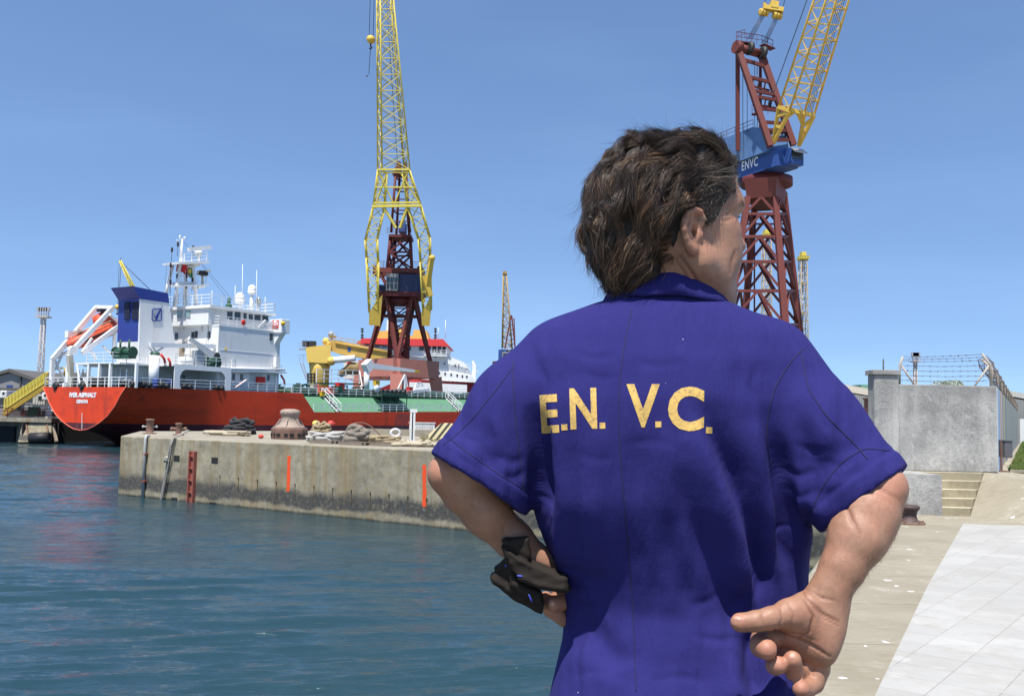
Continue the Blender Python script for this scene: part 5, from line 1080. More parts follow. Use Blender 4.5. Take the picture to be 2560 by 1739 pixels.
m = MB(rk); m.tube(LT, RT+V((-.3, 0, .3)), .5, n=14); m.lathe([(.75, -.35), (.75, .35)], LT, RT-LT, 16); m.build('head_shaft', M['oxide'], cr2)
m = MB(rk)
for q in (.45, .98): m.lathe([(.55, -.3), (.8, -.15), (.8, .15), (.55, .3)], lerp(LT, RT, q)+V((0, -.3, .25)), RT-LT, 16)
m.lathe([(.25, -.1), (.45, 0), (.25, .1)], B1(1925, 258, -3), (1, .3, 0), 12); m.build('sheaves', M['black'], cr2)
m = MB(rk); a, b, c = B1(1841, 103, -4.5), B1(1905, 112, -3), B1(1932, 124, -2); rail(m, [a, b, c], h=1.1, gap=.8, r=.03, rp=.03, n=2); rail(m, [B1(1845, 101, -2.5), B1(1862, 95, -2.5)], h=1.0, gap=.6, r=.03, rp=.03, n=2); m.bar(b, c, .8, .12); m.bar(B1(1841, 106, -4), B1(1880, 112, -3), .9, .12); m.build('head_railing', M['oxdark'], cr2)
m = MB(rk); rail(m, [B1(1880, 285, -5), B1(1920, 285, -5)], h=1, gap=.7, n=2, r=.025, rp=.03); m.bar(B1(1880, 286, -5), B1(1900, 286, -5), .7, .1); rail(m, [HP(l3, -.4, zT), HP(l0+9, -.4, zT)], h=.9, n=2, gap=1.5, r=.025, rp=.025); m.build('railing', M['oxdark'], cr2)
m = MB(rk)
for px in (1857, 1868, 1887, 1893): m.tube(B1(px, 150, -3), B1(px, 330, -3), .035, n=4)
m.build('ropes', M['cable'], cr2)
# jib
FL, FR = B1(1933, 358, -6), B1(1997, 364, -4); Jb = [B1(1947, 268, -8), B1(1974, 277, -9.5), B1(2011, 284, -8.5), B1(2035, 289, -7)]
Jt = [at(2041, -18, RY-16), at(2071, -18, RY-18), at(2096, -18, RY-17), at(2128, -18, RY-15)]
lattice('jib', cr2, rk, M['cyel2'], Jb, [lerp(a, b, 1.25) for a, b in zip(Jb, Jt)], 10, .13, .045, 'Z')
m = MB(rk)
for a, b in ((FL, Jb[0]), (FL, Jb[1]), (FR, Jb[2]), (FR, Jb[3]), (Jb[0], Jb[1]), (Jb[1], Jb[2]), (Jb[2], Jb[3]), (lerp(FL, Jb[0], .5), lerp(FL, Jb[1], .5)), (lerp(FR, Jb[2], .5), lerp(FR, Jb[3], .5)), (lerp(FL, Jb[1], .8), lerp(Jb[1], Jb[2], .3)), (lerp(FR, Jb[2], .7), lerp(Jb[1], Jb[2], .55)), (lerp(FL, Jb[0], .75), lerp(FL, Jb[1], .95)), (lerp(FR, Jb[2], .6), lerp(FR, Jb[3], .9)), (Jb[0], Jb[3])): m.bar(a, b, .36)
m.build('jib_foot', M['cyel2'], cr2)
m = MB(rk); m.tube(at(2025, -20, RY-14), B1(1940, 215, -4), .05, n=4); m.tube(B1(1940, 215, -4), B1(1926, 255, -3), .05, n=4)
for dx in (0, 3, 6, 9): m.tube(lerp(Jb[2], Jb[3], .2+dx*.05), lerp(Jt[2], Jt[3], .2+dx*.05), .03, n=4)
m.build('ropes', M['cable'], cr2)
# sheave block in the luffing ropes
bq = B1(1932, 25, -3.5); sb = thing('sheave_block', 'yellow double sheave block held by ropes above the red crane mast', 'sheave block', bq); m = MB(bq)
m.bar(B1(1908, 20, -3.5), B1(1956, 27, -3.5), .9, .5); m.bar(B1(1925, 13, -3.5), B1(1944, 16, -3.5), 1.0, .8); m.bar(B1(1912, 8, -3.5), B1(1910, 24, -3.5), .3); m.bar(B1(1956, 20, -3.5), B1(1954, 34, -3.5), .3); m.build('crosshead', M['cyel2'], sb)
for px, py in ((1909, 32), (1943, 40)):
    p = B1(px, py, -3.5); m = MB(bq)
    for d in (-.35, 0, .35): m.lathe([(.25, -.1), (.42, -.12), (.36, 0), (.42, .12), (.25, .1)], p+V((d, d*.3, 0)), (1, .3, 0), 16)
    m.build('sheave', M['cyel2'], sb)
m = MB(rk)
for i in range(5):
    d = i*2.6; m.tube(B1(1902+d, 38, -3.5), B1(1868+d*1.2, 98, -3.3), .03, n=4); m.tube(B1(1936+d, 45, -3.5), B1(1906+d*1.1, 108, -3), .03, n=4)
for px, py in ((1911, 10), (1929, 8), (1941, 16), (1957, 22)): m.tube(B1(px, py, -3.5), at(px+12, -30, RY-4.5), .04, n=4)
m.build('luffing_ropes', M['cable'], cr2)

# --- smaller cranes farther off --------------------------------------------------------
TY = 250.0; C1 = lambda px, py, dy=0.0: at(px, py, TY+dy); tk = V((C1(1262, 940).x, TY, -.3))
cr3 = thing('luffing_crane', 'small far harbour crane with yellow jib and blue cab left of the shoulder', 'crane', tk)
lattice('jib', cr3, tk, M['cdull'], [C1(1255, 872), C1(1282, 886), C1(1280, 880, 3), C1(1257, 868, 3)], [C1(1258, 684), C1(1266, 684), C1(1266, 682, 2), C1(1259, 682, 2)], 14, .16, .08, 'Z')
m = MB(tk); m.bx(C1(1257, 680).x, C1(1267, 680).x, TY-.3, TY+2.3, C1(1260, 685).z, C1(1260, 678).z); m.build('jib_head', M['cdull'], cr3)
m = MB(tk); m.bar(C1(1288, 872), C1(1279, 788), .4); m.bar(C1(1262, 872), C1(1278, 788), .35); m.bar(C1(1288, 872), C1(1285, 795), .3); [m.bar(C1(1279-.6*k, 800+12*k), C1(1286+.4*k, 800+12*k), .2) for k in range(6)]; m.build('mast', M['oxide'], cr3)
m = MB(tk); m.bx(C1(1246, 880).x, C1(1296, 880).x, TY+1, TY+7, C1(1260, 903).z, C1(1260, 873).z); m.build('machinery_house', M['cblue'], cr3); m = MB(tk); m.bx(C1(1256, 880).x, C1(1276, 880).x, TY-1, TY+1, C1(1260, 898).z, C1(1260, 880).z); cb = m.build('cab', M['gridgrey'], cr3); m = MB(tk); m.bx(C1(1258, 880).x, C1(1274, 880).x, TY-1.1, TY-1, C1(1260, 892).z, C1(1260, 883).z); m.build('cab_window', M['glass'], cb)
m = MB(tk); x_ = tk.x; z_ = C1(1262, 904).z
m.hexa([V((x_+a*b_, TY+c*b_, zz)) for zz, b_ in ((-.3, 4.2), (z_, 2.6)) for a, c in ((-1, -1), (1, -1), (1, 1), (-1, 1))]); m.lathe([(3.4, z_-.5), (3.4, z_)], (x_, TY, 0)); m.build('pedestal', M['oxide'], cr3)
for i, (px0, px1, pxb0, pxb1, pyt, lab) in enumerate(((1911, 1928, 1906, 1932, 592, 'far pale lattice crane mast seen through the legs of the red tower crane'), (2003, 2018, 2000, 2024, 648, 'far yellow lattice crane mast just right of the red tower crane'))):
    Y = 240.0; E1 = lambda px, py, dy=0.0: at(px, py, Y+dy); k = V((E1((pxb0+pxb1)/2, 950).x, Y, -.3)); cr = thing('crane_mast', lab, 'crane', k)
    b0, b1 = E1(pxb0, 950), E1(pxb1, 950); t0_, t1_ = E1(px0, pyt), E1(px1, pyt); e = V((0, 2.2, 0)); z0 = V((0, 0, b0.z+.3))
    lattice('mast_lattice', cr, k, M['cdull'], [b0-z0, b1-z0, b1+e-z0, b0+e-z0], [t0_, t1_, t1_+e, t0_+e], 22, .10, .05, 'Z')
    m = MB(k); m.bx(t0_.x-.4, t1_.x+.4, Y-.3, Y+2.5, t0_.z, t0_.z+.9); m.bx(t0_.x+.2, t1_.x-.2, Y, Y+2, t0_.z+.9, t0_.z+2); rail(m, [t0_+V((-.6, -.4, 0)), t1_+V((.6, -.4, 0))], h=1, gap=.8); m.build('mast_head', M['cyel'], cr)
    m = MB(k); m.tube(lerp(b0, b1, .4)+e*.5-z0, lerp(t0_, t1_, .5)+e*.5, .2); [m.box(lerp(lerp(b0, b1, .5), lerp(t0_, t1_, .5), q)+V((0, .6, 0)), (1.2, .6, 1.0)) for q in (.3, .55, .8)]; m.build('mast_ladder', M['gridgrey'], cr)
LY = 235.0; G1 = lambda px, py, dy=0.0: at(px, py, LY+dy); k = V((G1(352, 960).x, LY, -.05)); cr4 = thing('crawler_crane', 'far yellow lattice jib leaning left above the blue funnel', 'crane', k)
jt = [G1(298, 652), G1(302, 651), G1(303, 652, 1.5), G1(299, 653, 1.5)]; jb_ = [G1(345, 760), G1(357, 757), G1(358, 757, 2), G1(346, 760, 2)]
lattice('jib', cr4, k, M['cyel'], jb_, jt, 13, .14, .09, 'Z')
m = MB(k); m.bar(G1(351, 756, 1), V((k.x, LY+1, -.05)), 1.4, 1.4); m.bx(k.x-3, k.x+6, LY-2, LY+4, -.05, 4); m.build('body', M['cyel'], cr4)
m = MB(k); m.tube(G1(300, 652, .7), G1(375, 724, .7), .08, n=4); m.tube(G1(298, 655, .7), G1(294, 766, .7), .06, n=4); m.tube(G1(303, 655, .7), G1(299, 720, .7), .06, n=4); m.tube(G1(301, 652, .7), G1(303, 643, .7), .07, n=4); m.build('ropes', M['cable'], cr4)
hk = G1(293.6, 768, .7); h_ = thing('crane_hook', 'small yellow hook block hanging in front of the sky left of the blue funnel', 'hook', hk); m = MB(); m.lathe([(.1, -.6), (.6, -.3), (.6, .5), (.15, .7)], n=10); m.build('block', M['cyel2'], h_); m = MB(); m.tube((0, 0, -.5), (0, 0, -1.5), .1, n=6); m.ball((0, 0, -1.6), .3, 8); m.build('hook', M['cable'], h_)

# --- second ship ------------------------------------------------------------------------
OY = 226.0; oscale = OY/F; O1 = lambda px, py, dy=0.0: at(px, py, OY+dy)
ok = V((O1(1000, 1000).x, OY, WATER)); os_ = thing('supply_vessel', 'white and red offshore supply vessel with red roofed wheelhouse behind the cranes', 'ship', ok)
M['ored'] = paint('vessel_red', (.50, .04, .045), .5, .1, (.3, .05, .05), .3, .2); M['roofred'] = paint('roof_red', (.62, .05, .05), .5, .08, (.5, .1, .1), .2, .3); M['oyel'] = paint('vessel_yellow', (.62, .43, .10), .5, .12, (.45, .3, .1), .3, .3); M['ochre'] = paint('ochre_crane', (.50, .315, .075), .5, .15, (.25, .15, .05), .4, .4)
def slabp(name, mat, pts, d0, d1, par=os_): m = MB(ok); m.prism([O1(x, y)+V((0, d0, 0)) for x, y in pts], (0, d1-d0, 0)); return m.build(name, mat, par)
zwl = O1(1000, 1036).z
m = MB(ok); bowx = O1(1226, 960).x; stx = O1(800, 1000).x; zd0, zd1 = O1(1000, 940).z, O1(1200, 958).z
out = []
for x, hw_, ztp in ((stx, 8, O1(850, 975).z), (O1(940, 960).x, 8.5, O1(940, 975).z), (O1(1030, 945).x, 8.5, zd0+.4), (O1(1130, 950).x, 7, zd0+.3), (O1(1200, 958).x, 3.6, zd0-.9), (bowx, .2, zd0-.7)):
    out += [V((x, OY+8-hw_, ztp)), V((x, OY+8+hw_, ztp)), V((x-2*(hw_ < 4), OY+8+hw_*.7, WATER-1)), V((x-2*(hw_ < 4), OY+8-hw_*.7, WATER-1))]
m.add(out, [(4*i+a, 4*i+(a+1) % 4, 4*i+4+(a+1) % 4, 4*i+4+a) for i in range(5) for a in range(4)]+[(0, 1, 2, 3), (20, 21, 22, 23)]); m.build('hull', M['ored'], os_)
slabp('forecastle', M['white'], [(1020, 944), (1033, 900), (1086, 870), (1110, 885), (1160, 905), (1192, 955), (1060, 951)], .5, 15.5)
slabp('bow_bulwark', M['white'], [(1020, 946), (1192, 956), (1180, 940), (1020, 918)], -.1, .4)
slabp('accommodation', M['white'], [(900, 940), (900, 900), (935, 862), (1010, 862), (1085, 872), (1110, 905), (1110, 946)], 1.0, 15)
slabp('wheelhouse', M['white'], [(905, 880), (905, 862), (1118, 866), (1112, 890), (1060, 893)], .2, 15.6)
slabp('wheelhouse_roof', M['roofred'], [(891, 858), (908, 846), (1108, 848), (1125, 866), (1000, 864)], -.8, 16.5)
for a, b, y0, y1 in ((1014, 1028, 864, 875), (1048, 1060, 864, 876), (1062, 1077, 864, 878), (1081, 1091, 865, 880), (1094, 1103, 866, 882), (1106, 1114, 867, 884), (935, 950, 862, 869), (955, 968, 862, 869), (972, 980, 862, 869)): slabp('bridge_window', M['glass'], [(a, y0), (b, y0), (b-1, y1), (a-1, y1)], .12, .2)
for px, py in ((1094, 908), (1111, 908), (1098, 932), (1113, 934), (1128, 936), (1143, 938), (1156, 940), (1167, 941), (1089, 890), (1138, 913), (1146, 914)): slabp('porthole', M['glass'], [(px-2, py-3), (px+2, py-3), (px+2, py+3), (px-2, py+3)], -.2 if py > 915 else .4, -.1 if py > 915 else .5)
m = MB(ok); rail(m, [O1(1070, 886, -.4), O1(1116, 888, -.4)], h=1.3, gap=1.4, r=.05, rp=.05); rail(m, [O1(1112, 912, 0), O1(1176, 926, 0)], h=1.4, gap=1.6, r=.05, rp=.05); m.bar(O1(1060, 888, -.2), O1(1118, 890, -.2), 1.5, .2); m.build('railing', M['white2'], os_)
slabp('funnel_block', M['oyel'], [(935, 847), (938, 824), (975, 822), (980, 835), (1028, 835), (1030, 820), (1062, 822), (1070, 849)], 4, 12)
slabp('mast_block', M['oyel'], [(985, 835), (985, 815), (1005, 815), (1005, 835)], 6, 10); slabp('white_funnel', M['white'], [(955, 790), (972, 790), (972, 825), (953, 825)], 9, 12)
for px in (905, 1088): m = MB(ok); m.tube(O1(px, 848, 2), O1(px+1, 822, 2), .14); [m.bar(O1(px-3, y_, 2), O1(px+4, y_, 2), .35) for y_ in (822, 828, 838, 844)]; m.build('signal_mast', M['black'], os_)
m = MB(ok); m.tube(O1(1113, 848, 3), O1(1114, 800, 3), .06, n=5); m.tube(O1(1095, 846, 3), O1(1096, 818, 3), .06, n=5); m.build('aerial', M['white2'], os_)
m = MB(ok); m.bar(O1(1184, 952, 2), O1(1186, 912, 2), .9); m.bar(O1(1186, 914, 2), O1(1182, 902, 2), .6); m.bar(O1(1186, 914, 2), O1(1192, 930, 2), .4); m.build('deck_davit', M['white2'], os_)
slabp('mid_deck', M['white'], [(856, 945), (856, 905), (905, 900), (960, 905), (960, 945)], 1.5, 14); slabp('cargo_house', M['white'], [(1025, 976), (1025, 955), (1168, 962), (1168, 985)], -1.5, -.3); 
m = MB(ok); m.lathe([(.3, 0), (.6, .05), (.6, .2), (.3, .25)], O1(874, 908, .8), (0, -1, 0), 14); m.build('life_ring', M['redbox'], os_)
# its knuckle crane stands on the after deck
kk = O1(797, 955, -6); kc = thing('deck_crane', 'ochre yellow knuckle boom deck crane with two black boxes on top', 'crane', V((kk.x, kk.y, 0))); ko = V((kk.x, kk.y, 0)); D_ = lambda px, py, dy=0.0: at(px, py, OY-6+dy)
r_ = (D_(824, 920).x-D_(775, 920).x)/2; xc_ = D_(799, 920).x; m = MB(ko); m.lathe([(r_, WATER+2), (r_, D_(800, 925).z), (r_*1.12, D_(800, 905).z)], (xc_, kk.y, 0), n=20); m.build('pedestal', M['oyel'], kc)
m = MB(ko); m.hexa([D_(768, 905, -2.6), D_(826, 908, -2.6), D_(826, 908, 2.6), D_(768, 905, 2.6), D_(764, 868, -2.6), D_(828, 860, -2.6), D_(828, 860, 2.6), D_(764, 868, 2.6)]); m.build('turret', M['oyel'], kc)
m = MB(ko); m.prism([D_(820, 852, -1.5), D_(838, 850, -1.5), D_(978, 878, -1.5), D_(978, 892, -1.5), D_(925, 898, -1.5), D_(880, 890, -1.5), D_(845, 884, -1.5), D_(826, 876, -1.5)], (0, 3, 0)); bm_ = m.build('main_boom', M['ochre'], kc); m = MB(ko); m.bx(D_(872, 870).x, D_(880, 870).x, kk.y-1.56, kk.y-1.5, D_(875, 880).z, D_(875, 869).z); m.build('plate', M['cblue'], bm_); m = MB(ko); rail(m, [D_(822, 852, -1.5), D_(900, 864, -1.5)], h=1.2, gap=1.4, r=.05, rp=.05); m.tube(D_(838, 856, -1.8), D_(975, 881, -1.8), .2); m.build('boom_rail', M['ochre'], bm_)
m = MB(ko)
for k_ in range(8): a_ = k_*.7; m.tube(D_(812+k_*2, 872-k_*2, -1.6), D_(818+k_, 850+k_, -1.8), .16)
m.ball(D_(815, 853, -1.2), .9, 12); m.build('hoses', M['oyel'], kc); m = MB(ko); m.ball(D_(828, 902, -2), 1.1, 12); m.tube(D_(822, 903, -2), D_(836, 897, -1.8), .9, .5); m.build('hydraulics', M['oyel'], kc)
m = MB(ko); m.tube(D_(834, 900, -2), D_(888, 895, -2), .75, n=12); m.build('lift_cylinder', M['white2'], kc)
for a, b in ((759, 773), (776, 790)): m = MB(ko); m.bx(D_(a, 860).x, D_(b, 860).x, kk.y-1.5, kk.y+.5, D_(770, 867).z, D_(770, 853).z); m.build('floodlight_box', M['black'], kc)
m = MB(ko); rail(m, [D_(749, 872, -2), D_(764, 870, -2)], h=1.4, gap=.8); m.bar(D_(749, 873, -2), D_(764, 872, -2), 1.2, .2); rail(m, [D_(748, 905, -2), D_(768, 903, -2)], h=1.6, gap=.8); m.bar(D_(750, 906, -2), D_(766, 950, -2), .2); m.bar(D_(757, 906, -2), D_(770, 950, -2), .2); m.build('access_platform', M['gridgrey'], kc)
m = MB(ko); m.path([D_(848, 930, -1), D_(852, 933, -1), D_(866, 927, -1), D_(878, 920, -1), D_(890, 922, -1), D_(900, 928, -1)], [.8, .9, 1.0, 1.5, 1.6, 1.5], 10); m.build('folded_jib', paint('boom_brown', (.22, .15, .06), .6), kc)
m = MB(ko); m.ball(D_(828, 836, 1), .8, 10); m.ball(D_(836, 840, 1), .5, 8); m.tube(D_(829, 850, 1), D_(829, 838, 1), .3); m.build('top_lamps', M['gridgrey'], kc)
m = MB(ko)
for px in (770, 778, 786): m.bar(D_(px, 958, -4), D_(px, 932, -4), .35)
for py in (935, 943, 951): m.bar(D_(770, py, -4), D_(786, py, -4), .3)
m.build('ladder_cage', M['black'], kc)

# ------------------------------------------------------------------ light masts
def light_mast(px, pt, pb, wd0, wd1, Y, lab, lamps, zb):
    a = at(px[0], pt, Y); b = at(px[1], pb, Y); k = V((b.x, Y, zb)); k.x = a.x; t = thing('light_mast', lab, 'light mast', k, 0, 'floodlight masts'); s = Y/F
    B_ = [V((a.x+x*wd1*s/2, Y+y*wd1*s/2, zb)) for x, y in ((-1,-1),(1,-1),(1,1),(-1,1))]; T_ = [V((a.x+x*wd0*s/2, Y+y*wd0*s/2, a.z)) for x, y in ((-1,-1),(1,-1),(1,1),(-1,1))]
    lattice('lattice', t, k, M['fpost2'], B_, T_, 16, .09, .045, 'Z')
    m = MB(k); L = lamps*s/2; m.bx(a.x-L, a.x+L, Y-1, Y+1, a.z, a.z+.25); rail(m, [V((a.x-L, Y-1, a.z)), V((a.x+L, Y-1, a.z))], h=1.0, gap=.8); m.build('platform', M['fpost2'], t)
    for i in range(5):
        x = a.x-L+2*L*(i+.5)/5; m = MB(k); m.bar((x, Y, a.z+.2), (x, Y, a.z+1.7), .12); m.box((x, Y-.3, a.z+1.7), (.7, .35, .75)); m.build('floodlight', M['gridgrey'], t)
M['fpost2'] = paint('galvanised_mast', (.46, .40, .35), .6)
light_mast((109, 98), 794, 940, 8, 13, 190.0, 'tall floodlight mast standing behind the warehouses at the left', 30, -.02)
light_mast((2288, 2289), 905, 960, 6, 9, 205.0, 'floodlight mast seen through the barbed wire above the grey wall', 17, -.02)

# ------------------------------------------------------------------ left pier, sheds, gangway
WY_ = 118.0; W1 = lambda px, py, dy=0.0: at(px, py, WY_+dy)
def corrugated(name, c, k=2.2):
    t = NT(name); x, y, z = t.sep(t.co()); w_ = t.n('ShaderNodeTexWave'); w_.inputs['Scale'].default_value = k; t.l(t.co((1, 1, .001)), w_.inputs['Vector'])
    cc = t.mix(t.noise(.3, t.co((1, 1, .3)), 6), sc3(c, .75), sc3(c, 1.2)); return t.done(cc, .7, 0, t.bump(w_.outputs['Fac'], .6, .1))
M['sheet'] = corrugated('grey_sheeting', (.27, .27, .265)); M['sheetl'] = corrugated('pale_sheeting', (.55, .53, .48)); M['fascia'] = plain('dark_fascia', (.09, .085, .08), .8)
k = W1(20, 1010, 14); sh1 = thing('warehouse', 'grey gabled warehouse with dark roof edge at the far left', 'warehouse', V((k.x, k.y, -.02))); so1 = V((k.x, k.y, -.02)); Wd = lambda px, py: at(px, py, WY_+14)
def gb(z=0): return [V((Wd(-70, 1000).x, WY_+14, -.02)), V((Wd(88, 1000).x, WY_+14, -.02)), Wd(88, 953), Wd(27, 931), Wd(-70, 957)]
m = MB(so1); m.prism(gb(), (0, 45, 0)); m.build('wall', M['sheet'], sh1)
m = MB(so1)
for a, b in ((Wd(90, 953), Wd(27, 929.5)), (Wd(27, 929.5), Wd(-72, 957))): m.prism([a+V((0, -.5, 0)), b+V((0, -.5, 0)), b+V((0, -.5, .45)), a+V((0, -.5, .45))], (0, 46, 0))
m.build('roof', M['fascia'], sh1); m = MB(so1); m.bx(Wd(-70, 1000).x, Wd(100, 1000).x, WY_+10, WY_+14, Wd(0, 976).z, Wd(0, 970).z); m.build('canopy', M['fascia'], sh1); m = MB(so1); m.bx(Wd(17, 960).x, Wd(32, 960).x, WY_+13.9, WY_+14, Wd(20, 967).z, Wd(20, 962).z); m.build('blue_sign', M['cblue'], sh1); m = MB(so1); m.bx(Wd(51, 950).x, Wd(54, 950).x, WY_+13.8, WY_+14, -.02, Wd(50, 940).z); m.build('downpipe', M['fascia'], sh1)
k = at(90, 960, 150); sh2 = thing('warehouse', 'long warehouse with pale roof behind the gabled one', 'warehouse', V((k.x, 152, -.02))); so2 = V((k.x, 152, -.02)); Wf = lambda px, py: at(px, py, 152)
m = MB(so2); m.bx(Wf(-60, 980).x, Wf(210, 980).x, 152, 190, -.02, Wf(100, 952).z); m.build('wall', M['sheet'], sh2); m = MB(so2); z_ = Wf(100, 952).z; m.hexa([V((Wf(-60, 980).x, 151, z_)), V((Wf(210, 980).x, 151, z_)), V((Wf(210, 980).x, 191, z_)), V((Wf(-60, 980).x, 191, z_)), V((Wf(-60, 980).x, 168, Wf(60, 930).z)), V((Wf(210, 980).x, 168, Wf(60, 930).z)), V((Wf(210, 980).x, 172, Wf(60, 930).z)), V((Wf(-60, 980).x, 172, Wf(60, 930).z))]); m.build('roof', M['sheetl'], sh2); 
for px in (35, 65, 90): m = MB(so2); p = Wf(px, 933); m.lathe([(.5, 0), (.5, .7), (.8, .8), (.1, 1.1)], V((p.x, 169, Wf(60, 932).z)), n=10); m.build('roof_vent', M['gridgrey'], sh2)
# gangway
gB, gT = at(10, 1031, 112), at(116, 962, 109.5); gw = thing('gangway', 'yellow gangway with lattice handrails leading up to the stern of the red tanker', 'gangway', V((gB.x, gB.y, 0))); go = V((gB.x, gB.y, 0)); dg_ = (gT-gB); n_ = 13
m = MB(go); gs = V((-.3, 1, 0))*1.0; m.hexa([gB, gB+gs, gT+gs, gT, gB+V((0,0,.3)), gB+gs+V((0,0,.3)), gT+gs+V((0,0,.3)), gT+V((0,0,.3))]); m.bar(gB-V((0, .1, .2)), gT-V((0, .1, .2)), .15, .5); m.build('walkway', paint('gangway_ochre', (.34, .22, .03), .6), gw)
for s in (0, 1):
    m = MB(go); o2 = gs*s; m.bar(gB+o2+V((0,0,.4)), gT+o2+V((0,0,.4)), .14); m.bar(gB+o2+V((0,0,1.6)), gT+o2+V((0,0,1.5)), .12)
    for i in range(n_): a = gB+dg_*(i/n_)+o2; m.bar(a+V((0,0,.3)), a+V((0,0,1.6)), .13); b = gB+dg_*((i+1)/n_)+o2; m.bar(a+V((0,0,.4)), b+V((0,0,1.5)), .08)
    m.build('handrail', M['cyel'], gw)
m = MB(go); m.path([gT+V((0,0,1.5)), at(118, 935, 109.5), at(135, 922, 109.2), at(161, 919, 109), at(162, 938, 109)], .1, 6); m.build('top_rail', M['cyel2'], gw)
# pier details
py_ = 110.9; Q1 = lambda px, py, dy=0.0: at(px, py, py_+dy)
m = MB(); m.bx(Q1(-200, 1040).x, Q1(146, 1040).x, py_-1.6, py_+.1, -.45, .02); tag(m.build('pier_edge', M['pier']), kind='structure')
m = MB(); m.hexa([Q1(45, 1104, -2.2), Q1(128, 1104, -2.2), Q1(128, 1104, .3), Q1(45, 1104, .3), Q1(58, 1050, -1.2), Q1(129, 1050, -1.2), Q1(129, 1050, .3), Q1(58, 1050, .3)]); tag(m.build('pier_buttress', M['quay']), kind='structure')
m = MB(); m.bx(Q1(-100, 1080).x, Q1(40, 1080).x, py_-.35, py_+.4, WATER-1, -1.0); m.bx(Q1(130, 1080).x, Q1(150, 1080).x, py_-.35, py_+.4, WATER-1, -.5); m.hexa([V((-55.4+.53*t+.85*e, 110.8+.848*t-.53*e, z)) for z in (WATER-1, -.45) for t, e in ((-2, 0), (45, 0), (45, .25), (-2, .25))]); tag(m.build('pier_openings_and_shade', M['dark']), kind='structure')  # dark blocks for the openings; dark sheet stands in for shade along the wall
p, q = Q1(76, 1095, -3.2), Q1(124, 1093, -3.2); fd = thing('cylinder_fender', 'black cylinder fender hung on chains at the left pier', 'fender', p); m = MB(p); d = (q-p).normalized(); L = (q-p).length; m.lathe([(.32, 0), (.62, 0), (.62, L), (.32, L), (.32, 0)], p, d, 20, caps=False); m.build('cylinder', M['black'], fd)
for px0, px1 in ((66, 76), (117, 122)): m = MB(p); m.path([Q1(px0, 1062, -1.6), Q1(px0+2, 1078, -2.4), Q1(px1, 1092, -3)], .09, 6); m.build('chain', M['rust'], fd)
m = MB(); m.bar(Q1(131, 1052, -.6), Q1(141, 1104, -2.5), .3); tag(m.build('timber_prop', M['wood']), 'leaning timber prop under the left pier beside the stern', 'prop')
rn = random.Random(12); pal = [M['white2'], M['gridgrey'], M['sheet'], M['beige'], M['dark'], M['dgreen']]
for i, (px, py, w_, h_, mt, nm, lab) in enumerate(((45, 985, 22, 12, 'cblue', 'container', 'dark blue container on the left pier under the gangway'), (8, 985, 16, 18, 'white2', 'container', 'white container at the left edge of the pier'), (100, 998, 36, 26, 'sheetl', 'portable_cabin', 'pale site cabin on the pier behind the gangway foot'), (112, 990, 14, 18, 'white2', 'portable_cabin', 'narrow white cabin beside the stern of the tanker'))):
    c = at(px, py, 116.5-i*.7); s = c.y/F; W_, H_ = w_*s, h_*s; t = thing(nm, lab, nm.replace('_', ' '), V((c.x, c.y, 0))); zc = max(c.z, H_/2); m = MB(); m.bx(-W_/2, W_/2, 0, 2.4, zc-H_/2, zc+H_/2); m.build('body', M[mt], t, bevel=.04); m = MB(); [m.bar((-W_/2+W_*k/6, -.02, zc-H_/2+.1), (-W_/2+W_*k/6, -.02, zc+H_/2-.1), .08) for k in range(1, 6)]; m.build('ribs', M[mt], t); m = MB(); m.bx(-W_*.1, W_*.25, -.06, 0, zc-H_*.1, zc+H_*.3); m.build('hatch', M['glass'], t)
gl = ['dark welding unit nearest the gangway foot on the left pier', 'pale pump set on the left pier under the lower end of the gangway', 'grey tool crate at the left edge of the pier', 'rusty brown reel stand below the middle of the gangway', 'green gas rack beside the pale site cabin', 'dark switch box between the two cabins on the pier', 'white water tank on the pier close to the stern of the tanker', 'grey compressor on the pier edge above the concrete buttress', 'low brown crate on the pier next to the stern of the tanker']
for i in range(9):
    px = (22, 38, 6, 60, 84, 106, 126, 72, 136)[i]; c = at(px, 1036, 112.2+rn.random()*2); h_ = rn.uniform(.5, 1.5); t = thing('deck_equipment', gl[i], 'equipment', V((c.x, c.y, 0)), rn.random(), 'gear on the left pier'); w_ = rn.uniform(.5, 1.5); m = MB(); m.bx(-w_/2, w_/2, -.3, .3, .15, h_); m.build('case', [M['dark'], M['beige'], M['gridgrey'], M['rust'], M['dgreen'], M['fascia'], M['white2'], M['gridgrey'], M['rust']][i], t, bevel=.05); m = MB(); m.path([(-w_/2, 0, h_), (-w_/2, 0, h_+.25), (w_/2, 0, h_+.25), (w_/2, 0, h_)], .04, 6); m.bx(-w_/2, w_/2, -.3, .3, 0, .12); m.build('frame', M['gridgrey'], t)
c0 = V((at(60, 1036, 111.2).x, 111.2, 0)); pr = thing('pier_railing', 'thin dark railing along the edge of the left pier', 'railing', c0); m = MB(c0); rail(m, [V((at(-20, 1036, 111.2).x, 111.2, 0)), V((at(135, 1036, 111.2).x, 111.2, 0))], h=1.1, gap=2); m.build('rails', M['oxdark'], pr)

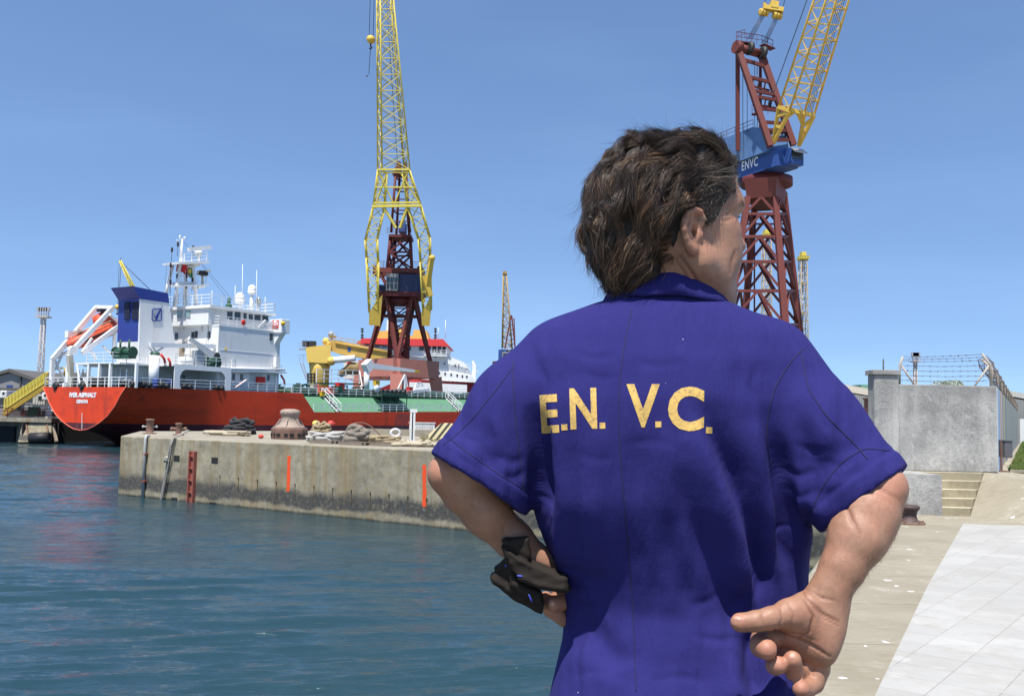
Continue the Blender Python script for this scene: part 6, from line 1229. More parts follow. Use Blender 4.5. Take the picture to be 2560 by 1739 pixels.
# ------------------------------------------------------------------ right background
k = at(2150, 1040, 62); rs = thing('warehouse', 'grey corrugated shed with pale eaves behind the grey wall pillar', 'warehouse', V((k.x, 62, 0))); ro = V((k.x, 62, 0)); R1 = lambda px, py, Y=62.0: at(px, py, Y)
m = MB(ro); xl_, xr_ = R1(2060, 1000).x, R1(2200, 1000).x; m.prism([V((xl_, 62, 0)), V((xr_, 62, 0)), R1(2200, 996), R1(2060, 972)], (0, 30, 0)); m.build('wall', M['sheet'], rs); m = MB(ro); a, b = R1(2055, 968), R1(2205, 994); m.prism([a, b, b+V((0, 0, .45)), a+V((0, 0, .45))], (0, 31, 0)); m.build('roof', M['beige'], rs); m = MB(ro); m.bx(R1(2155, 1040).x, R1(2175, 1040).x, 61.8, 62, 0, R1(2160, 1030).z); m.build('blue_door', M['cblue2'], rs)
k = at(2181, 1040, 45); m = MB((k.x, 45, 0)); m.bx(at(2172, 1000, 45).x, at(2190, 1000, 45).x, 45, 45.6, 0, at(2180, 998, 45).z); m.bx(at(2172, 1000, 45).x-.05, at(2190, 1000, 45).x+.05, 44.9, 45.65, at(2180, 998, 45).z, at(2180, 994, 45).z); tag(m.build('rusty_post', paint('rusty_post', (.13, .055, .04), .7)), 'broad rusty brown post against the left edge of the grey wall', 'post')
k = at(2170, 1040, 130); gbd = thing('green_building', 'green building with white gable sign panels beyond the grey wall', 'building', V((k.x, 130, 0))); gof = V((k.x, 130, 0)); G2 = lambda px, py: at(px, py, 130)
m = MB(gof); m.bx(G2(2153, 1000).x, G2(2210, 1000).x, 130, 150, 0, G2(2160, 961).z); m.build('wall', paint('building_green', (.12, .26, .18), .6), gbd); m = MB(gof); m.prism([G2(2158, 976)-V((0,.1,0)), G2(2200, 976)-V((0,.1,0)), G2(2200, 966)-V((0,.1,0)), G2(2178, 966)-V((0,.1,0))], (0, -.2, 0)); m.build('gable', M['white2'], gbd)
for px in (2161, 2184): m = MB(gof); m.bx(G2(px, 980).x, G2(px+9, 980).x, 129.8, 130, G2(px, 986).z, G2(px, 979).z); m.build('window', M['white2'], gbd)
k = at(2545, 1040, 88); fr = thing('warehouse', 'pale roofed shed beyond the mural wall at the right edge', 'warehouse', V((k.x, 88, 0))); fo = V((k.x, 88, 0)); F2 = lambda px, py: at(px, py, 88)
m = MB(fo); m.prism([V((F2(2470, 1000).x, 88, 0)), V((F2(2750, 1000).x, 88, 0)), F2(2750, 1035), F2(2505, 990), F2(2470, 996)], (0, 40, 0)); m.build('wall', M['sheet'], fr); m = MB(fo); a, b = F2(2500, 985), F2(2750, 1031); m.prism([a, b, b+V((0, 0, .5)), a+V((0, 0, .5))], (0, 41, 0)); m.build('roof', M['sheetl'], fr)
c0 = at(2600, 1100, 75); m = MB(c0); m.bx(at(2550, 1060, 75).x, at(2900, 1060, 75).x, 75, 75.5, -.3, at(2570, 1047, 75).z); wv_ = m.build('white_wall', M['white']); tag(wv_, 'low white wall closing the lawn at the right edge', 'wall')
# pale bush rising behind the wall
k = at(2382, 964, 42); bs = thing('bush', 'small pale leaved tree top peeping over the grey wall behind the barbed wire', 'tree', V((k.x, 42, 0))); bo = V((k.x, 42, 0))
rn = np.random.default_rng(3); N = 2600; ph = rn.random(N)*6.28; th = np.arccos(rn.random(N)*1.6-.6); rr = .45+.4*rn.random(N)**.5; cl = rn.integers(0, 9, N); cc_ = rn.normal(0, .35, (9, 3))*np.array([1, 1, .4])
ce = np.stack([rr*np.sin(th)*np.cos(ph)*.42, rr*np.sin(th)*np.sin(ph)*.42, rr*np.cos(th)*.32], 1)+cc_[cl]*.85+np.array([0, 0, at(2382, 962, 42).z-.12])
u_ = rn.normal(0, 1, (N, 3)); u_ /= np.linalg.norm(u_, axis=1)[:, None]; w_ = rn.normal(0, 1, (N, 3)); w_ /= np.linalg.norm(w_, axis=1)[:, None]
vv = np.stack([ce-u_*.05, ce+w_*.03, ce+u_*.05, ce-w_*.03], 1).reshape(-1, 3); np_mesh('crown', vv, np.arange(4*N).reshape(-1, 4), plain('pale_leaves', (.33, .38, .30), .6, 0, .4, 8), bs, False)
m = MB(); m.tube((0, 0, 0), (0, 0, at(2382, 962, 42).z-.3), .1, .05); m.build('trunk', M['wood'], bs)
# ------------------------------------------------------------------ the man: implicit surfaces turned into meshes
class Field:
    """signed distance on a grid; shapes are blended in locally"""
    def __init__(s, lo, hi, h):
        s.lo = np.array(lo, np.float32); s.h = h; s.n = [int(math.ceil((b-a)/h))+1 for a, b in zip(lo, hi)]
        s.D = np.full(s.n, 0.06, np.float32)
    def box(s, c0, c1):
        i0 = [max(0, int((a-l)/s.h)-1) for a, l in zip(c0, s.lo)]; i1 = [min(n, int((b-l)/s.h)+2) for b, l, n in zip(c1, s.lo, s.n)]
        if any(b <= a for a, b in zip(i0, i1)): return None, None
        sl = tuple(slice(a, b) for a, b in zip(i0, i1))
        g = [(s.lo[k]+s.h*np.arange(i0[k], i1[k])).astype(np.float32) for k in range(3)]
        return sl, (g[0][:, None, None], g[1][None, :, None], g[2][None, None, :])
    def blend(s, sl, d, k, sub=False):
        a = s.D[sl]
        if sub: d = -d; h = np.clip(.5-.5*(d-a)/max(k, 1e-5), 0, 1); h = 1-h if False else h; s.D[sl] = np.maximum(a, d)+(k*np.maximum(0, 1-np.abs(a-d)/max(k, 1e-5))**2*.25 if k else 0)
        else: s.D[sl] = np.minimum(a, d)-(k*np.maximum(0, 1-np.abs(a-d)/max(k, 1e-5))**2*.25 if k else 0)
    def cone(s, p, q, r1, r2, k=.01, asp=1.0, ax=None, cut=None, sub=False, pad=.03):
        """tapered capsule; asp squeezes it along ax (default depth)"""
        p, q = np.array(p, np.float32), np.array(q, np.float32); R = max(r1, r2)+k+pad
        sl, g = s.box(np.minimum(p, q)-R, np.maximum(p, q)+R)
        if sl is None: return
        d = q-p; L2 = float((d*d).sum())+1e-12
        X = [g[i]-p[i] for i in range(3)]; t = np.clip((X[0]*d[0]+X[1]*d[1]+X[2]*d[2])/L2, 0, 1)
        E = [X[i]-t*d[i] for i in range(3)]
        if asp != 1.0:
            a = np.array(ax if ax is not None else (0, 1, 0), np.float32); a /= np.linalg.norm(a); w_ = E[0]*a[0]+E[1]*a[1]+E[2]*a[2]; E = [E[i]+a[i]*w_*(1/asp-1) for i in range(3)]
        dist = np.sqrt(E[0]**2+E[1]**2+E[2]**2)-(r1+(r2-r1)*t)
        if cut is not None:
            o, n = cut; dist = np.maximum(dist, (g[0]-o[0])*n[0]+(g[1]-o[1])*n[1]+(g[2]-o[2])*n[2])
        s.blend(sl, dist.astype(np.float32), k, sub)
    def chain(s, pts, rs, k=.01, **kw):
        for i in range(len(pts)-1): s.cone(pts[i], pts[i+1], rs[i], rs[i+1], k, **kw)
    def ell(s, c, r, B=None, k=.01, sub=False):
        """ellipsoid; B rows are its own axes"""
        c = np.array(c, np.float32); R = max(r)+k+.03; sl, g = s.box(c-R, c+R)
        if sl is None: return
        B = np.eye(3) if B is None else np.array(B); X = [g[i]-c[i] for i in range(3)]
        Lc = [sum(X[i]*float(B[j][i]) for i in range(3)) for j in range(3)]
        k0 = np.sqrt(sum((Lc[j]/r[j])**2 for j in range(3)))+1e-6; k1 = np.sqrt(sum((Lc[j]/r[j]**2)**2 for j in range(3)))+1e-6
        s.blend(sl, (k0*(k0-1)/k1).astype(np.float32), k, sub)
    def mesh(s):
        D = s.D; S = D < 0; n = D.shape; c = np.zeros([a-1 for a in n], np.uint8)
        offs = [(i, j, k) for i in (0, 1) for j in (0, 1) for k in (0, 1)]
        for o in offs: c += S[o[0]:n[0]-1+o[0], o[1]:n[1]-1+o[1], o[2]:n[2]-1+o[2]]
        idx = np.argwhere((c > 0) & (c < 8)); N = len(idx); ids = np.full(c.shape, -1, np.int32); ids[idx[:, 0], idx[:, 1], idx[:, 2]] = np.arange(N)
        val = np.stack([D[idx[:, 0]+o[0], idx[:, 1]+o[1], idx[:, 2]+o[2]] for o in offs], 1); O = np.array(offs, np.float32)
        acc = np.zeros((N, 3)); cnt = np.zeros(N)
        for a in range(8):
            for b in range(a+1, 8):
                if sum(x != y for x, y in zip(offs[a], offs[b])) != 1: continue
                m = (val[:, a] < 0) != (val[:, b] < 0); t = val[m, a]/(val[m, a]-val[m, b]); acc[m] += O[a]+(O[b]-O[a])*t[:, None]; cnt[m] += 1
        V_ = (idx+acc/cnt[:, None])*s.h+s.lo; Fs = []
        for ax in range(3):
            A = np.moveaxis(S, ax, 0); I = np.moveaxis(ids, ax, 0); a0, a1 = A[:-1, 1:-1, 1:-1], A[1:, 1:-1, 1:-1]
            e = np.argwhere(a0 != a1); i, j, k = e[:, 0], e[:, 1], e[:, 2]; q = np.stack([I[i, j, k], I[i, j+1, k], I[i, j+1, k+1], I[i, j, k+1]], 1); fl = a0[i, j, k] ^ (ax == 1); q[~fl] = q[~fl][:, ::-1]; Fs.append(q)
        F_ = np.concatenate(Fs); F_ = F_[(F_ >= 0).all(1)]; return V_, F_
def vnormals(V_, F_):
    n = np.cross(V_[F_[:, 2]]-V_[F_[:, 0]], V_[F_[:, 3]]-V_[F_[:, 1]]); out = np.zeros_like(V_)
    for k in range(4): np.add.at(out, F_[:, k], n)
    return out/(np.linalg.norm(out, axis=1)[:, None]+1e-12)
def smooth(V_, F_, it=2, lam=.5):
    e = np.concatenate([F_[:, [0, 1]], F_[:, [1, 2]], F_[:, [2, 3]], F_[:, [3, 0]]]); e = np.concatenate([e, e[:, ::-1]]); d = np.bincount(e[:, 0], minlength=len(V_))[:, None]+1e-9
    for _ in range(it):
        a = np.stack([np.bincount(e[:, 0], V_[e[:, 1], k], len(V_)) for k in range(3)], 1); V_ = V_+(a/d-V_)*lam
    return V_
_Ri = np.array(_r3.inverted())
def toP(V_):
    """where points stand in the photograph (source pixels), to read measured outlines"""
    L = (V_-np.array(CAM)) @ _Ri.T; return np.stack([CX+F*L[:, 0]/-L[:, 2], CY-F*L[:, 1]/-L[:, 2]], 1)
def A3(px, py, Y): return np.array(at(px, py, Y))
def vnoise(V_, s, seed=0):
    o = V((seed*7.1, seed*3.7, seed*1.3)); return np.array([mnoise.noise(V(p)*s+o) for p in V_])
def fnoise(Pn, seed=0, n=24, fmin=.5, fmax=2.0):
    """fast smooth noise: a sum of random waves"""
    r = np.random.default_rng(seed); K = r.normal(0, 1, (n, Pn.shape[1])); K *= (r.uniform(fmin, fmax, n)/np.linalg.norm(K, axis=1))[:, None]; ph = r.uniform(0, 6.28, n)
    return np.sin(2*np.pi*(Pn @ K.T)+ph).sum(1)/math.sqrt(n/2)/1.6

# frame of the head: forward, right, up; centre between the ears
AL = R_(22); HF, HR, HU = np.array([cos(AL), sin(AL), 0]), np.array([sin(AL), -cos(AL), 0]), np.array([0, 0, 1.0])
HC = A3(1697, 575, 1.51); HB = np.array([HF, HR, HU])
def H(f, r, u): return HC+HF*f+HR*r+HU*u
px1 = 1/1567.0

# ---- shirt volume ------------------------------------------------------------------------
rows = [(738, 1588, 1742, 1.462, .085), (752, 1520, 1800, 1.452, .09), (775, 1450, 1868, 1.438, .095), (800, 1405, 1912, 1.425, .102), (840, 1350, 1978, 1.408, .112), (900, 1322, 2006, 1.388, .122), (1000, 1315, 2000, 1.372, .132), (1100, 1318, 1996, 1.372, .138),
        (1245, 1326, 2008, 1.385, .138), (1344, 1354, 2014, 1.408, .135), (1432, 1392, 2012, 1.422, .132), (1500, 1409, 2010, 1.424, .13), (1600, 1408, 2012, 1.408, .135), (1739, 1376, 2028, 1.370, .142), (1900, 1352, 2042, 1.352, .15), (2140, 1345, 2050, 1.35, .15)]
tz, tx, ta, tb, tc = [], [], [], [], []
for py, L, Rr, yb, b in rows:
    a_, b_ = A3(L, py, yb+b), A3(Rr, py, yb+b); tz.append((a_[2]+b_[2])/2); tx.append((a_[0]+b_[0])/2); ta.append((b_[0]-a_[0])/2); tb.append(b); tc.append(yb+b)
o_ = np.argsort(tz); tz, tx, ta, tb, tc = [np.array(v)[o_] for v in (tz, tx, ta, tb, tc)]
def ti(z, arr):
    zz = np.linspace(tz[0]-.05, tz[-1]+.05, 900); v = np.interp(zz, tz, arr); kk = np.exp(-np.linspace(-2, 2, 41)**2); kk /= kk.sum(); vp = np.pad(v, 20, mode='edge'); return np.interp(z, zz, np.convolve(vp, kk, 'valid'))
ZTOP = tz[-1]
def torso_sdf(g, shrink=0.0):
    z = g[2].ravel(); a, b, x0, y0 = [ti(z, v).astype(np.float32)[None, None, :] for v in (ta, tb, tx, tc)]; a = a-shrink; b = b-shrink; n = 2.35
    q, w_ = np.abs(g[0]-x0)/a, np.abs(g[1]-y0)/b; rad = (q**n+w_**n)**(1/n)+1e-6
    gr = np.sqrt((q**(n-1)/a)**2+(w_**(n-1)/b)**2)/rad**(n-1); d = (rad-1)/np.maximum(gr, 1e-3)
    return np.maximum(d, g[2]-(ZTOP+.004-shrink))
ZHEM = .70
sh = Field((-.19, 1.24, ZHEM-.01), (.70, 1.72, 1.60), .0027)
sl, g = sh.box((-.2, 1.2, ZHEM), (.7, 1.7, 1.6)); d = np.maximum(torso_sdf(g), ZHEM-g[2]); sh.D[sl] = np.minimum(sh.D[sl], d.astype(np.float32))
SL = [(1405, 910, 1.53, 112), (1312, 1030, 1.505, 136), (1200, 1202, 1.49, 131)]
SR = [(1918, 912, 1.525, 118), (2020, 1084, 1.465, 140), (2154, 1239, 1.425, 126)]
cuts = []
for S_ in (SL, SR):
    pts = [A3(a, b, c) for a, b, c, r in S_]; rs = [r*c/F for a, b, c, r in S_]
    d = pts[2]-pts[1]; d /= np.linalg.norm(d); hem = pts[2]; pts.append(pts[2]+d*.06); rs.append(rs[2]*.99); cuts.append((hem, d, pts, rs))
    for i in range(3): sh.cone(pts[i], pts[i+1], rs[i], rs[i+1], .035 if i == 0 else .022, asp=.9, cut=(hem, d))
    # open cuff: hollow it for a hand's breadth
    sh.cone(hem-d*.075, hem+d*.05, rs[1]*.80, rs[2]-.007, .0, asp=.88, sub=True)
SV, SF = sh.mesh(); SV = smooth(SV, SF, 3, .5)
SN = vnormals(SV, SF); SN = smooth(SN, SF, 10, .6); SN /= np.linalg.norm(SN, axis=1)[:, None]; SP2 = toP(SV)
# folds: (kind, polyline in photograph pixels, width px, height m, side softness)
def poly_d(Pq, pl):
    best = np.full(len(Pq), 1e9); sgn = np.zeros(len(Pq)); tt = np.zeros(len(Pq)); pl = np.array(pl, float); seg = np.linalg.norm(np.diff(pl, axis=0), axis=1); cum = np.concatenate([[0], np.cumsum(seg)])
    for i in range(len(pl)-1):
        a, d = pl[i], pl[i+1]-pl[i]; t = np.clip(((Pq-a) @ d)/(d @ d), 0, 1); e = Pq-a-t[:, None]*d; r = np.linalg.norm(e, axis=1); m = r < best; best[m] = r[m]; sgn[m] = np.sign(d[0]*e[m, 1]-d[1]*e[m, 0]); tt[m] = (cum[i]+t[m]*seg[i])/cum[-1]
    return best, sgn, tt
FOLDS = [
 # left side: the cloth drops back behind a sharp upright ridge
 ([(1362, 960), (1392, 1080), (1402, 1200), (1408, 1330), (1416, 1440)], 12, .014, 56, 0), ([(1338, 1000), (1358, 1130), (1372, 1280)], 22, -.011, 20, 0),
 ([(1425, 1040), (1440, 1200), (1446, 1380)], 16, -.004, 16, 0), ([(1470, 1120), (1486, 1290), (1492, 1450)], 24, .004, 30, 0),
 # right side: long folds from the shoulder blade down to the hand
 ([(1735, 1060), (1768, 1140), (1806, 1230), (1838, 1320), (1862, 1420), (1878, 1500)], 52, .014, 10, 0), ([(1770, 1060), (1806, 1140), (1846, 1235), (1874, 1320), (1894, 1420), (1904, 1500)], 9, -.011, 26, 0),
 ([(1880, 1000), (1902, 1120), (1925, 1250), (1940, 1380), (1948, 1460)], 24, .008, 9, 0), ([(1930, 1050), (1955, 1180), (1968, 1300), (1972, 1430)], 18, -.010, 18, 0), ([(1985, 1150), (1998, 1280), (1998, 1400)], 14, .008, 14, 0),
 ([(1660, 1090), (1700, 1220), (1748, 1350), (1800, 1460), (1836, 1530)], 60, .006, 22, 0), ([(1690, 1150), (1728, 1290), (1772, 1410), (1815, 1510), (1850, 1590)], 14, -.008, 30, 0),
 ([(1560, 1180), (1592, 1310), (1636, 1430), (1700, 1530), (1770, 1600)], 60, .006, 22, 0), ([(1890, 1560), (1880, 1640), (1900, 1739)], 20, -.012, 20, 0), ([(1850, 1600), (1845, 1680), (1850, 1760)], 24, .008, 24, 0),
 ([(1915, 1620), (1935, 1700), (1940, 1800)], 16, .009, 16, 0),
 # lower left wedge
 ([(1415, 1618), (1468, 1566), (1510, 1606), (1550, 1680)], 20, -.008, 26, 0), ([(1412, 1500), (1450, 1530), (1530, 1600), (1580, 1650)], 34, .005, 30, 0), ([(1405, 1650), (1470, 1640), (1560, 1720)], 34, .005, 30, 0),
 ([(1600, 1640), (1700, 1625), (1800, 1640)], 36, .004, 40, 0),
 ([(1566, 830), (1549, 940), (1546, 1060), (1553, 1180), (1566, 1310), (1578, 1450), (1586, 1600), (1591, 1740)], 5, -.0012, 8, 0),
 # across the blades
 ([(1420, 910), (1500, 925), (1550, 915)], 18, .0025, 30, 0), ([(1700, 850), (1800, 870), (1890, 930)], 22, -.0025, 30, 0), ([(1560, 930), (1680, 950), (1800, 1000)], 26, .002, 30, 0), ([(1830, 900), (1868, 1000), (1880, 1080)], 18, -.006, 22, 0),
 # sleeves
 ([(1280, 900), (1290, 1040), (1308, 1215)], 12, -.007, 14, 0), ([(1250, 960), (1225, 1060), (1250, 1190)], 22, .004, 20, 0), ([(1170, 1050), (1215, 1100), (1240, 1170)], 18, -.005, 16, 0), ([(1285, 1100), (1240, 1150), (1180, 1170)], 14, -.004, 14, 0), ([(1130, 1100), (1180, 1140), (1260, 1210)], 14, .003, 12, 0), ([(1200, 1010), (1260, 1080), (1280, 1150)], 16, .004, 14, 0),
 ([(1965, 1010), (2010, 1090), (2040, 1180), (2050, 1260)], 20, -.009, 20, 0), ([(1990, 960), (2050, 1060), (2090, 1140)], 22, .005, 24, 0), ([(2000, 1130), (2060, 1160), (2110, 1160)], 14, -.005, 14, 0), ([(2010, 1210), (2070, 1215), (2110, 1200)], 12, .005, 12, 0), ([(1985, 1220), (2030, 1260), (2060, 1300)], 14, .006, 14, 0), ([(2060, 1120), (2100, 1130), (2150, 1110)], 12, -.0035, 12, 0),
]
CREASE = []
for pl, w_, h_ in (([(1905, 1440), (1870, 1470), (1836, 1520)], 9, -.0045), ([(1940, 1430), (1905, 1470), (1880, 1500)], 8, -.004), ([(1800, 1480), (1770, 1500), (1720, 1510)], 9, -.003), ([(1860, 1590), (1800, 1600), (1730, 1590)], 9, -.003), ([(1880, 1610), (1870, 1660), (1850, 1720)], 9, -.0045), ([(1412, 1440), (1450, 1470), (1500, 1480)], 8, -.0035), ([(1414, 1470), (1460, 1510), (1530, 1530)], 9, -.003), ([(1412, 1400), (1440, 1420), (1470, 1425)], 8, -.003),
  ([(1320, 1180), (1290, 1195), (1255, 1190)], 8, -.0035), ([(1318, 1150), (1280, 1155), (1240, 1140)], 8, -.003), ([(1150, 1090), (1190, 1105), (1230, 1150)], 7, -.0025), ([(1240, 1010), (1225, 1060), (1232, 1110)], 8, -.0025), ([(1120, 1120), (1160, 1150), (1220, 1180)], 7, -.002),
  ([(1960, 1180), (2000, 1190), (2040, 1180)], 8, -.004), ([(1970, 1220), (2010, 1235), (2045, 1230)], 8, -.004), ([(1985, 1110), (2030, 1130), (2080, 1125)], 8, -.003), ([(2060, 1150), (2100, 1165), (2140, 1150)], 7, -.0025), ([(2030, 1010), (2060, 1060), (2100, 1090)], 8, -.002), ([(2090, 1200), (2120, 1190), (2160, 1160)], 7, -.0025), ([(2060, 1240), (2085, 1225), (2110, 1205)], 7, -.003),
  ([(1430, 880), (1480, 895), (1540, 890)], 8, -.0018), ([(1580, 900), (1640, 915), (1720, 905)], 8, -.0015), ([(1440, 930), (1500, 945), (1545, 940)], 7, -.0015), ([(1560, 1110), (1620, 1100), (1690, 1110)], 8, -.0015), ([(1450, 1130), (1500, 1145), (1540, 1140)], 8, -.0015), ([(1900, 900), (1880, 960), (1890, 1020)], 9, -.003), ([(1350, 900), (1370, 960), (1360, 1010)], 9, -.003), ([(1620, 1700), (1700, 1690), (1780, 1705)], 9, -.002), ([(1430, 1690), (1500, 1680), (1570, 1700)], 9, -.002)): CREASE.append((pl, w_, h_))
disp = np.zeros(len(SV)); back = np.clip((-SN[:, 1]-.12)*2.6, 0, 1)
for pl, w_, hgt, w2, _ in FOLDS:
    d_, sg, t_ = poly_d(SP2, pl); ww = 1.6*np.where(sg > 0, w_, w2); prof = np.exp(-(d_/ww)**2*.9); end = np.clip(t_*2.6, 0, 1)*np.clip((1-t_)*4, 0, 1); up_ = (max(p[1] for p in pl) < 1300 and (pl[0][0] < 1300 or pl[0][0] > 1940 or pl[0][1] < 960)); disp += (.8 if up_ else 1.75 if hgt > 0 else 2.3)*hgt*prof*(.25+.75*np.sin(end*np.pi/2))*back
wr = fnoise(SP2 @ np.array([[1, .16], [0, 1]])/np.array([40., 420.]), 1, 30)*.0017*(.4+.6*np.clip((SP2[:, 1]-1000)/200, 0, 1))+fnoise(SP2/np.array([34., 60.]), 2, 30, .4, 1.2)*.0003+fnoise(SP2/np.array([120., 420.]), 5, 20)*.0018
slv = np.clip(np.maximum((1300-SP2[:, 0])/60, (SP2[:, 0]-2010)/60), 0, 1); cal = np.clip((1000-SP2[:, 1])/220, 0, .75)
disp += wr*(1+.8*slv)*(1-cal)*back
disp = np.clip(disp, -.024, .024); disp = smooth(np.stack([disp]*3, 1), SF, 9, .6)[:, 0]
for pl, w_, h_ in CREASE: d_, sg, t_ = poly_d(SP2, pl); disp += h_*np.exp(-(d_/w_)**2)*np.sin(np.clip(t_, 0, 1)*np.pi)**.6*back
disp = smooth(np.stack([disp]*3, 1), SF, 2, .6)[:, 0]
# hems turned up on the cuffs
for hem, d, pts, rs in cuts:
    s_ = (hem-SV) @ d; rr_ = np.linalg.norm((SV-hem)-(((SV-hem) @ d)[:, None])*d, axis=1); near = (np.abs(s_) < .08) & (rr_ < .13); disp += np.where(near & (s_ < .021) & (s_ > -.01), .0016, 0)+np.where(near, -.0018*np.exp(-((s_-.0225)/.0022)**2), 0)
SV = SV+SN*disp[:, None]; SV = smooth(SV, SF, 5, .5)

def cloth_mat():
    t = NT('blue_workwear'); o = t.co(); n1 = t.noise(5, o, 6, .65)
    c = t.mix(n1, (.0190, .0180, .106), (.0270, .0255, .138))
    c = t.mix(t.math('MULTIPLY', t.gate(t.noise(26, o, 8, .75), .52, .72), .25), c, (.038, .036, .185))
    c = t.mix(t.math('MULTIPLY', t.gate(t.noise(14, t.co((2.2, 1, .5)), 8, .7), .58, .72), .2), c, (.044, .044, .195))
    vo = t.noise(650, o, 2, .5); vo2 = t.n('ShaderNodeTexVoronoi'); vo2.inputs['Scale'].default_value = 34; t.l(o, vo2.inputs['Vector'])
    lint = t.math('MULTIPLY', t.math('LESS_THAN', vo2.outputs['Distance'], .028), t.gate(t.sep(vo2.outputs['Color'])[0], .90, .92)); c = t.mix(lint, c, (.55, .55, .65))
    t.b.inputs['Sheen Weight'].default_value = .035; t.b.inputs['Sheen Tint'].default_value = (.25, .22, .8, 1); t.b.inputs['Sheen Roughness'].default_value = .5
    c = t.mix(t.math('MULTIPLY', vo, .35), c, (.014, .011, .085))
    nb = t.bump(t.noise(420, o, 3, .7), .28, .0012); nb = t.bump(t.noise(38, o, 6, .65), .25, .004, nb); nb = t.bump(t.noise(16, t.co((2.6, 1, .35), rot=(0, R_(8), 0)), 7, .62, .4), .45, .010, nb)
    return t.done(c, .92, 0, nb, .10)
M['cloth'] = cloth_mat()

# ---- body: one continuous skin -------------------------------------------------------------
bd = Field((-.16, 1.24, .88), (.66, 1.72, 1.84), .0026)
sl, g = bd.box((-.15, 1.3, .90), (.6, 1.68, 1.60)); d = np.maximum(np.maximum(torso_sdf(g, .05), .90-g[2]), g[2]-(ZTOP-.05)); bd.D[sl] = np.minimum(bd.D[sl], d.astype(np.float32))
# head
bd.ell(H(-.010, 0, .052), (.094, .076, .088), HB, .02); bd.ell(H(.030, 0, -.012), (.064, .064, .088), HB, .03)
bd.ell(H(.035, 0, -.055), (.052, .052, .042), HB, .03)
for s in (-1, 1):
    bd.chain([H(-.012, .060*s, -.035), H(.0, .059*s, -.062), H(.045, .037*s, -.086), H(.075, .012*s, -.092)], [.014, .017, .018, .019], .03)
    bd.ell(H(.052, .047*s, -.002), (.03, .021, .022), HB, .022); bd.ell(H(.058, .040*s, -.042), (.030, .022, .03), HB, .028)
    bd.chain([H(.062, .056*s, .036), H(.080, .040*s, .041), H(.092, .012*s, .036)], [.011, .013, .011], .012); bd.ell(H(.070, .032*s, .020), (.015, .016, .013), HB, .006)
    bd.ell(H(.102, .013*s, -.022), (.011, .008, .008), HB, .008)
bd.ell(H(.06, 0, .075), (.032, .058, .05), HB, .03)
bd.chain([H(.090, 0, .030), H(.104, 0, .004), H(.117, 0, -.014)], [.009, .010, .011], .010); bd.ell(H(.117, 0, -.019), (.010, .010, .009), HB, .006)
bd.ell(H(.084, 0, -.043), (.020, .027, .017), HB, .016); bd.cone(H(.095, -.016, -.041), H(.095, .016, -.041), .0065, .0065, .005); bd.cone(H(.094, -.014, -.053), H(.094, .014, -.053), .007, .007, .005); bd.cone(H(.108, -.024, -.047), H(.108, .024, -.047), .0045, .0045, .004, sub=True)
bd.ell(H(.083, 0, -.090), (.019, .022, .017), HB, .016)
for s in (-1, 1): bd.ell(H(.112, .008*s, -.028), (.006, .0035, .004), HB, .003, sub=True)
# neck, with the long muscle behind the ear
nb_ = A3(1655, 790, 1.535); bd.cone(H(-.030, 0, -.03), nb_, .056, .064, .03); bd.cone(H(.012, 0, -.06), nb_+np.array([.035, .03, -.02]), .034, .044, .025); bd.cone(H(-.03, .052, -.015), nb_+np.array([.075, -.005, -.012]), .014, .017, .022)
bd.cone(nb_, nb_+np.array([-.15, .0, -.055]), .05, .045, .05); bd.cone(nb_, nb_+np.array([.15, .0, -.055]), .05, .045, .05)
# ears
for s in (-1, 1):
    EB = np.array([HF*.985-HR*s*.17, HR*s*.985+HF*.17, HU]); E = lambda f, r, u, s=s: H(-.018+f*.95+u*.12, s*(.0735+r*.62), -.017+u*.88)
    bd.ell(E(-.010, .006, .004), (.021, .0065, .031), EB, .006)
    rim = [(.010, .006, .012), (.010, .008, .024), (.002, .011, .034), (-.010, .015, .036), (-.022, .019, .029), (-.028, .021, .014), (-.027, .020, -.002), (-.021, .016, -.016), (-.012, .012, -.027), (-.002, .008, -.034)]
    bd.chain([E(*p) for p in rim], [.0038, .0044, .0046, .0048, .005, .005, .0048, .0046, .006, .0075], .0035)
    bd.ell(E(-.003, .0095, -.033), (.009, .006, .010), EB, .006)
    bd.chain([E(-.016, .015, .022), E(-.018, .017, .006), E(-.013, .014, -.010), E(-.004, .011, -.018)], [.0035, .004, .0042, .004], .004)
    bd.ell(E(-.004, .019, -.001), (.008, .010, .012), EB, .003, sub=True); bd.ell(E(-.004, .007, -.004), (.005, .010, .006), EB, .002, sub=True); bd.chain([E(-.021, .022, .022), E(-.0225, .023, .004)], [.0028, .0026], .002, sub=True)
    bd.ell(E(.008, .008, -.006), (.0055, .005, .008), EB, .005)
# arms: (px, py, depth, radius px)
def arm(lst, k=.02, **kw): bd.chain([A3(a, b, c) for a, b, c, r in lst], [r*c/F for a, b, c, r in lst], k, **kw)
arm([(1400, 910, 1.53, 80), (1305, 1030, 1.52, 80), (1200, 1145, 1.50, 68), (1132, 1185, 1.495, 50)], .014)
arm([(1132, 1185, 1.495, 50), (1160, 1222, 1.50, 56), (1218, 1285, 1.51, 55), (1284, 1348, 1.52, 46), (1345, 1402, 1.53, 36), (1395, 1440, 1.54, 34)], .012)
bd.ell(A3(1104, 1182, 1.485), (.018, .022, .022), None, .022)
bd.ell(A3(1215, 1270, 1.495), (.026, .028, .030), None, .02)
arm([(1920, 910, 1.53, 84), (2030, 1085, 1.47, 80), (2118, 1190, 1.43, 72), (2190, 1222, 1.40, 60)], .016)
arm([(2190, 1222, 1.40, 62), (2172, 1280, 1.385, 72), (2143, 1345, 1.372, 69), (2106, 1420, 1.362, 52), (2076, 1475, 1.357, 46), (2060, 1520, 1.355, 43)], .012, asp=.88)
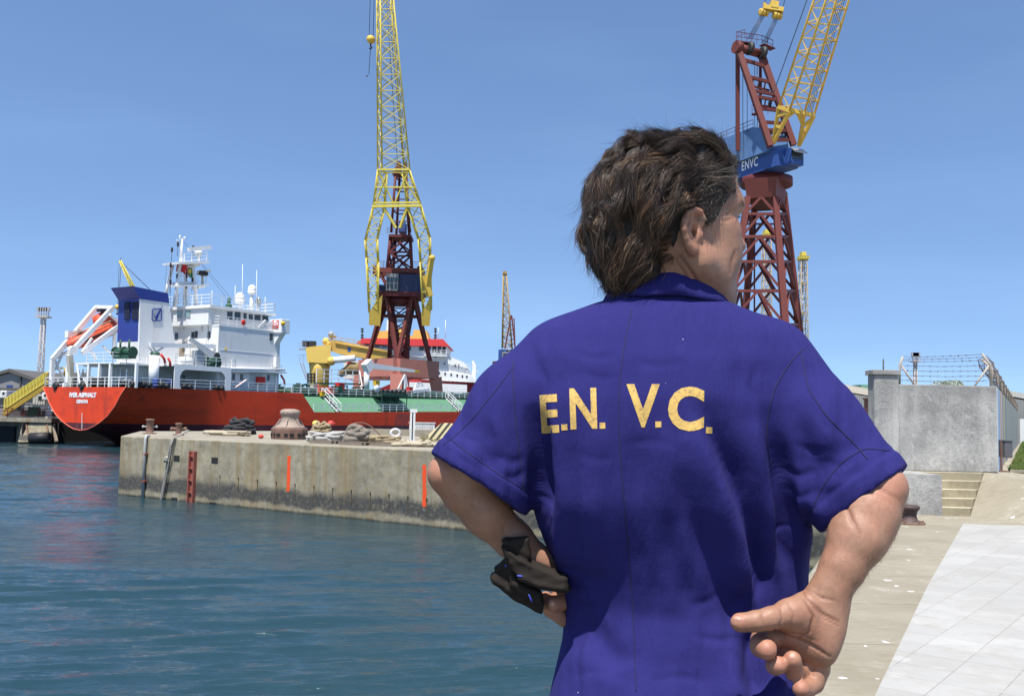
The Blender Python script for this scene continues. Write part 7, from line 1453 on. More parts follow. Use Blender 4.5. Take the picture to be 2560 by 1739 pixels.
bd.ell(A3(2226, 1218, 1.388), (.020, .024, .024), None, .024); bd.ell(A3(2196, 1300, 1.376), (.018, .022, .035), None, .02)
# right hand, palm towards us, fingers curling back up
Yh = 1.352
arm([(2058, 1520, 1.355, 49), (2030, 1560, Yh, 46), (1985, 1585, Yh, 34)], .02, asp=.62); arm([(2062, 1520, 1.355, 46), (2056, 1575, Yh, 44), (2044, 1625, Yh, 34)], .02, asp=.62); arm([(2050, 1540, Yh, 46), (2018, 1600, Yh+.004, 38)], .022, asp=.6)
bd.ell(A3(1992, 1545, 1.340), (.030, .018, .024), None, .018); bd.ell(A3(2066, 1600, 1.342), (.018, .016, .034), None, .018)
arm([(2010, 1520, 1.345, 38), (1972, 1533, 1.335, 32), (1925, 1545, 1.322, 25), (1888, 1552, 1.318, 22.5), (1852, 1556, 1.322, 20)], .010, asp=.92); bd.ell(A3(1852, 1555, 1.321), (.0145, .0125, .0125), None, .006)
arm([(1984, 1590, 1.352, 26), (1940, 1590, 1.362, 27), (1906, 1598, 1.354, 28), (1902, 1614, 1.334, 27), (1916, 1622, 1.318, 26)], .002)
arm([(2008, 1608, 1.355, 25), (1972, 1632, 1.364, 25), (1946, 1650, 1.356, 24), (1938, 1662, 1.338, 23.5), (1946, 1662, 1.322, 22)], .002)
arm([(2034, 1622, 1.356, 24), (2012, 1660, 1.364, 24), (1996, 1684, 1.354, 23.5), (1986, 1678, 1.336, 23), (1981, 1648, 1.322, 22)], .002)
arm([(2056, 1630, 1.354, 24), (2050, 1672, 1.356, 24), (2036, 1708, 1.352, 23), (2014, 1722, 1.338, 22), (2002, 1720, 1.324, 21)], .002)
for pl, w_ in (([(2086, 1500), (2050, 1490), (2012, 1472)], 5), ([(2092, 1548), (2056, 1530), (2030, 1505)], 6), ([(2094, 1558), (2062, 1546), (2030, 1516)], 4), ([(2010, 1500), (2032, 1540), (2020, 1580), (1990, 1592)], 5), ([(1935, 1572), (1975, 1592), (2020, 1606), (2070, 1636)], 5)): pass
# left hand, a fist at the hip
Yf = 1.545
bd.ell(A3(1436, 1476, Yf+.02), (.034, .028, .038), None, .015)
arm([(1445, 1500, Yf, 22), (1405, 1503, Yf-.028, 21), (1382, 1508, Yf-.044, 19)], .003); arm([(1448, 1548, Yf+.008, 19), (1408, 1545, Yf-.014, 18.5), (1376, 1524, Yf-.026, 18), (1364, 1494, Yf-.032, 17)], .003); arm([(1440, 1470, Yf, 22), (1398, 1474, Yf-.02, 20)], .006)
BV, BF = bd.mesh(); BV = smooth(BV, BF, 2, .45); BN = vnormals(BV, BF); BP = toP(BV)
# creases, wrinkles and veins pressed into the skin
CR = [([(2088, 1500), (2050, 1492), (2012, 1470)], 3.2, -.0014), ([(2096, 1552), (2058, 1534), (2028, 1502), (2008, 1478)], 3.5, -.0022), ([(2096, 1562), (2062, 1546), (2034, 1516)], 3, -.0014), ([(2010, 1496), (2034, 1540), (2024, 1578), (1996, 1596)], 3.5, -.002), ([(1936, 1574), (1976, 1592), (2020, 1606), (2074, 1640)], 3.5, -.002), ([(1960, 1578), (2010, 1588), (2040, 1602)], 3, -.0012),
      ([(1950, 1512), (1956, 1545), (1948, 1566)], 3, -.0010), ([(1905, 1530), (1908, 1562)], 3, -.0010), ([(1970, 1505), (1985, 1535), (1978, 1562)], 3, -.0010), ([(2110, 1250), (2130, 1300), (2150, 1330)], 6, -.0018), ([(2150, 1180), (2200, 1220), (2250, 1250)], 5, -.0010), ([(1700, 640), (1740, 700), (1770, 745)], 5, -.002), ([(1690, 650), (1715, 690), (1745, 730)], 4, -.0014), ([(1828, 528), (1818, 536), (1806, 538)], 2.6, -.0010), ([(1832, 545), (1820, 550), (1806, 552)], 2.6, -.0010), ([(1822, 480), (1834, 478)], 3, -.001), ([(1838, 628), (1830, 655), (1826, 680)], 5, -.0012)]
bdsp = np.zeros(len(BV)); bb = np.clip(-BN[:, 1]*2+.6, 0, 1)
for pl, w_, h_ in CR: d_, sg, t_ = poly_d(BP, pl); bdsp += 1.5*h_*np.exp(-(d_/w_)**2)*np.sin(np.clip(t_, .05, .95)*np.pi)**.5*bb
bdsp += fnoise(BV*60, 7, 30)*.00012
BV = BV+BN*bdsp[:, None]
# the arms stay inside their cuffs
for hem, d, pts, rs in cuts:
    s_ = (hem-BV) @ d; ax_ = np.where((s_ > .0)[:, None], hem-d*np.maximum(s_, 0)[:, None], BV); e = BV-ax_; r_ = np.linalg.norm(e*np.array([1, 1/.9, 1]), axis=1); lim = rs[2]-.013; m_ = (s_ > -.001) & (s_ < .10) & (r_ > lim) & (r_ < .15)
    BV[m_] = ax_[m_]+e[m_]*(lim/r_[m_])[:, None]
# place the man: origin between his feet
MO = np.array([ti(np.array([1.0]), tx)[0], 1.51, .045])
body = np_mesh('person', BV-MO, BF); body.location = MO
tag(body, 'man seen from behind in blue work coat lettered E.N. V.C., hands on hips', 'person')
BL = (BV-HC) @ HB.T      # head coordinates of each skin point
red = np.zeros(len(BV)); grey = np.zeros(len(BV)); lip = np.zeros(len(BV))
red += np.exp(-((BL[:, 0]+.012)/.035)**2-((BL[:, 2])/.05)**2)*(np.abs(BL[:, 1]) > .068)*.7
head_ = (BL[:, 2] > -.13) & (np.abs(BL[:, 1]) < .1) & (BL[:, 0] > -.12)
grey += np.clip((-.035-BL[:, 2])/.03, 0, 1)*np.clip((BL[:, 0]+.02)/.05, 0, 1)*head_*.75
lip += np.exp(-((BL[:, 0]-.10)/.015)**2-((BL[:, 2]+.047)/.010)**2-(BL[:, 1]/.024)**2)
for (cx, cy, r, a) in ((2230, 1205, 50, .8), (2196, 1265, 50, .35), (1090, 1180, 40, .8), (1918, 1618, 34, .9), (1942, 1648, 30, .9), (1978, 1660, 30, .8), (2000, 1715, 30, .9), (1850, 1555, 26, .6), (1990, 1560, 50, .45), (2060, 1600, 50, .4), (1370, 1510, 50, .5)):
    red += a*np.exp(-((BP[:, 0]-cx)**2+(BP[:, 1]-cy)**2)/r**2)*(BP[:, 1] > 900)
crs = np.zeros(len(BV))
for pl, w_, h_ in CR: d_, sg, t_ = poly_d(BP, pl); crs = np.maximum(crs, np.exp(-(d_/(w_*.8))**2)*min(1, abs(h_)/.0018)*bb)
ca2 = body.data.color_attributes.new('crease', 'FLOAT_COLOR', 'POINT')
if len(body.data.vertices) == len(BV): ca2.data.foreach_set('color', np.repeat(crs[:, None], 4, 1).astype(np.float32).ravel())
at_ = body.data.color_attributes.new('skin_tone', 'FLOAT_COLOR', 'POINT'); ca = np.stack([np.clip(red, 0, 1), np.clip(grey, 0, 1), np.clip(lip, 0, 1), np.ones(len(BV))], 1).astype(np.float32)
if len(body.data.vertices) == len(BV): at_.data.foreach_set('color', ca.ravel())
def skin_mat():
    t = NT('sunned_skin'); o = t.co(); vc = t.n('ShaderNodeVertexColor'); vc.layer_name = 'skin_tone'; cs = t.n('ShaderNodeSeparateColor'); t.l(vc.outputs[0], cs.inputs[0])
    c = t.mix(t.gate(t.noise(16, o, 8, .65), .35, .68), (.245, .125, .076), (.35, .197, .130))
    c = t.mix(t.math('MULTIPLY', cs.outputs[0], .5), c, (.38, .14, .088))
    st = t.math('MULTIPLY', cs.outputs[1], t.gate(t.noise(420, o, 2, .7), .35, .62)); c = t.mix(t.math('MULTIPLY', st, .6), c, (.16, .115, .09))
    c = t.mix(t.math('MULTIPLY', cs.outputs[2], .7), c, (.40, .11, .09))
    c = t.mix(t.math('MULTIPLY', t.gate(t.noise(130, o, 4, .7), .56, .72), .22), c, (.30, .11, .07)); c = t.mix(t.math('MULTIPLY', t.gate(t.noise(75, o, 2, .6), .70, .74), .5), c, (.22, .09, .05))
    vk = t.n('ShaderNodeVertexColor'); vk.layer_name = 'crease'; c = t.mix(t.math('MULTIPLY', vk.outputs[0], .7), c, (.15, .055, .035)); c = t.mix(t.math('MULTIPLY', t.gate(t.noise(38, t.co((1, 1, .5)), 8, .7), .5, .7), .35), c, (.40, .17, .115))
    t.b.inputs['Subsurface Weight'].default_value = .10; t.b.inputs['Subsurface Radius'].default_value = (.012, .005, .003); t.b.inputs['Subsurface Scale'].default_value = .6
    nb = t.bump(t.noise(330, o, 5, .7), .35, .0014); nb = t.bump(t.noise(120, t.co((1, 1, 1.6)), 6, .65), .18, .0016, nb); r = t.math('ADD', .42, t.math('MULTIPLY', t.noise(30, o, 5), .22)); return t.done(c, r, 0, nb, .42)
body.data.materials.append(skin_mat())
def pm(name, V_, F_, mat, par=body, sm=True): return np_mesh(name, np.asarray(V_)-MO, F_, mat, par, sm)
shirt = pm('shirt', SV, SF, M['cloth'])
for _o in (shirt, body):
    try: _o.shadow_terminator_geometry_offset = .45; _o.shadow_terminator_normal_offset = .004
    except Exception as _e: pass

# a way to lay things on the cloth
from mathutils.bvhtree import BVHTree
bvh = BVHTree.FromPolygons([V(p) for p in SV.tolist()], SF.tolist())
bvb = BVHTree.FromPolygons([V(p) for p in BV.tolist()], BF.tolist())
def on_cloth(px, py, lift=.0008, tree=None):
    d = ray(px, py).normalized(); h, n, i, ds = (tree or bvh).ray_cast(CAM, d)
    return None if h is None else (h+n*(lift if n.dot(d) < 0 else -lift), n)
M['seam'] = plain('seam_thread', (.012, .010, .06), .9)
def seam(pl, r=.0009, n=60, lift=.0003):
    pl = np.array(pl, float); s_ = np.concatenate([[0], np.cumsum(np.linalg.norm(np.diff(pl, axis=0), axis=1))]); pts = []
    for q in np.linspace(0, s_[-1], n):
        # smooth the polyline a little
        w_ = np.exp(-((np.linspace(0, s_[-1], 200)-q)/(s_[-1]*.06))**2); xs_ = np.interp(np.linspace(0, s_[-1], 200), s_, pl[:, 0]); ys_ = np.interp(np.linspace(0, s_[-1], 200), s_, pl[:, 1]); p = on_cloth((xs_*w_).sum()/w_.sum(), (ys_*w_).sum()/w_.sum(), lift)
        if p: pts.append(np.array(p[0]))
    if len(pts) < 4: return
    pts = [pts[0]]+[b for a, b in zip(pts, pts[1:]) if np.linalg.norm(b-a) < .03]
    m = MB(MO); m.path(pts, r, 5); return m.build('seam', M['seam'], shirt)
seam([(1588, 738), (1566, 830), (1549, 940), (1546, 1060), (1553, 1180), (1566, 1310), (1578, 1450), (1586, 1600), (1591, 1760)], .0008)
seam([(1284, 890), (1283, 960), (1289, 1050), (1298, 1130), (1308, 1215), (1312, 1240)], .0009)
seam([(2018, 862), (1975, 905), (1938, 965), (1920, 1030), (1916, 1100), (1930, 1180)], .0009)
seam([(2002, 880), (2020, 972), (2067, 1041), (2146, 1120), (2176, 1156)], .0010)
seam([(1292, 905), (1240, 975), (1180, 1050), (1128, 1098), (1100, 1118)], .0008)
seam([(1122, 1093), (1160, 1125), (1210, 1160), (1265, 1196), (1318, 1228)], .0008)
seam([(2233, 1127), (2160, 1120), (2110, 1150), (2070, 1195), (2038, 1252), (2030, 1290)], .0008)

# printed letters, cut from flat glyphs and laid on the cloth
def letter_mat():
    t = NT('gold_print'); o = t.co(); c = t.mix(t.noise(60, o, 6, .7), (.52, .335, .09), (.66, .44, .14)); c = t.mix(t.math('MULTIPLY', t.gate(t.noise(210, o, 5, .75), .5, .62), .7), c, (.22, .15, .09)); c = t.mix(t.math('MULTIPLY', t.gate(t.noise(30, o, 6, .7), .52, .7), .4), c, (.30, .20, .07)); return t.done(c, .85, 0, t.bump(t.noise(420, o, 3), .3, .001), .2)
M['gold'] = letter_mat()
def glyph(ch, x0, x1, y0, y1, rot=0.0, bold=.025, sk=0.0):
    me, d = text_mesh(ch, 1.0, 1.0, bold if ch != '.' else 0, 1.0, 0.0); bm = bmesh.new()
    if ch == '.':
        bm.faces.new([bm.verts.new((a*d[0]/2, b*d[1]/2, 0)) for a, b in ((-1, -1), (1, -1), (1, 1), (-1, 1))])
    else: bm.from_mesh(me)
    bmesh.ops.triangulate(bm, faces=bm.faces)
    sx, sy = (x1-x0)/d[0], (y1-y0)/d[1]
    for v in bm.verts: v.co.x *= sx; v.co.y *= sy
    for _ in range(5):
        es = [e for e in bm.edges if e.calc_length() > 7.0]
        if not es: break
        bmesh.ops.subdivide_edges(bm, edges=es, cuts=1, use_grid_fill=False); bmesh.ops.triangulate(bm, faces=[f for f in bm.faces if len(f.verts) > 3])
    cx, cy, cr, sr = (x0+x1)/2, (y0+y1)/2, cos(rot), sin(rot)
    for v in bm.verts:
        x, y = v.co.x+sk*v.co.y, v.co.y; p = on_cloth(cx+x*cr-y*sr, cy-(x*sr+y*cr), .0007); v.co = (p[0]-V(MO)) if p else V((0, 0, 0))
    me2 = bpy.data.meshes.new('printed_letter'); bm.to_mesh(me2); bm.free(); bpy.data.meshes.remove(me)
    for f in me2.polygons: f.use_smooth = True
    o = bpy.data.objects.new('printed_letter' if ch != '.' else 'printed_dot', me2); COL.objects.link(o); me2.materials.append(M['gold']); o.parent = shirt
glyph('E', 1352, 1396, 986, 1082, .06, .03); glyph('.', 1404, 1419, 1060, 1075, .08); glyph('N', 1425, 1492, 970, 1072, .03, .03); glyph('.', 1499, 1513, 1056, 1071, .03)
glyph('V', 1566, 1649, 960, 1068, 0, .03); glyph('.', 1638, 1653, 1053, 1068); glyph('C', 1670, 1760, 966, 1077, -.03, .035); glyph('.', 1764, 1780, 1067, 1083, -.03)

# collar standing round the neck, folded over
def collar():
    cen = np.array(A3(1668, 735, 1.525)); n = 64; V_ = []
    for k in range(n+1):
        a = -.78*np.pi+1.56*np.pi*k/n-np.pi/2; dx, dy = cos(a), sin(a); lean = .0
        zt = .030+.004*dx-.012*max(0, dy); zb = -.012-.018*dx*0
        for (r, z) in ((.073, zb-.005), (.069, zb+.012), (.066, zt-.004), (.068, zt+.002), (.073, zt+.002), (.080, zt-.006), (.090, zt-.024), (.098, zt-.040+.004*sin(a*5)), (.095, zt-.043), (.084, zt-.026), (.076, zt-.012)):
            V_.append(cen+np.array([dx*r*1.08, dy*r*.92, z-.018*dx*(dx > 0)-.012*max(0, -dy)*0]))
    m_ = 11; F_ = [(i*m_+j, i*m_+(j+1) % m_, (i+1)*m_+(j+1) % m_, (i+1)*m_+j) for i in range(n) for j in range(m_)]
    V_ = np.array(V_); V_ += fnoise(V_*28, 9, 16)[:, None]*.0012*np.array([1, 1, .6]); return pm('collar', V_, F_, M['cloth'], shirt)
collar()
# finger nails
M['nail'] = plain('nail', (.46, .25, .19), .5, 0, .08)
def nail(px, py, r, ry, rot=0):
    V_ = []; F_ = []; n = 12; cx, cy = px, py
    for i in range(5):
        for k in range(n): a = 2*pi*k/n; q = i/4; x, y = r*q*cos(a), ry*q*sin(a); p = on_cloth(cx+x*cos(rot)-y*sin(rot), cy+x*sin(rot)+y*cos(rot), .0005+.0006*(1-q*q), bvb); V_.append(np.array(p[0]) if p else np.array(A3(cx, cy, 1.3)))
    for i in range(4): F_ += [(i*n+k, i*n+(k+1) % n, (i+1)*n+(k+1) % n, (i+1)*n+k) for k in range(n)]
    pm('nail', V_, F_, M['nail'])
nail(1843, 1545, 10, 5, .2); nail(1981, 1638, 8, 8, 0); nail(1379, 1507, 7, 8, 0)
# fine hair on the forearms
rn = np.random.default_rng(8); sel = np.where((BP[:, 1] > 1230) & (BP[:, 1] < 1500) & ((BP[:, 0] > 2040) | (BP[:, 0] < 1330)) & (BN[:, 1] < .3))[0]; sel = rn.choice(sel, 2200); ARM = (BV[sel], BN[sel])
# eye, brow and lashes on the side we see
m = MB(MO)
ey = H(.0735, .034, .0195); m.ball(ey, .0115, 14); m.build('eye', NT('eye_white').done((.6, .57, .53), .25), body)
rn = np.random.default_rng(2)
def hairs(name, roots, dirs, length, r, mat, par=body, bend=(0, 0, -.3)):
    N = len(roots); n = 5; t = np.linspace(0, 1, n)[None, :, None]; L = np.asarray(length).reshape(-1, 1, 1)
    C = roots[:, None]+dirs[:, None]*L*t+np.array(bend)[None, None]*L*t**2; return strands(name, C, np.full(N, r), mat, par)
def strands(name, C, R, mat, par, cols=None, taper=True):
    N, n, _ = C.shape; T = np.gradient(C, axis=1); T /= np.linalg.norm(T, axis=2, keepdims=True)+1e-9; up = np.array([.13, -.8, .55]); A = np.cross(T, up); A /= np.linalg.norm(A, axis=2, keepdims=True)+1e-9; B_ = np.cross(T, A)
    q = np.linspace(0, 1, n); prof = np.clip(np.minimum(.45+q*4, (1-q)*1.9+.10), 0, 1); rr = R[:, None]*prof[None]
    ring = [C+(A*cos(a)+B_*sin(a))*rr[:, :, None] for a in (0, 2*pi/3, 4*pi/3)]; V_ = np.stack(ring, 2).reshape(-1, 3)
    b = (np.arange(N)[:, None]*n+np.arange(n-1)[None])*3; F_ = np.concatenate([np.stack([b+k, b+(k+1) % 3, b+3+(k+1) % 3, b+3+k], -1).reshape(-1, 4) for k in range(3)])
    o = pm(name, V_, F_, mat, par)
    if cols is not None:
        a_ = o.data.color_attributes.new('strand', 'FLOAT_COLOR', 'POINT'); cc = np.repeat(cols, n*3, axis=0)
        if len(o.data.vertices) == len(cc): a_.data.foreach_set('color', np.concatenate([cc, np.ones((len(cc), 1))], 1).astype(np.float32).ravel())
    return o
M['armhair'] = plain('arm_hair', (.24, .14, .09), .6); _d = ARM[1]*.6+rn.normal(0, .25, (2200, 3))+np.array([-.1, 0, -.75]); _d /= np.linalg.norm(_d, axis=1)[:, None]; hairs('arm_hair', ARM[0], _d, rn.uniform(.003, .006, 2200), .00008, M['armhair'])
M['brow'] = plain('brow_hair', (.03, .02, .015), .6)
N = 260; q = rn.random(N); rt = np.array([H(.070+.024*a, .056-.042*a, .041+.006*np.sin(a*3)) for a in q])+HR*.0+rn.normal(0, .0022, (N, 3)); dr = (-HF*.3+HR*.8-HU*.1)[None]+rn.normal(0, .25, (N, 3)); rt += HF*.010; hairs('eyebrow', rt, dr, rn.uniform(.006, .011, N), .00035, M['brow'])
N = 46; q = rn.random(N); rt = np.array([H(.081+.004*a, .044-.02*a, .021) for a in q]); dr = (HF*.8+HR*.35-HU*.05)[None]+rn.normal(0, .12, (N, 3)); hairs('eyelash', rt, dr, np.full(N, .009), .0003, M['brow'], bend=(0, 0, .25))

# ---- hair ---------------------------------------------------------------------------------
hair_f = Field(HC-.26, HC+.26, .003)
def hair_shapes(f, grow=0.0):
    for c, r in (((-.046, -.004, .040), (.106, .090, .104)), ((-.092, -.020, -.010), (.062, .068, .070)), ((-.078, -.012, -.052), (.060, .064, .052)), ((.044, .0, .104), (.058, .062, .040)), ((.026, .034, .092), (.050, .042, .046)), ((.0, .03, .11), (.05, .045, .045)), ((.000, .042, .066), (.066, .040, .044)), ((-.055, .046, .030), (.052, .040, .06)), ((-.10, -.035, .055), (.046, .05, .05)), ((-.04, -.01, .118), (.06, .055, .036))):
        f.ell(H(*c), tuple(x+grow for x in r), HB, .022)
    f.ell(H(.036, .104, -.022), (.076, .052, .074), HB, .012, sub=True); f.ell(H(.036, -.104, -.022), (.076, .052, .074), HB, .012, sub=True)
    f.ell(H(.125, 0, -.010), (.085, .12, .110), HB, .012, sub=True); f.ell(H(.02, .0, -.105), (.055, .09, .06), HB, .012, sub=True); f.ell(H(-.018, .09, -.06), (.034, .05, .055), HB, .01, sub=True)
hair_shapes(hair_f)
_g = np.stack(np.meshgrid(*[hair_f.lo[k]+hair_f.h*np.arange(hair_f.n[k]) for k in range(3)], indexing='ij'), -1).reshape(-1, 3); _lo = np.stack(np.meshgrid(*[np.arange(0, hair_f.n[k], 4) for k in range(3)], indexing='ij'), -1); _sh = _lo.shape[:3]
_nz = fnoise(_lo.reshape(-1, 3)*hair_f.h*np.array([22., 22., 15.]), 31, 40, .6, 1.5).reshape(_sh)
def _up(a):
    for k in range(3): n_ = hair_f.n[k]; x_ = np.arange(n_)/4; i0 = np.minimum(np.floor(x_).astype(int), a.shape[k]-1); i1 = np.minimum(i0+1, a.shape[k]-1); w_ = (x_-i0).reshape([-1 if q == k else 1 for q in range(3)]); a = np.take(a, i0, k)*(1-w_)+np.take(a, i1, k)*w_
    return a
hair_f.D += (_up(_nz)*.0085+.0035).astype(np.float32); del _g
HV, HFc = hair_f.mesh(); HV = smooth(HV, HFc, 4, .5)
D = hair_f.D
def samp(Pq, arr):
    u = (Pq-hair_f.lo)/hair_f.h; i = np.clip(np.floor(u).astype(int), 0, np.array(D.shape)-2); w_ = np.clip(u-i, 0, 1); out = 0
    for o in [(a, b, c) for a in (0, 1) for b in (0, 1) for c in (0, 1)]: out = out+arr[i[:, 0]+o[0], i[:, 1]+o[1], i[:, 2]+o[2]]*np.prod([w_[:, k] if o[k] else 1-w_[:, k] for k in range(3)], axis=0)
    return out
def grad(Pq):
    e = .004; g_ = np.stack([samp(Pq+np.eye(3)[k]*e, D)-samp(Pq-np.eye(3)[k]*e, D) for k in range(3)], 1); return g_/(np.linalg.norm(g_, axis=1)[:, None]+1e-9)
def flow(Pq):
    L = (Pq-HC) @ HB.T; f, r, u = L[:, 0], L[:, 1], L[:, 2]
    bk = np.clip((-.03-f)/.08, 0, 1); top = np.clip((u-.09)/.05, 0, 1); low = np.clip((-.01-u)/.06, 0, 1)
    d = -HF[None]*(1.0-.62*bk+.15*low*bk)[:, None]-HU[None]*(.22+1.05*bk-.35*top-.35*low)[:, None]+HR[None]*(.06*np.sin(u*40)*bk-.10*np.sign(r)*bk)[:, None]
    return d
rn = np.random.default_rng(11); NC = 620; idx = rn.integers(0, len(HV), 9000); cand = HV[idx]
Lc = (cand-HC) @ HB.T; keep = cand[~((Lc[:, 2] < -.09) & (Lc[:, 0] > -.02))]; G0 = keep[rn.permutation(len(keep))[:NC]]
ns = 11
def trace(P0, Ln, off0, off1, tw, seed):
    N = len(P0); P_ = P0+grad(P0)*off0[:, None]; C = [P_]; nz = [fnoise(P0*s_, seed+i, 20) for i, s_ in enumerate((13, 34))]; ang = nz[0]*tw+nz[1]*tw*.6
    dirp = None
    for k in range(ns-1):
        q = k/(ns-1); d = flow(P_); g_ = grad(P_); d = d-g_*(d*g_).sum(1)[:, None]; d /= np.linalg.norm(d, axis=1)[:, None]+1e-9
        a = ang*(1+.5*np.sin(q*4+nz[1]*3)); s_ = np.cross(g_, d); d = d*np.cos(a)[:, None]+s_*np.sin(a)[:, None]
        if dirp is not None: d = .55*dirp+.45*d; d /= np.linalg.norm(d, axis=1)[:, None]
        dirp = d; P_ = P_+d*(Ln/(ns-1))[:, None]; sd_ = samp(P_, D); want = off0+(off1-off0)*((k+1)/(ns-1))**1.3
        P_ = P_+grad(P_)*((want-sd_)*.6)[:, None]; C.append(P_)
    return np.stack(C, 1)
Lg = (G0-HC) @ HB.T; temple = np.clip((Lg[:, 0]-.02)/.04, 0, 1)*np.clip(1-np.abs(Lg[:, 2]-.05)/.07, 0, 1)
LnG = rn.uniform(.05, .095, NC)*(1-.55*temple)*(1+.15*(Lg[:, 0] < -.08)); off1 = rn.uniform(.001, .010, NC)*(1-.6*temple)+.008*(rn.random(NC) < .10)
GC = trace(G0, LnG, rn.uniform(-.006, .001, NC), off1, .38, 3)
per = 46; N = NC*per; gi = np.repeat(np.arange(NC), per); gg = grad(G0); t1_ = np.cross(gg, flow(G0)); t1_ /= np.linalg.norm(t1_, axis=1)[:, None]+1e-9
lat = rn.normal(0, 1, N)*.0062; nor = rn.normal(0, 1, N)*.0022; q = np.linspace(0, 1, ns)[None, :, None]; pinch = 1-.72*q**1.1
C = GC[gi]+((t1_[gi]*lat[:, None])[:, None]+(gg[gi]*nor[:, None])[:, None])*pinch
wob = rn.normal(0, 1, (N, 1, 3))*.0018*q+np.sin(q*rn.uniform(3, 9, (N, 1, 1))+rn.uniform(0, 6, (N, 1, 1)))*rn.normal(0, 1, (N, 1, 3))*.0011; sc_ = rn.uniform(.75, 1.12, N)[:, None, None]
C = C[:, :1]+(C-C[:, :1])*sc_+wob
_Q = (C-HC) @ HB.T; _ear = ((_Q[..., 0] > -.050) & (_Q[..., 0] < .03) & (_Q[..., 2] > -.075) & (_Q[..., 2] < .014) & (_Q[..., 1] > .055)).any(1); fly = rn.random(N) < .075; C[fly] += (gg[gi[fly]][:, None]*np.where(_Q[fly, 0, 2] > .09, .007, .016)[:, None, None]+rn.normal(0, .011, (fly.sum(), 1, 3)))*q**1.5
Lr = (C[:, 0]-HC) @ HB.T; tmp = np.clip((Lr[:, 0]-.012)/.035, 0, 1)*np.clip((.105-Lr[:, 2])/.03, 0, 1)
C, gi, fly, Lr, tmp = C[~_ear], gi[~_ear], fly[~_ear], Lr[~_ear], tmp[~_ear]; N = len(C); cw = rn.random(NC)[gi]; sw = rn.random(N)
cols = np.tile(np.array([[.043, .0275, .019]]), (N, 1))*(.45+1.1*sw)[:, None]
cop = np.clip((cw-.50)/.25, 0, 1)*np.clip((sw-.25)*2, 0, 1); low_ = np.clip(1.2-np.abs(Lr[:, 2]+.0)/.09, .25, 1); cols = cols+(np.array([[.19, .095, .042]])*(.35+.75*sw[:, None]))*(cop*low_)[:, None]
pale = (cw > .84)*(sw > .5)*np.clip((Lr[:, 1]-.0)/.04, .15, 1); cols = cols+np.array([[.20, .125, .065]])*pale[:, None]
gr_ = tmp*(sw > .35); cols = cols*(1-gr_[:, None])+np.array([[.26, .225, .19]])*(gr_*(.4+.9*sw))[:, None]
hm = NT('hair_strands'); vc = hm.n('ShaderNodeVertexColor'); vc.layer_name = 'strand'; hm.b.inputs['Anisotropic'].default_value = .6; M['hair'] = hm.done(vc.outputs[0], .36, 0, None, .55)
_hmm = NT('hair_under'); _vc = _hmm.n('ShaderNodeVertexColor'); _vc.layer_name = 'strand'; M['hairmass'] = _hmm.done(_hmm.mix(_hmm.noise(300, None, 3), (.3, .3, .3), _vc.outputs[0], 'MULTIPLY') if False else _vc.outputs[0], .7)
_hl = (HV-HC) @ HB.T; _tm = np.clip((_hl[:, 0]+.005)/.05, 0, 1)*np.clip((.095-_hl[:, 2])/.04, 0, 1); HVi = HV-vnormals(HV, HFc)*(.006+.022*_tm)[:, None]; hm_ = pm('hair', HVi, HFc, M['hairmass']); _a = hm_.data.color_attributes.new('strand', 'FLOAT_COLOR', 'POINT'); _c = np.array([[.014, .010, .0075]])*(1-_tm[:, None])+np.array([[.085, .068, .056]])*_tm[:, None]; _a.data.foreach_set('color', np.concatenate([_c, np.ones((len(_c), 1))], 1).astype(np.float32).ravel())
strands('hair_strands', C, np.where(fly, .00020, rn.uniform(.00025, .00050, N))*(1-.3*tmp), M['hair'], hm_, cols)
# short grey hair running into the temple
N = 3600; a_ = rn.random(N); b_ = rn.random(N); rt = []
for i in range(N):
    u = .092-.088*a_[i]; f = -.004+(.062-.038*max(0, a_[i]-.45)/.55)*b_[i]; p = H(f, .12, u); h, n_, ii, ds = bvb.ray_cast(V(p), V(-HR)); rt.append(np.array(h) if h else p)
rt = np.array(rt); dr = (-HF*.75-HU*.35+HR*.25)[None]+rn.normal(0, .22, (N, 3)); dr /= np.linalg.norm(dr, axis=1)[:, None]; tt = np.linspace(0, 1, 5)[None, :, None]; Ls = rn.uniform(.012, .028, N)[:, None, None]
Cs = rt[:, None]+dr[:, None]*Ls*tt; gsel = rn.random(N); strands('temple_hair', Cs, np.full(N, .00034), M['hair'], hm_, np.where(gsel[:, None] < .48, np.array([[.24, .205, .175]]), np.array([[.10, .08, .066]])))

# ---- trousers and shoes below the picture ----------------------------------------------------
tr_ = Field((-.02, 1.30, .06), (.56, 1.74, .84), .008)
for s in (-1, 1): x = MO[0]+s*.095; tr_.chain([(x, 1.51, .82), (x+s*.01, 1.50, .48), (x+s*.02, 1.53, .13)], [.115, .085, .075], .02)
TV, TF = tr_.mesh(); pm('trousers', smooth(TV, TF, 3, .5), TF, M['cloth'])
for s in (-1, 1):
    m = MB(MO); x = MO[0]+s*.115; m.path([(x, 1.47, .10), (x, 1.52, .115), (x, 1.60, .10), (x+s*.01, 1.68, .085), (x+s*.012, 1.73, .075)], [.035, .05, .048, .042, .02], 14); m.bx(x-.045, x+.05, 1.44, 1.75, .046, .075); m.build('shoe', M['black'], body)

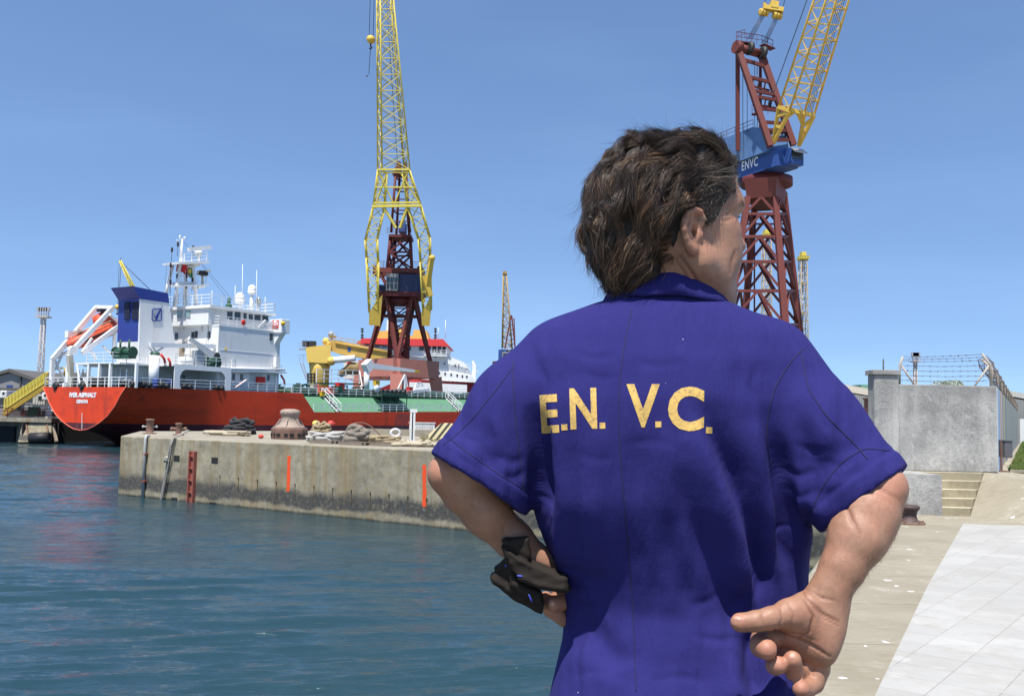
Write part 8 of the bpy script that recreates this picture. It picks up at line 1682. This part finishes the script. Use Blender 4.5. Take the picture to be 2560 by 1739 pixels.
# ---- the folded dark cap in the left hand -------------------------------------------------------
def cap_mat():
    t = NT('dark_brown_cloth'); o = t.co(); c = t.mix(t.noise(40, o, 6, .7), (.012, .009, .007), (.024, .018, .014)); wv = t.n('ShaderNodeTexWave'); wv.inputs['Scale'].default_value = 260; t.l(t.co((1, .3, 1), rot=(0, .7, 0)), wv.inputs['Vector']); return t.done(c, .8, 0, t.bump(t.math('ADD', wv.outputs['Fac'], t.noise(60, o, 6)), .35, .0015), .25)
cf = Field((-.10, 1.36, .98), (.13, 1.60, 1.22), .002)
def slabc(pts, Y, th, k=.006):
    """a padded flap: polygon in the picture plane at depth Y, rounded at its rim"""
    P_ = np.array([A3(a, b, Y) for a, b in pts]); c0, c1 = P_.min(0)-.03, P_.max(0)+.03; sl, g = cf.box(c0, c1); X, Yy, Z = g; best = np.full((X.shape[0], Z.shape[2]), 1e9, np.float32); ins = np.zeros_like(best, bool); x2, z2 = X[:, 0, 0][:, None], Z[0, 0, :][None]
    for i in range(len(P_)):
        a, b = P_[i], P_[(i+1) % len(P_)]; dx, dz = b[0]-a[0], b[2]-a[2]; t = np.clip(((x2-a[0])*dx+(z2-a[2])*dz)/(dx*dx+dz*dz), 0, 1); best = np.minimum(best, np.hypot(x2-a[0]-t*dx, z2-a[2]-t*dz)); c = ((a[2] > z2) != (b[2] > z2)) & (x2 < (b[0]-a[0])*(z2-a[2])/(b[2]-a[2]+1e-12)+a[0]); ins ^= c
    d2 = np.where(ins, -best, best)[:, None, :]; dy = np.abs(Yy-(Y+.0*X))-th; d = np.minimum(np.maximum(d2+.006, dy), 0)+np.sqrt(np.maximum(d2+.006, 0)**2+np.maximum(dy, 0)**2)-.006; cf.blend(sl, d.astype(np.float32), k)
slabc([(1250, 1352), (1262, 1344), (1322, 1340), (1328, 1398), (1410, 1432), (1430, 1475), (1400, 1470), (1330, 1440), (1270, 1404)], 1.475, .010)
slabc([(1252, 1360), (1268, 1408), (1300, 1446), (1350, 1470), (1420, 1480), (1420, 1440), (1330, 1405)], 1.462, .006, .003)
slabc([(1262, 1396), (1236, 1418), (1224, 1440), (1232, 1454), (1290, 1500), (1355, 1532), (1362, 1505), (1350, 1470), (1290, 1440)], 1.487, .011)
slabc([(1266, 1400), (1268, 1460), (1330, 1500), (1356, 1512), (1352, 1478), (1300, 1452)], 1.473, .006, .003)
CV, CF = cf.mesh(); CV = smooth(CV, CF, 2, .5); CN = vnormals(CV, CF); CP = toP(CV); cd = np.zeros(len(CV))
for pl, w_, h_ in (([(1252, 1356), (1300, 1388), (1330, 1404), (1400, 1436)], 5, -.004), ([(1258, 1366), (1290, 1396), (1325, 1414)], 6, .002), ([(1300, 1446), (1350, 1462), (1405, 1470)], 8, .003), ([(1232, 1424), (1262, 1440), (1270, 1462)], 5, -.003), ([(1268, 1400), (1272, 1460)], 4, -.002), ([(1290, 1460), (1330, 1490)], 8, .003), ([(1240, 1450), (1300, 1490), (1350, 1522)], 6, .002)): d_, sg, t_ = poly_d(CP, pl); cd += h_*np.exp(-(d_/w_)**2)
cd += fnoise(CV*45, 4, 20)*.0008; CV = CV+CN*cd[:, None]; co_ = CV.mean(0)
cap_o = thing('cap', 'dark brown folded cloth cap with blue stitches held in the left hand of the man', 'cap', co_)
np_mesh('cloth', CV-co_, CF, cap_mat(), cap_o)
bvc = BVHTree.FromPolygons([V(p) for p in CV.tolist()], CF.tolist())
M['stitch'] = plain('blue_stitch', (.05, .08, .5), .7)
for a, b in (((1264, 1410), (1266, 1416)), ((1294, 1438), (1306, 1440)), ((1322, 1484), (1330, 1502))):
    pts = [on_cloth(a[0]+(b[0]-a[0])*q, a[1]+(b[1]-a[1])*q, .0008, bvc) for q in np.linspace(0, 1, 6)]; pts = [p[0] for p in pts if p]
    if len(pts) > 2: m = MB(co_); m.path(pts, .0012, 6); m.build('stitch', M['stitch'], cap_o)
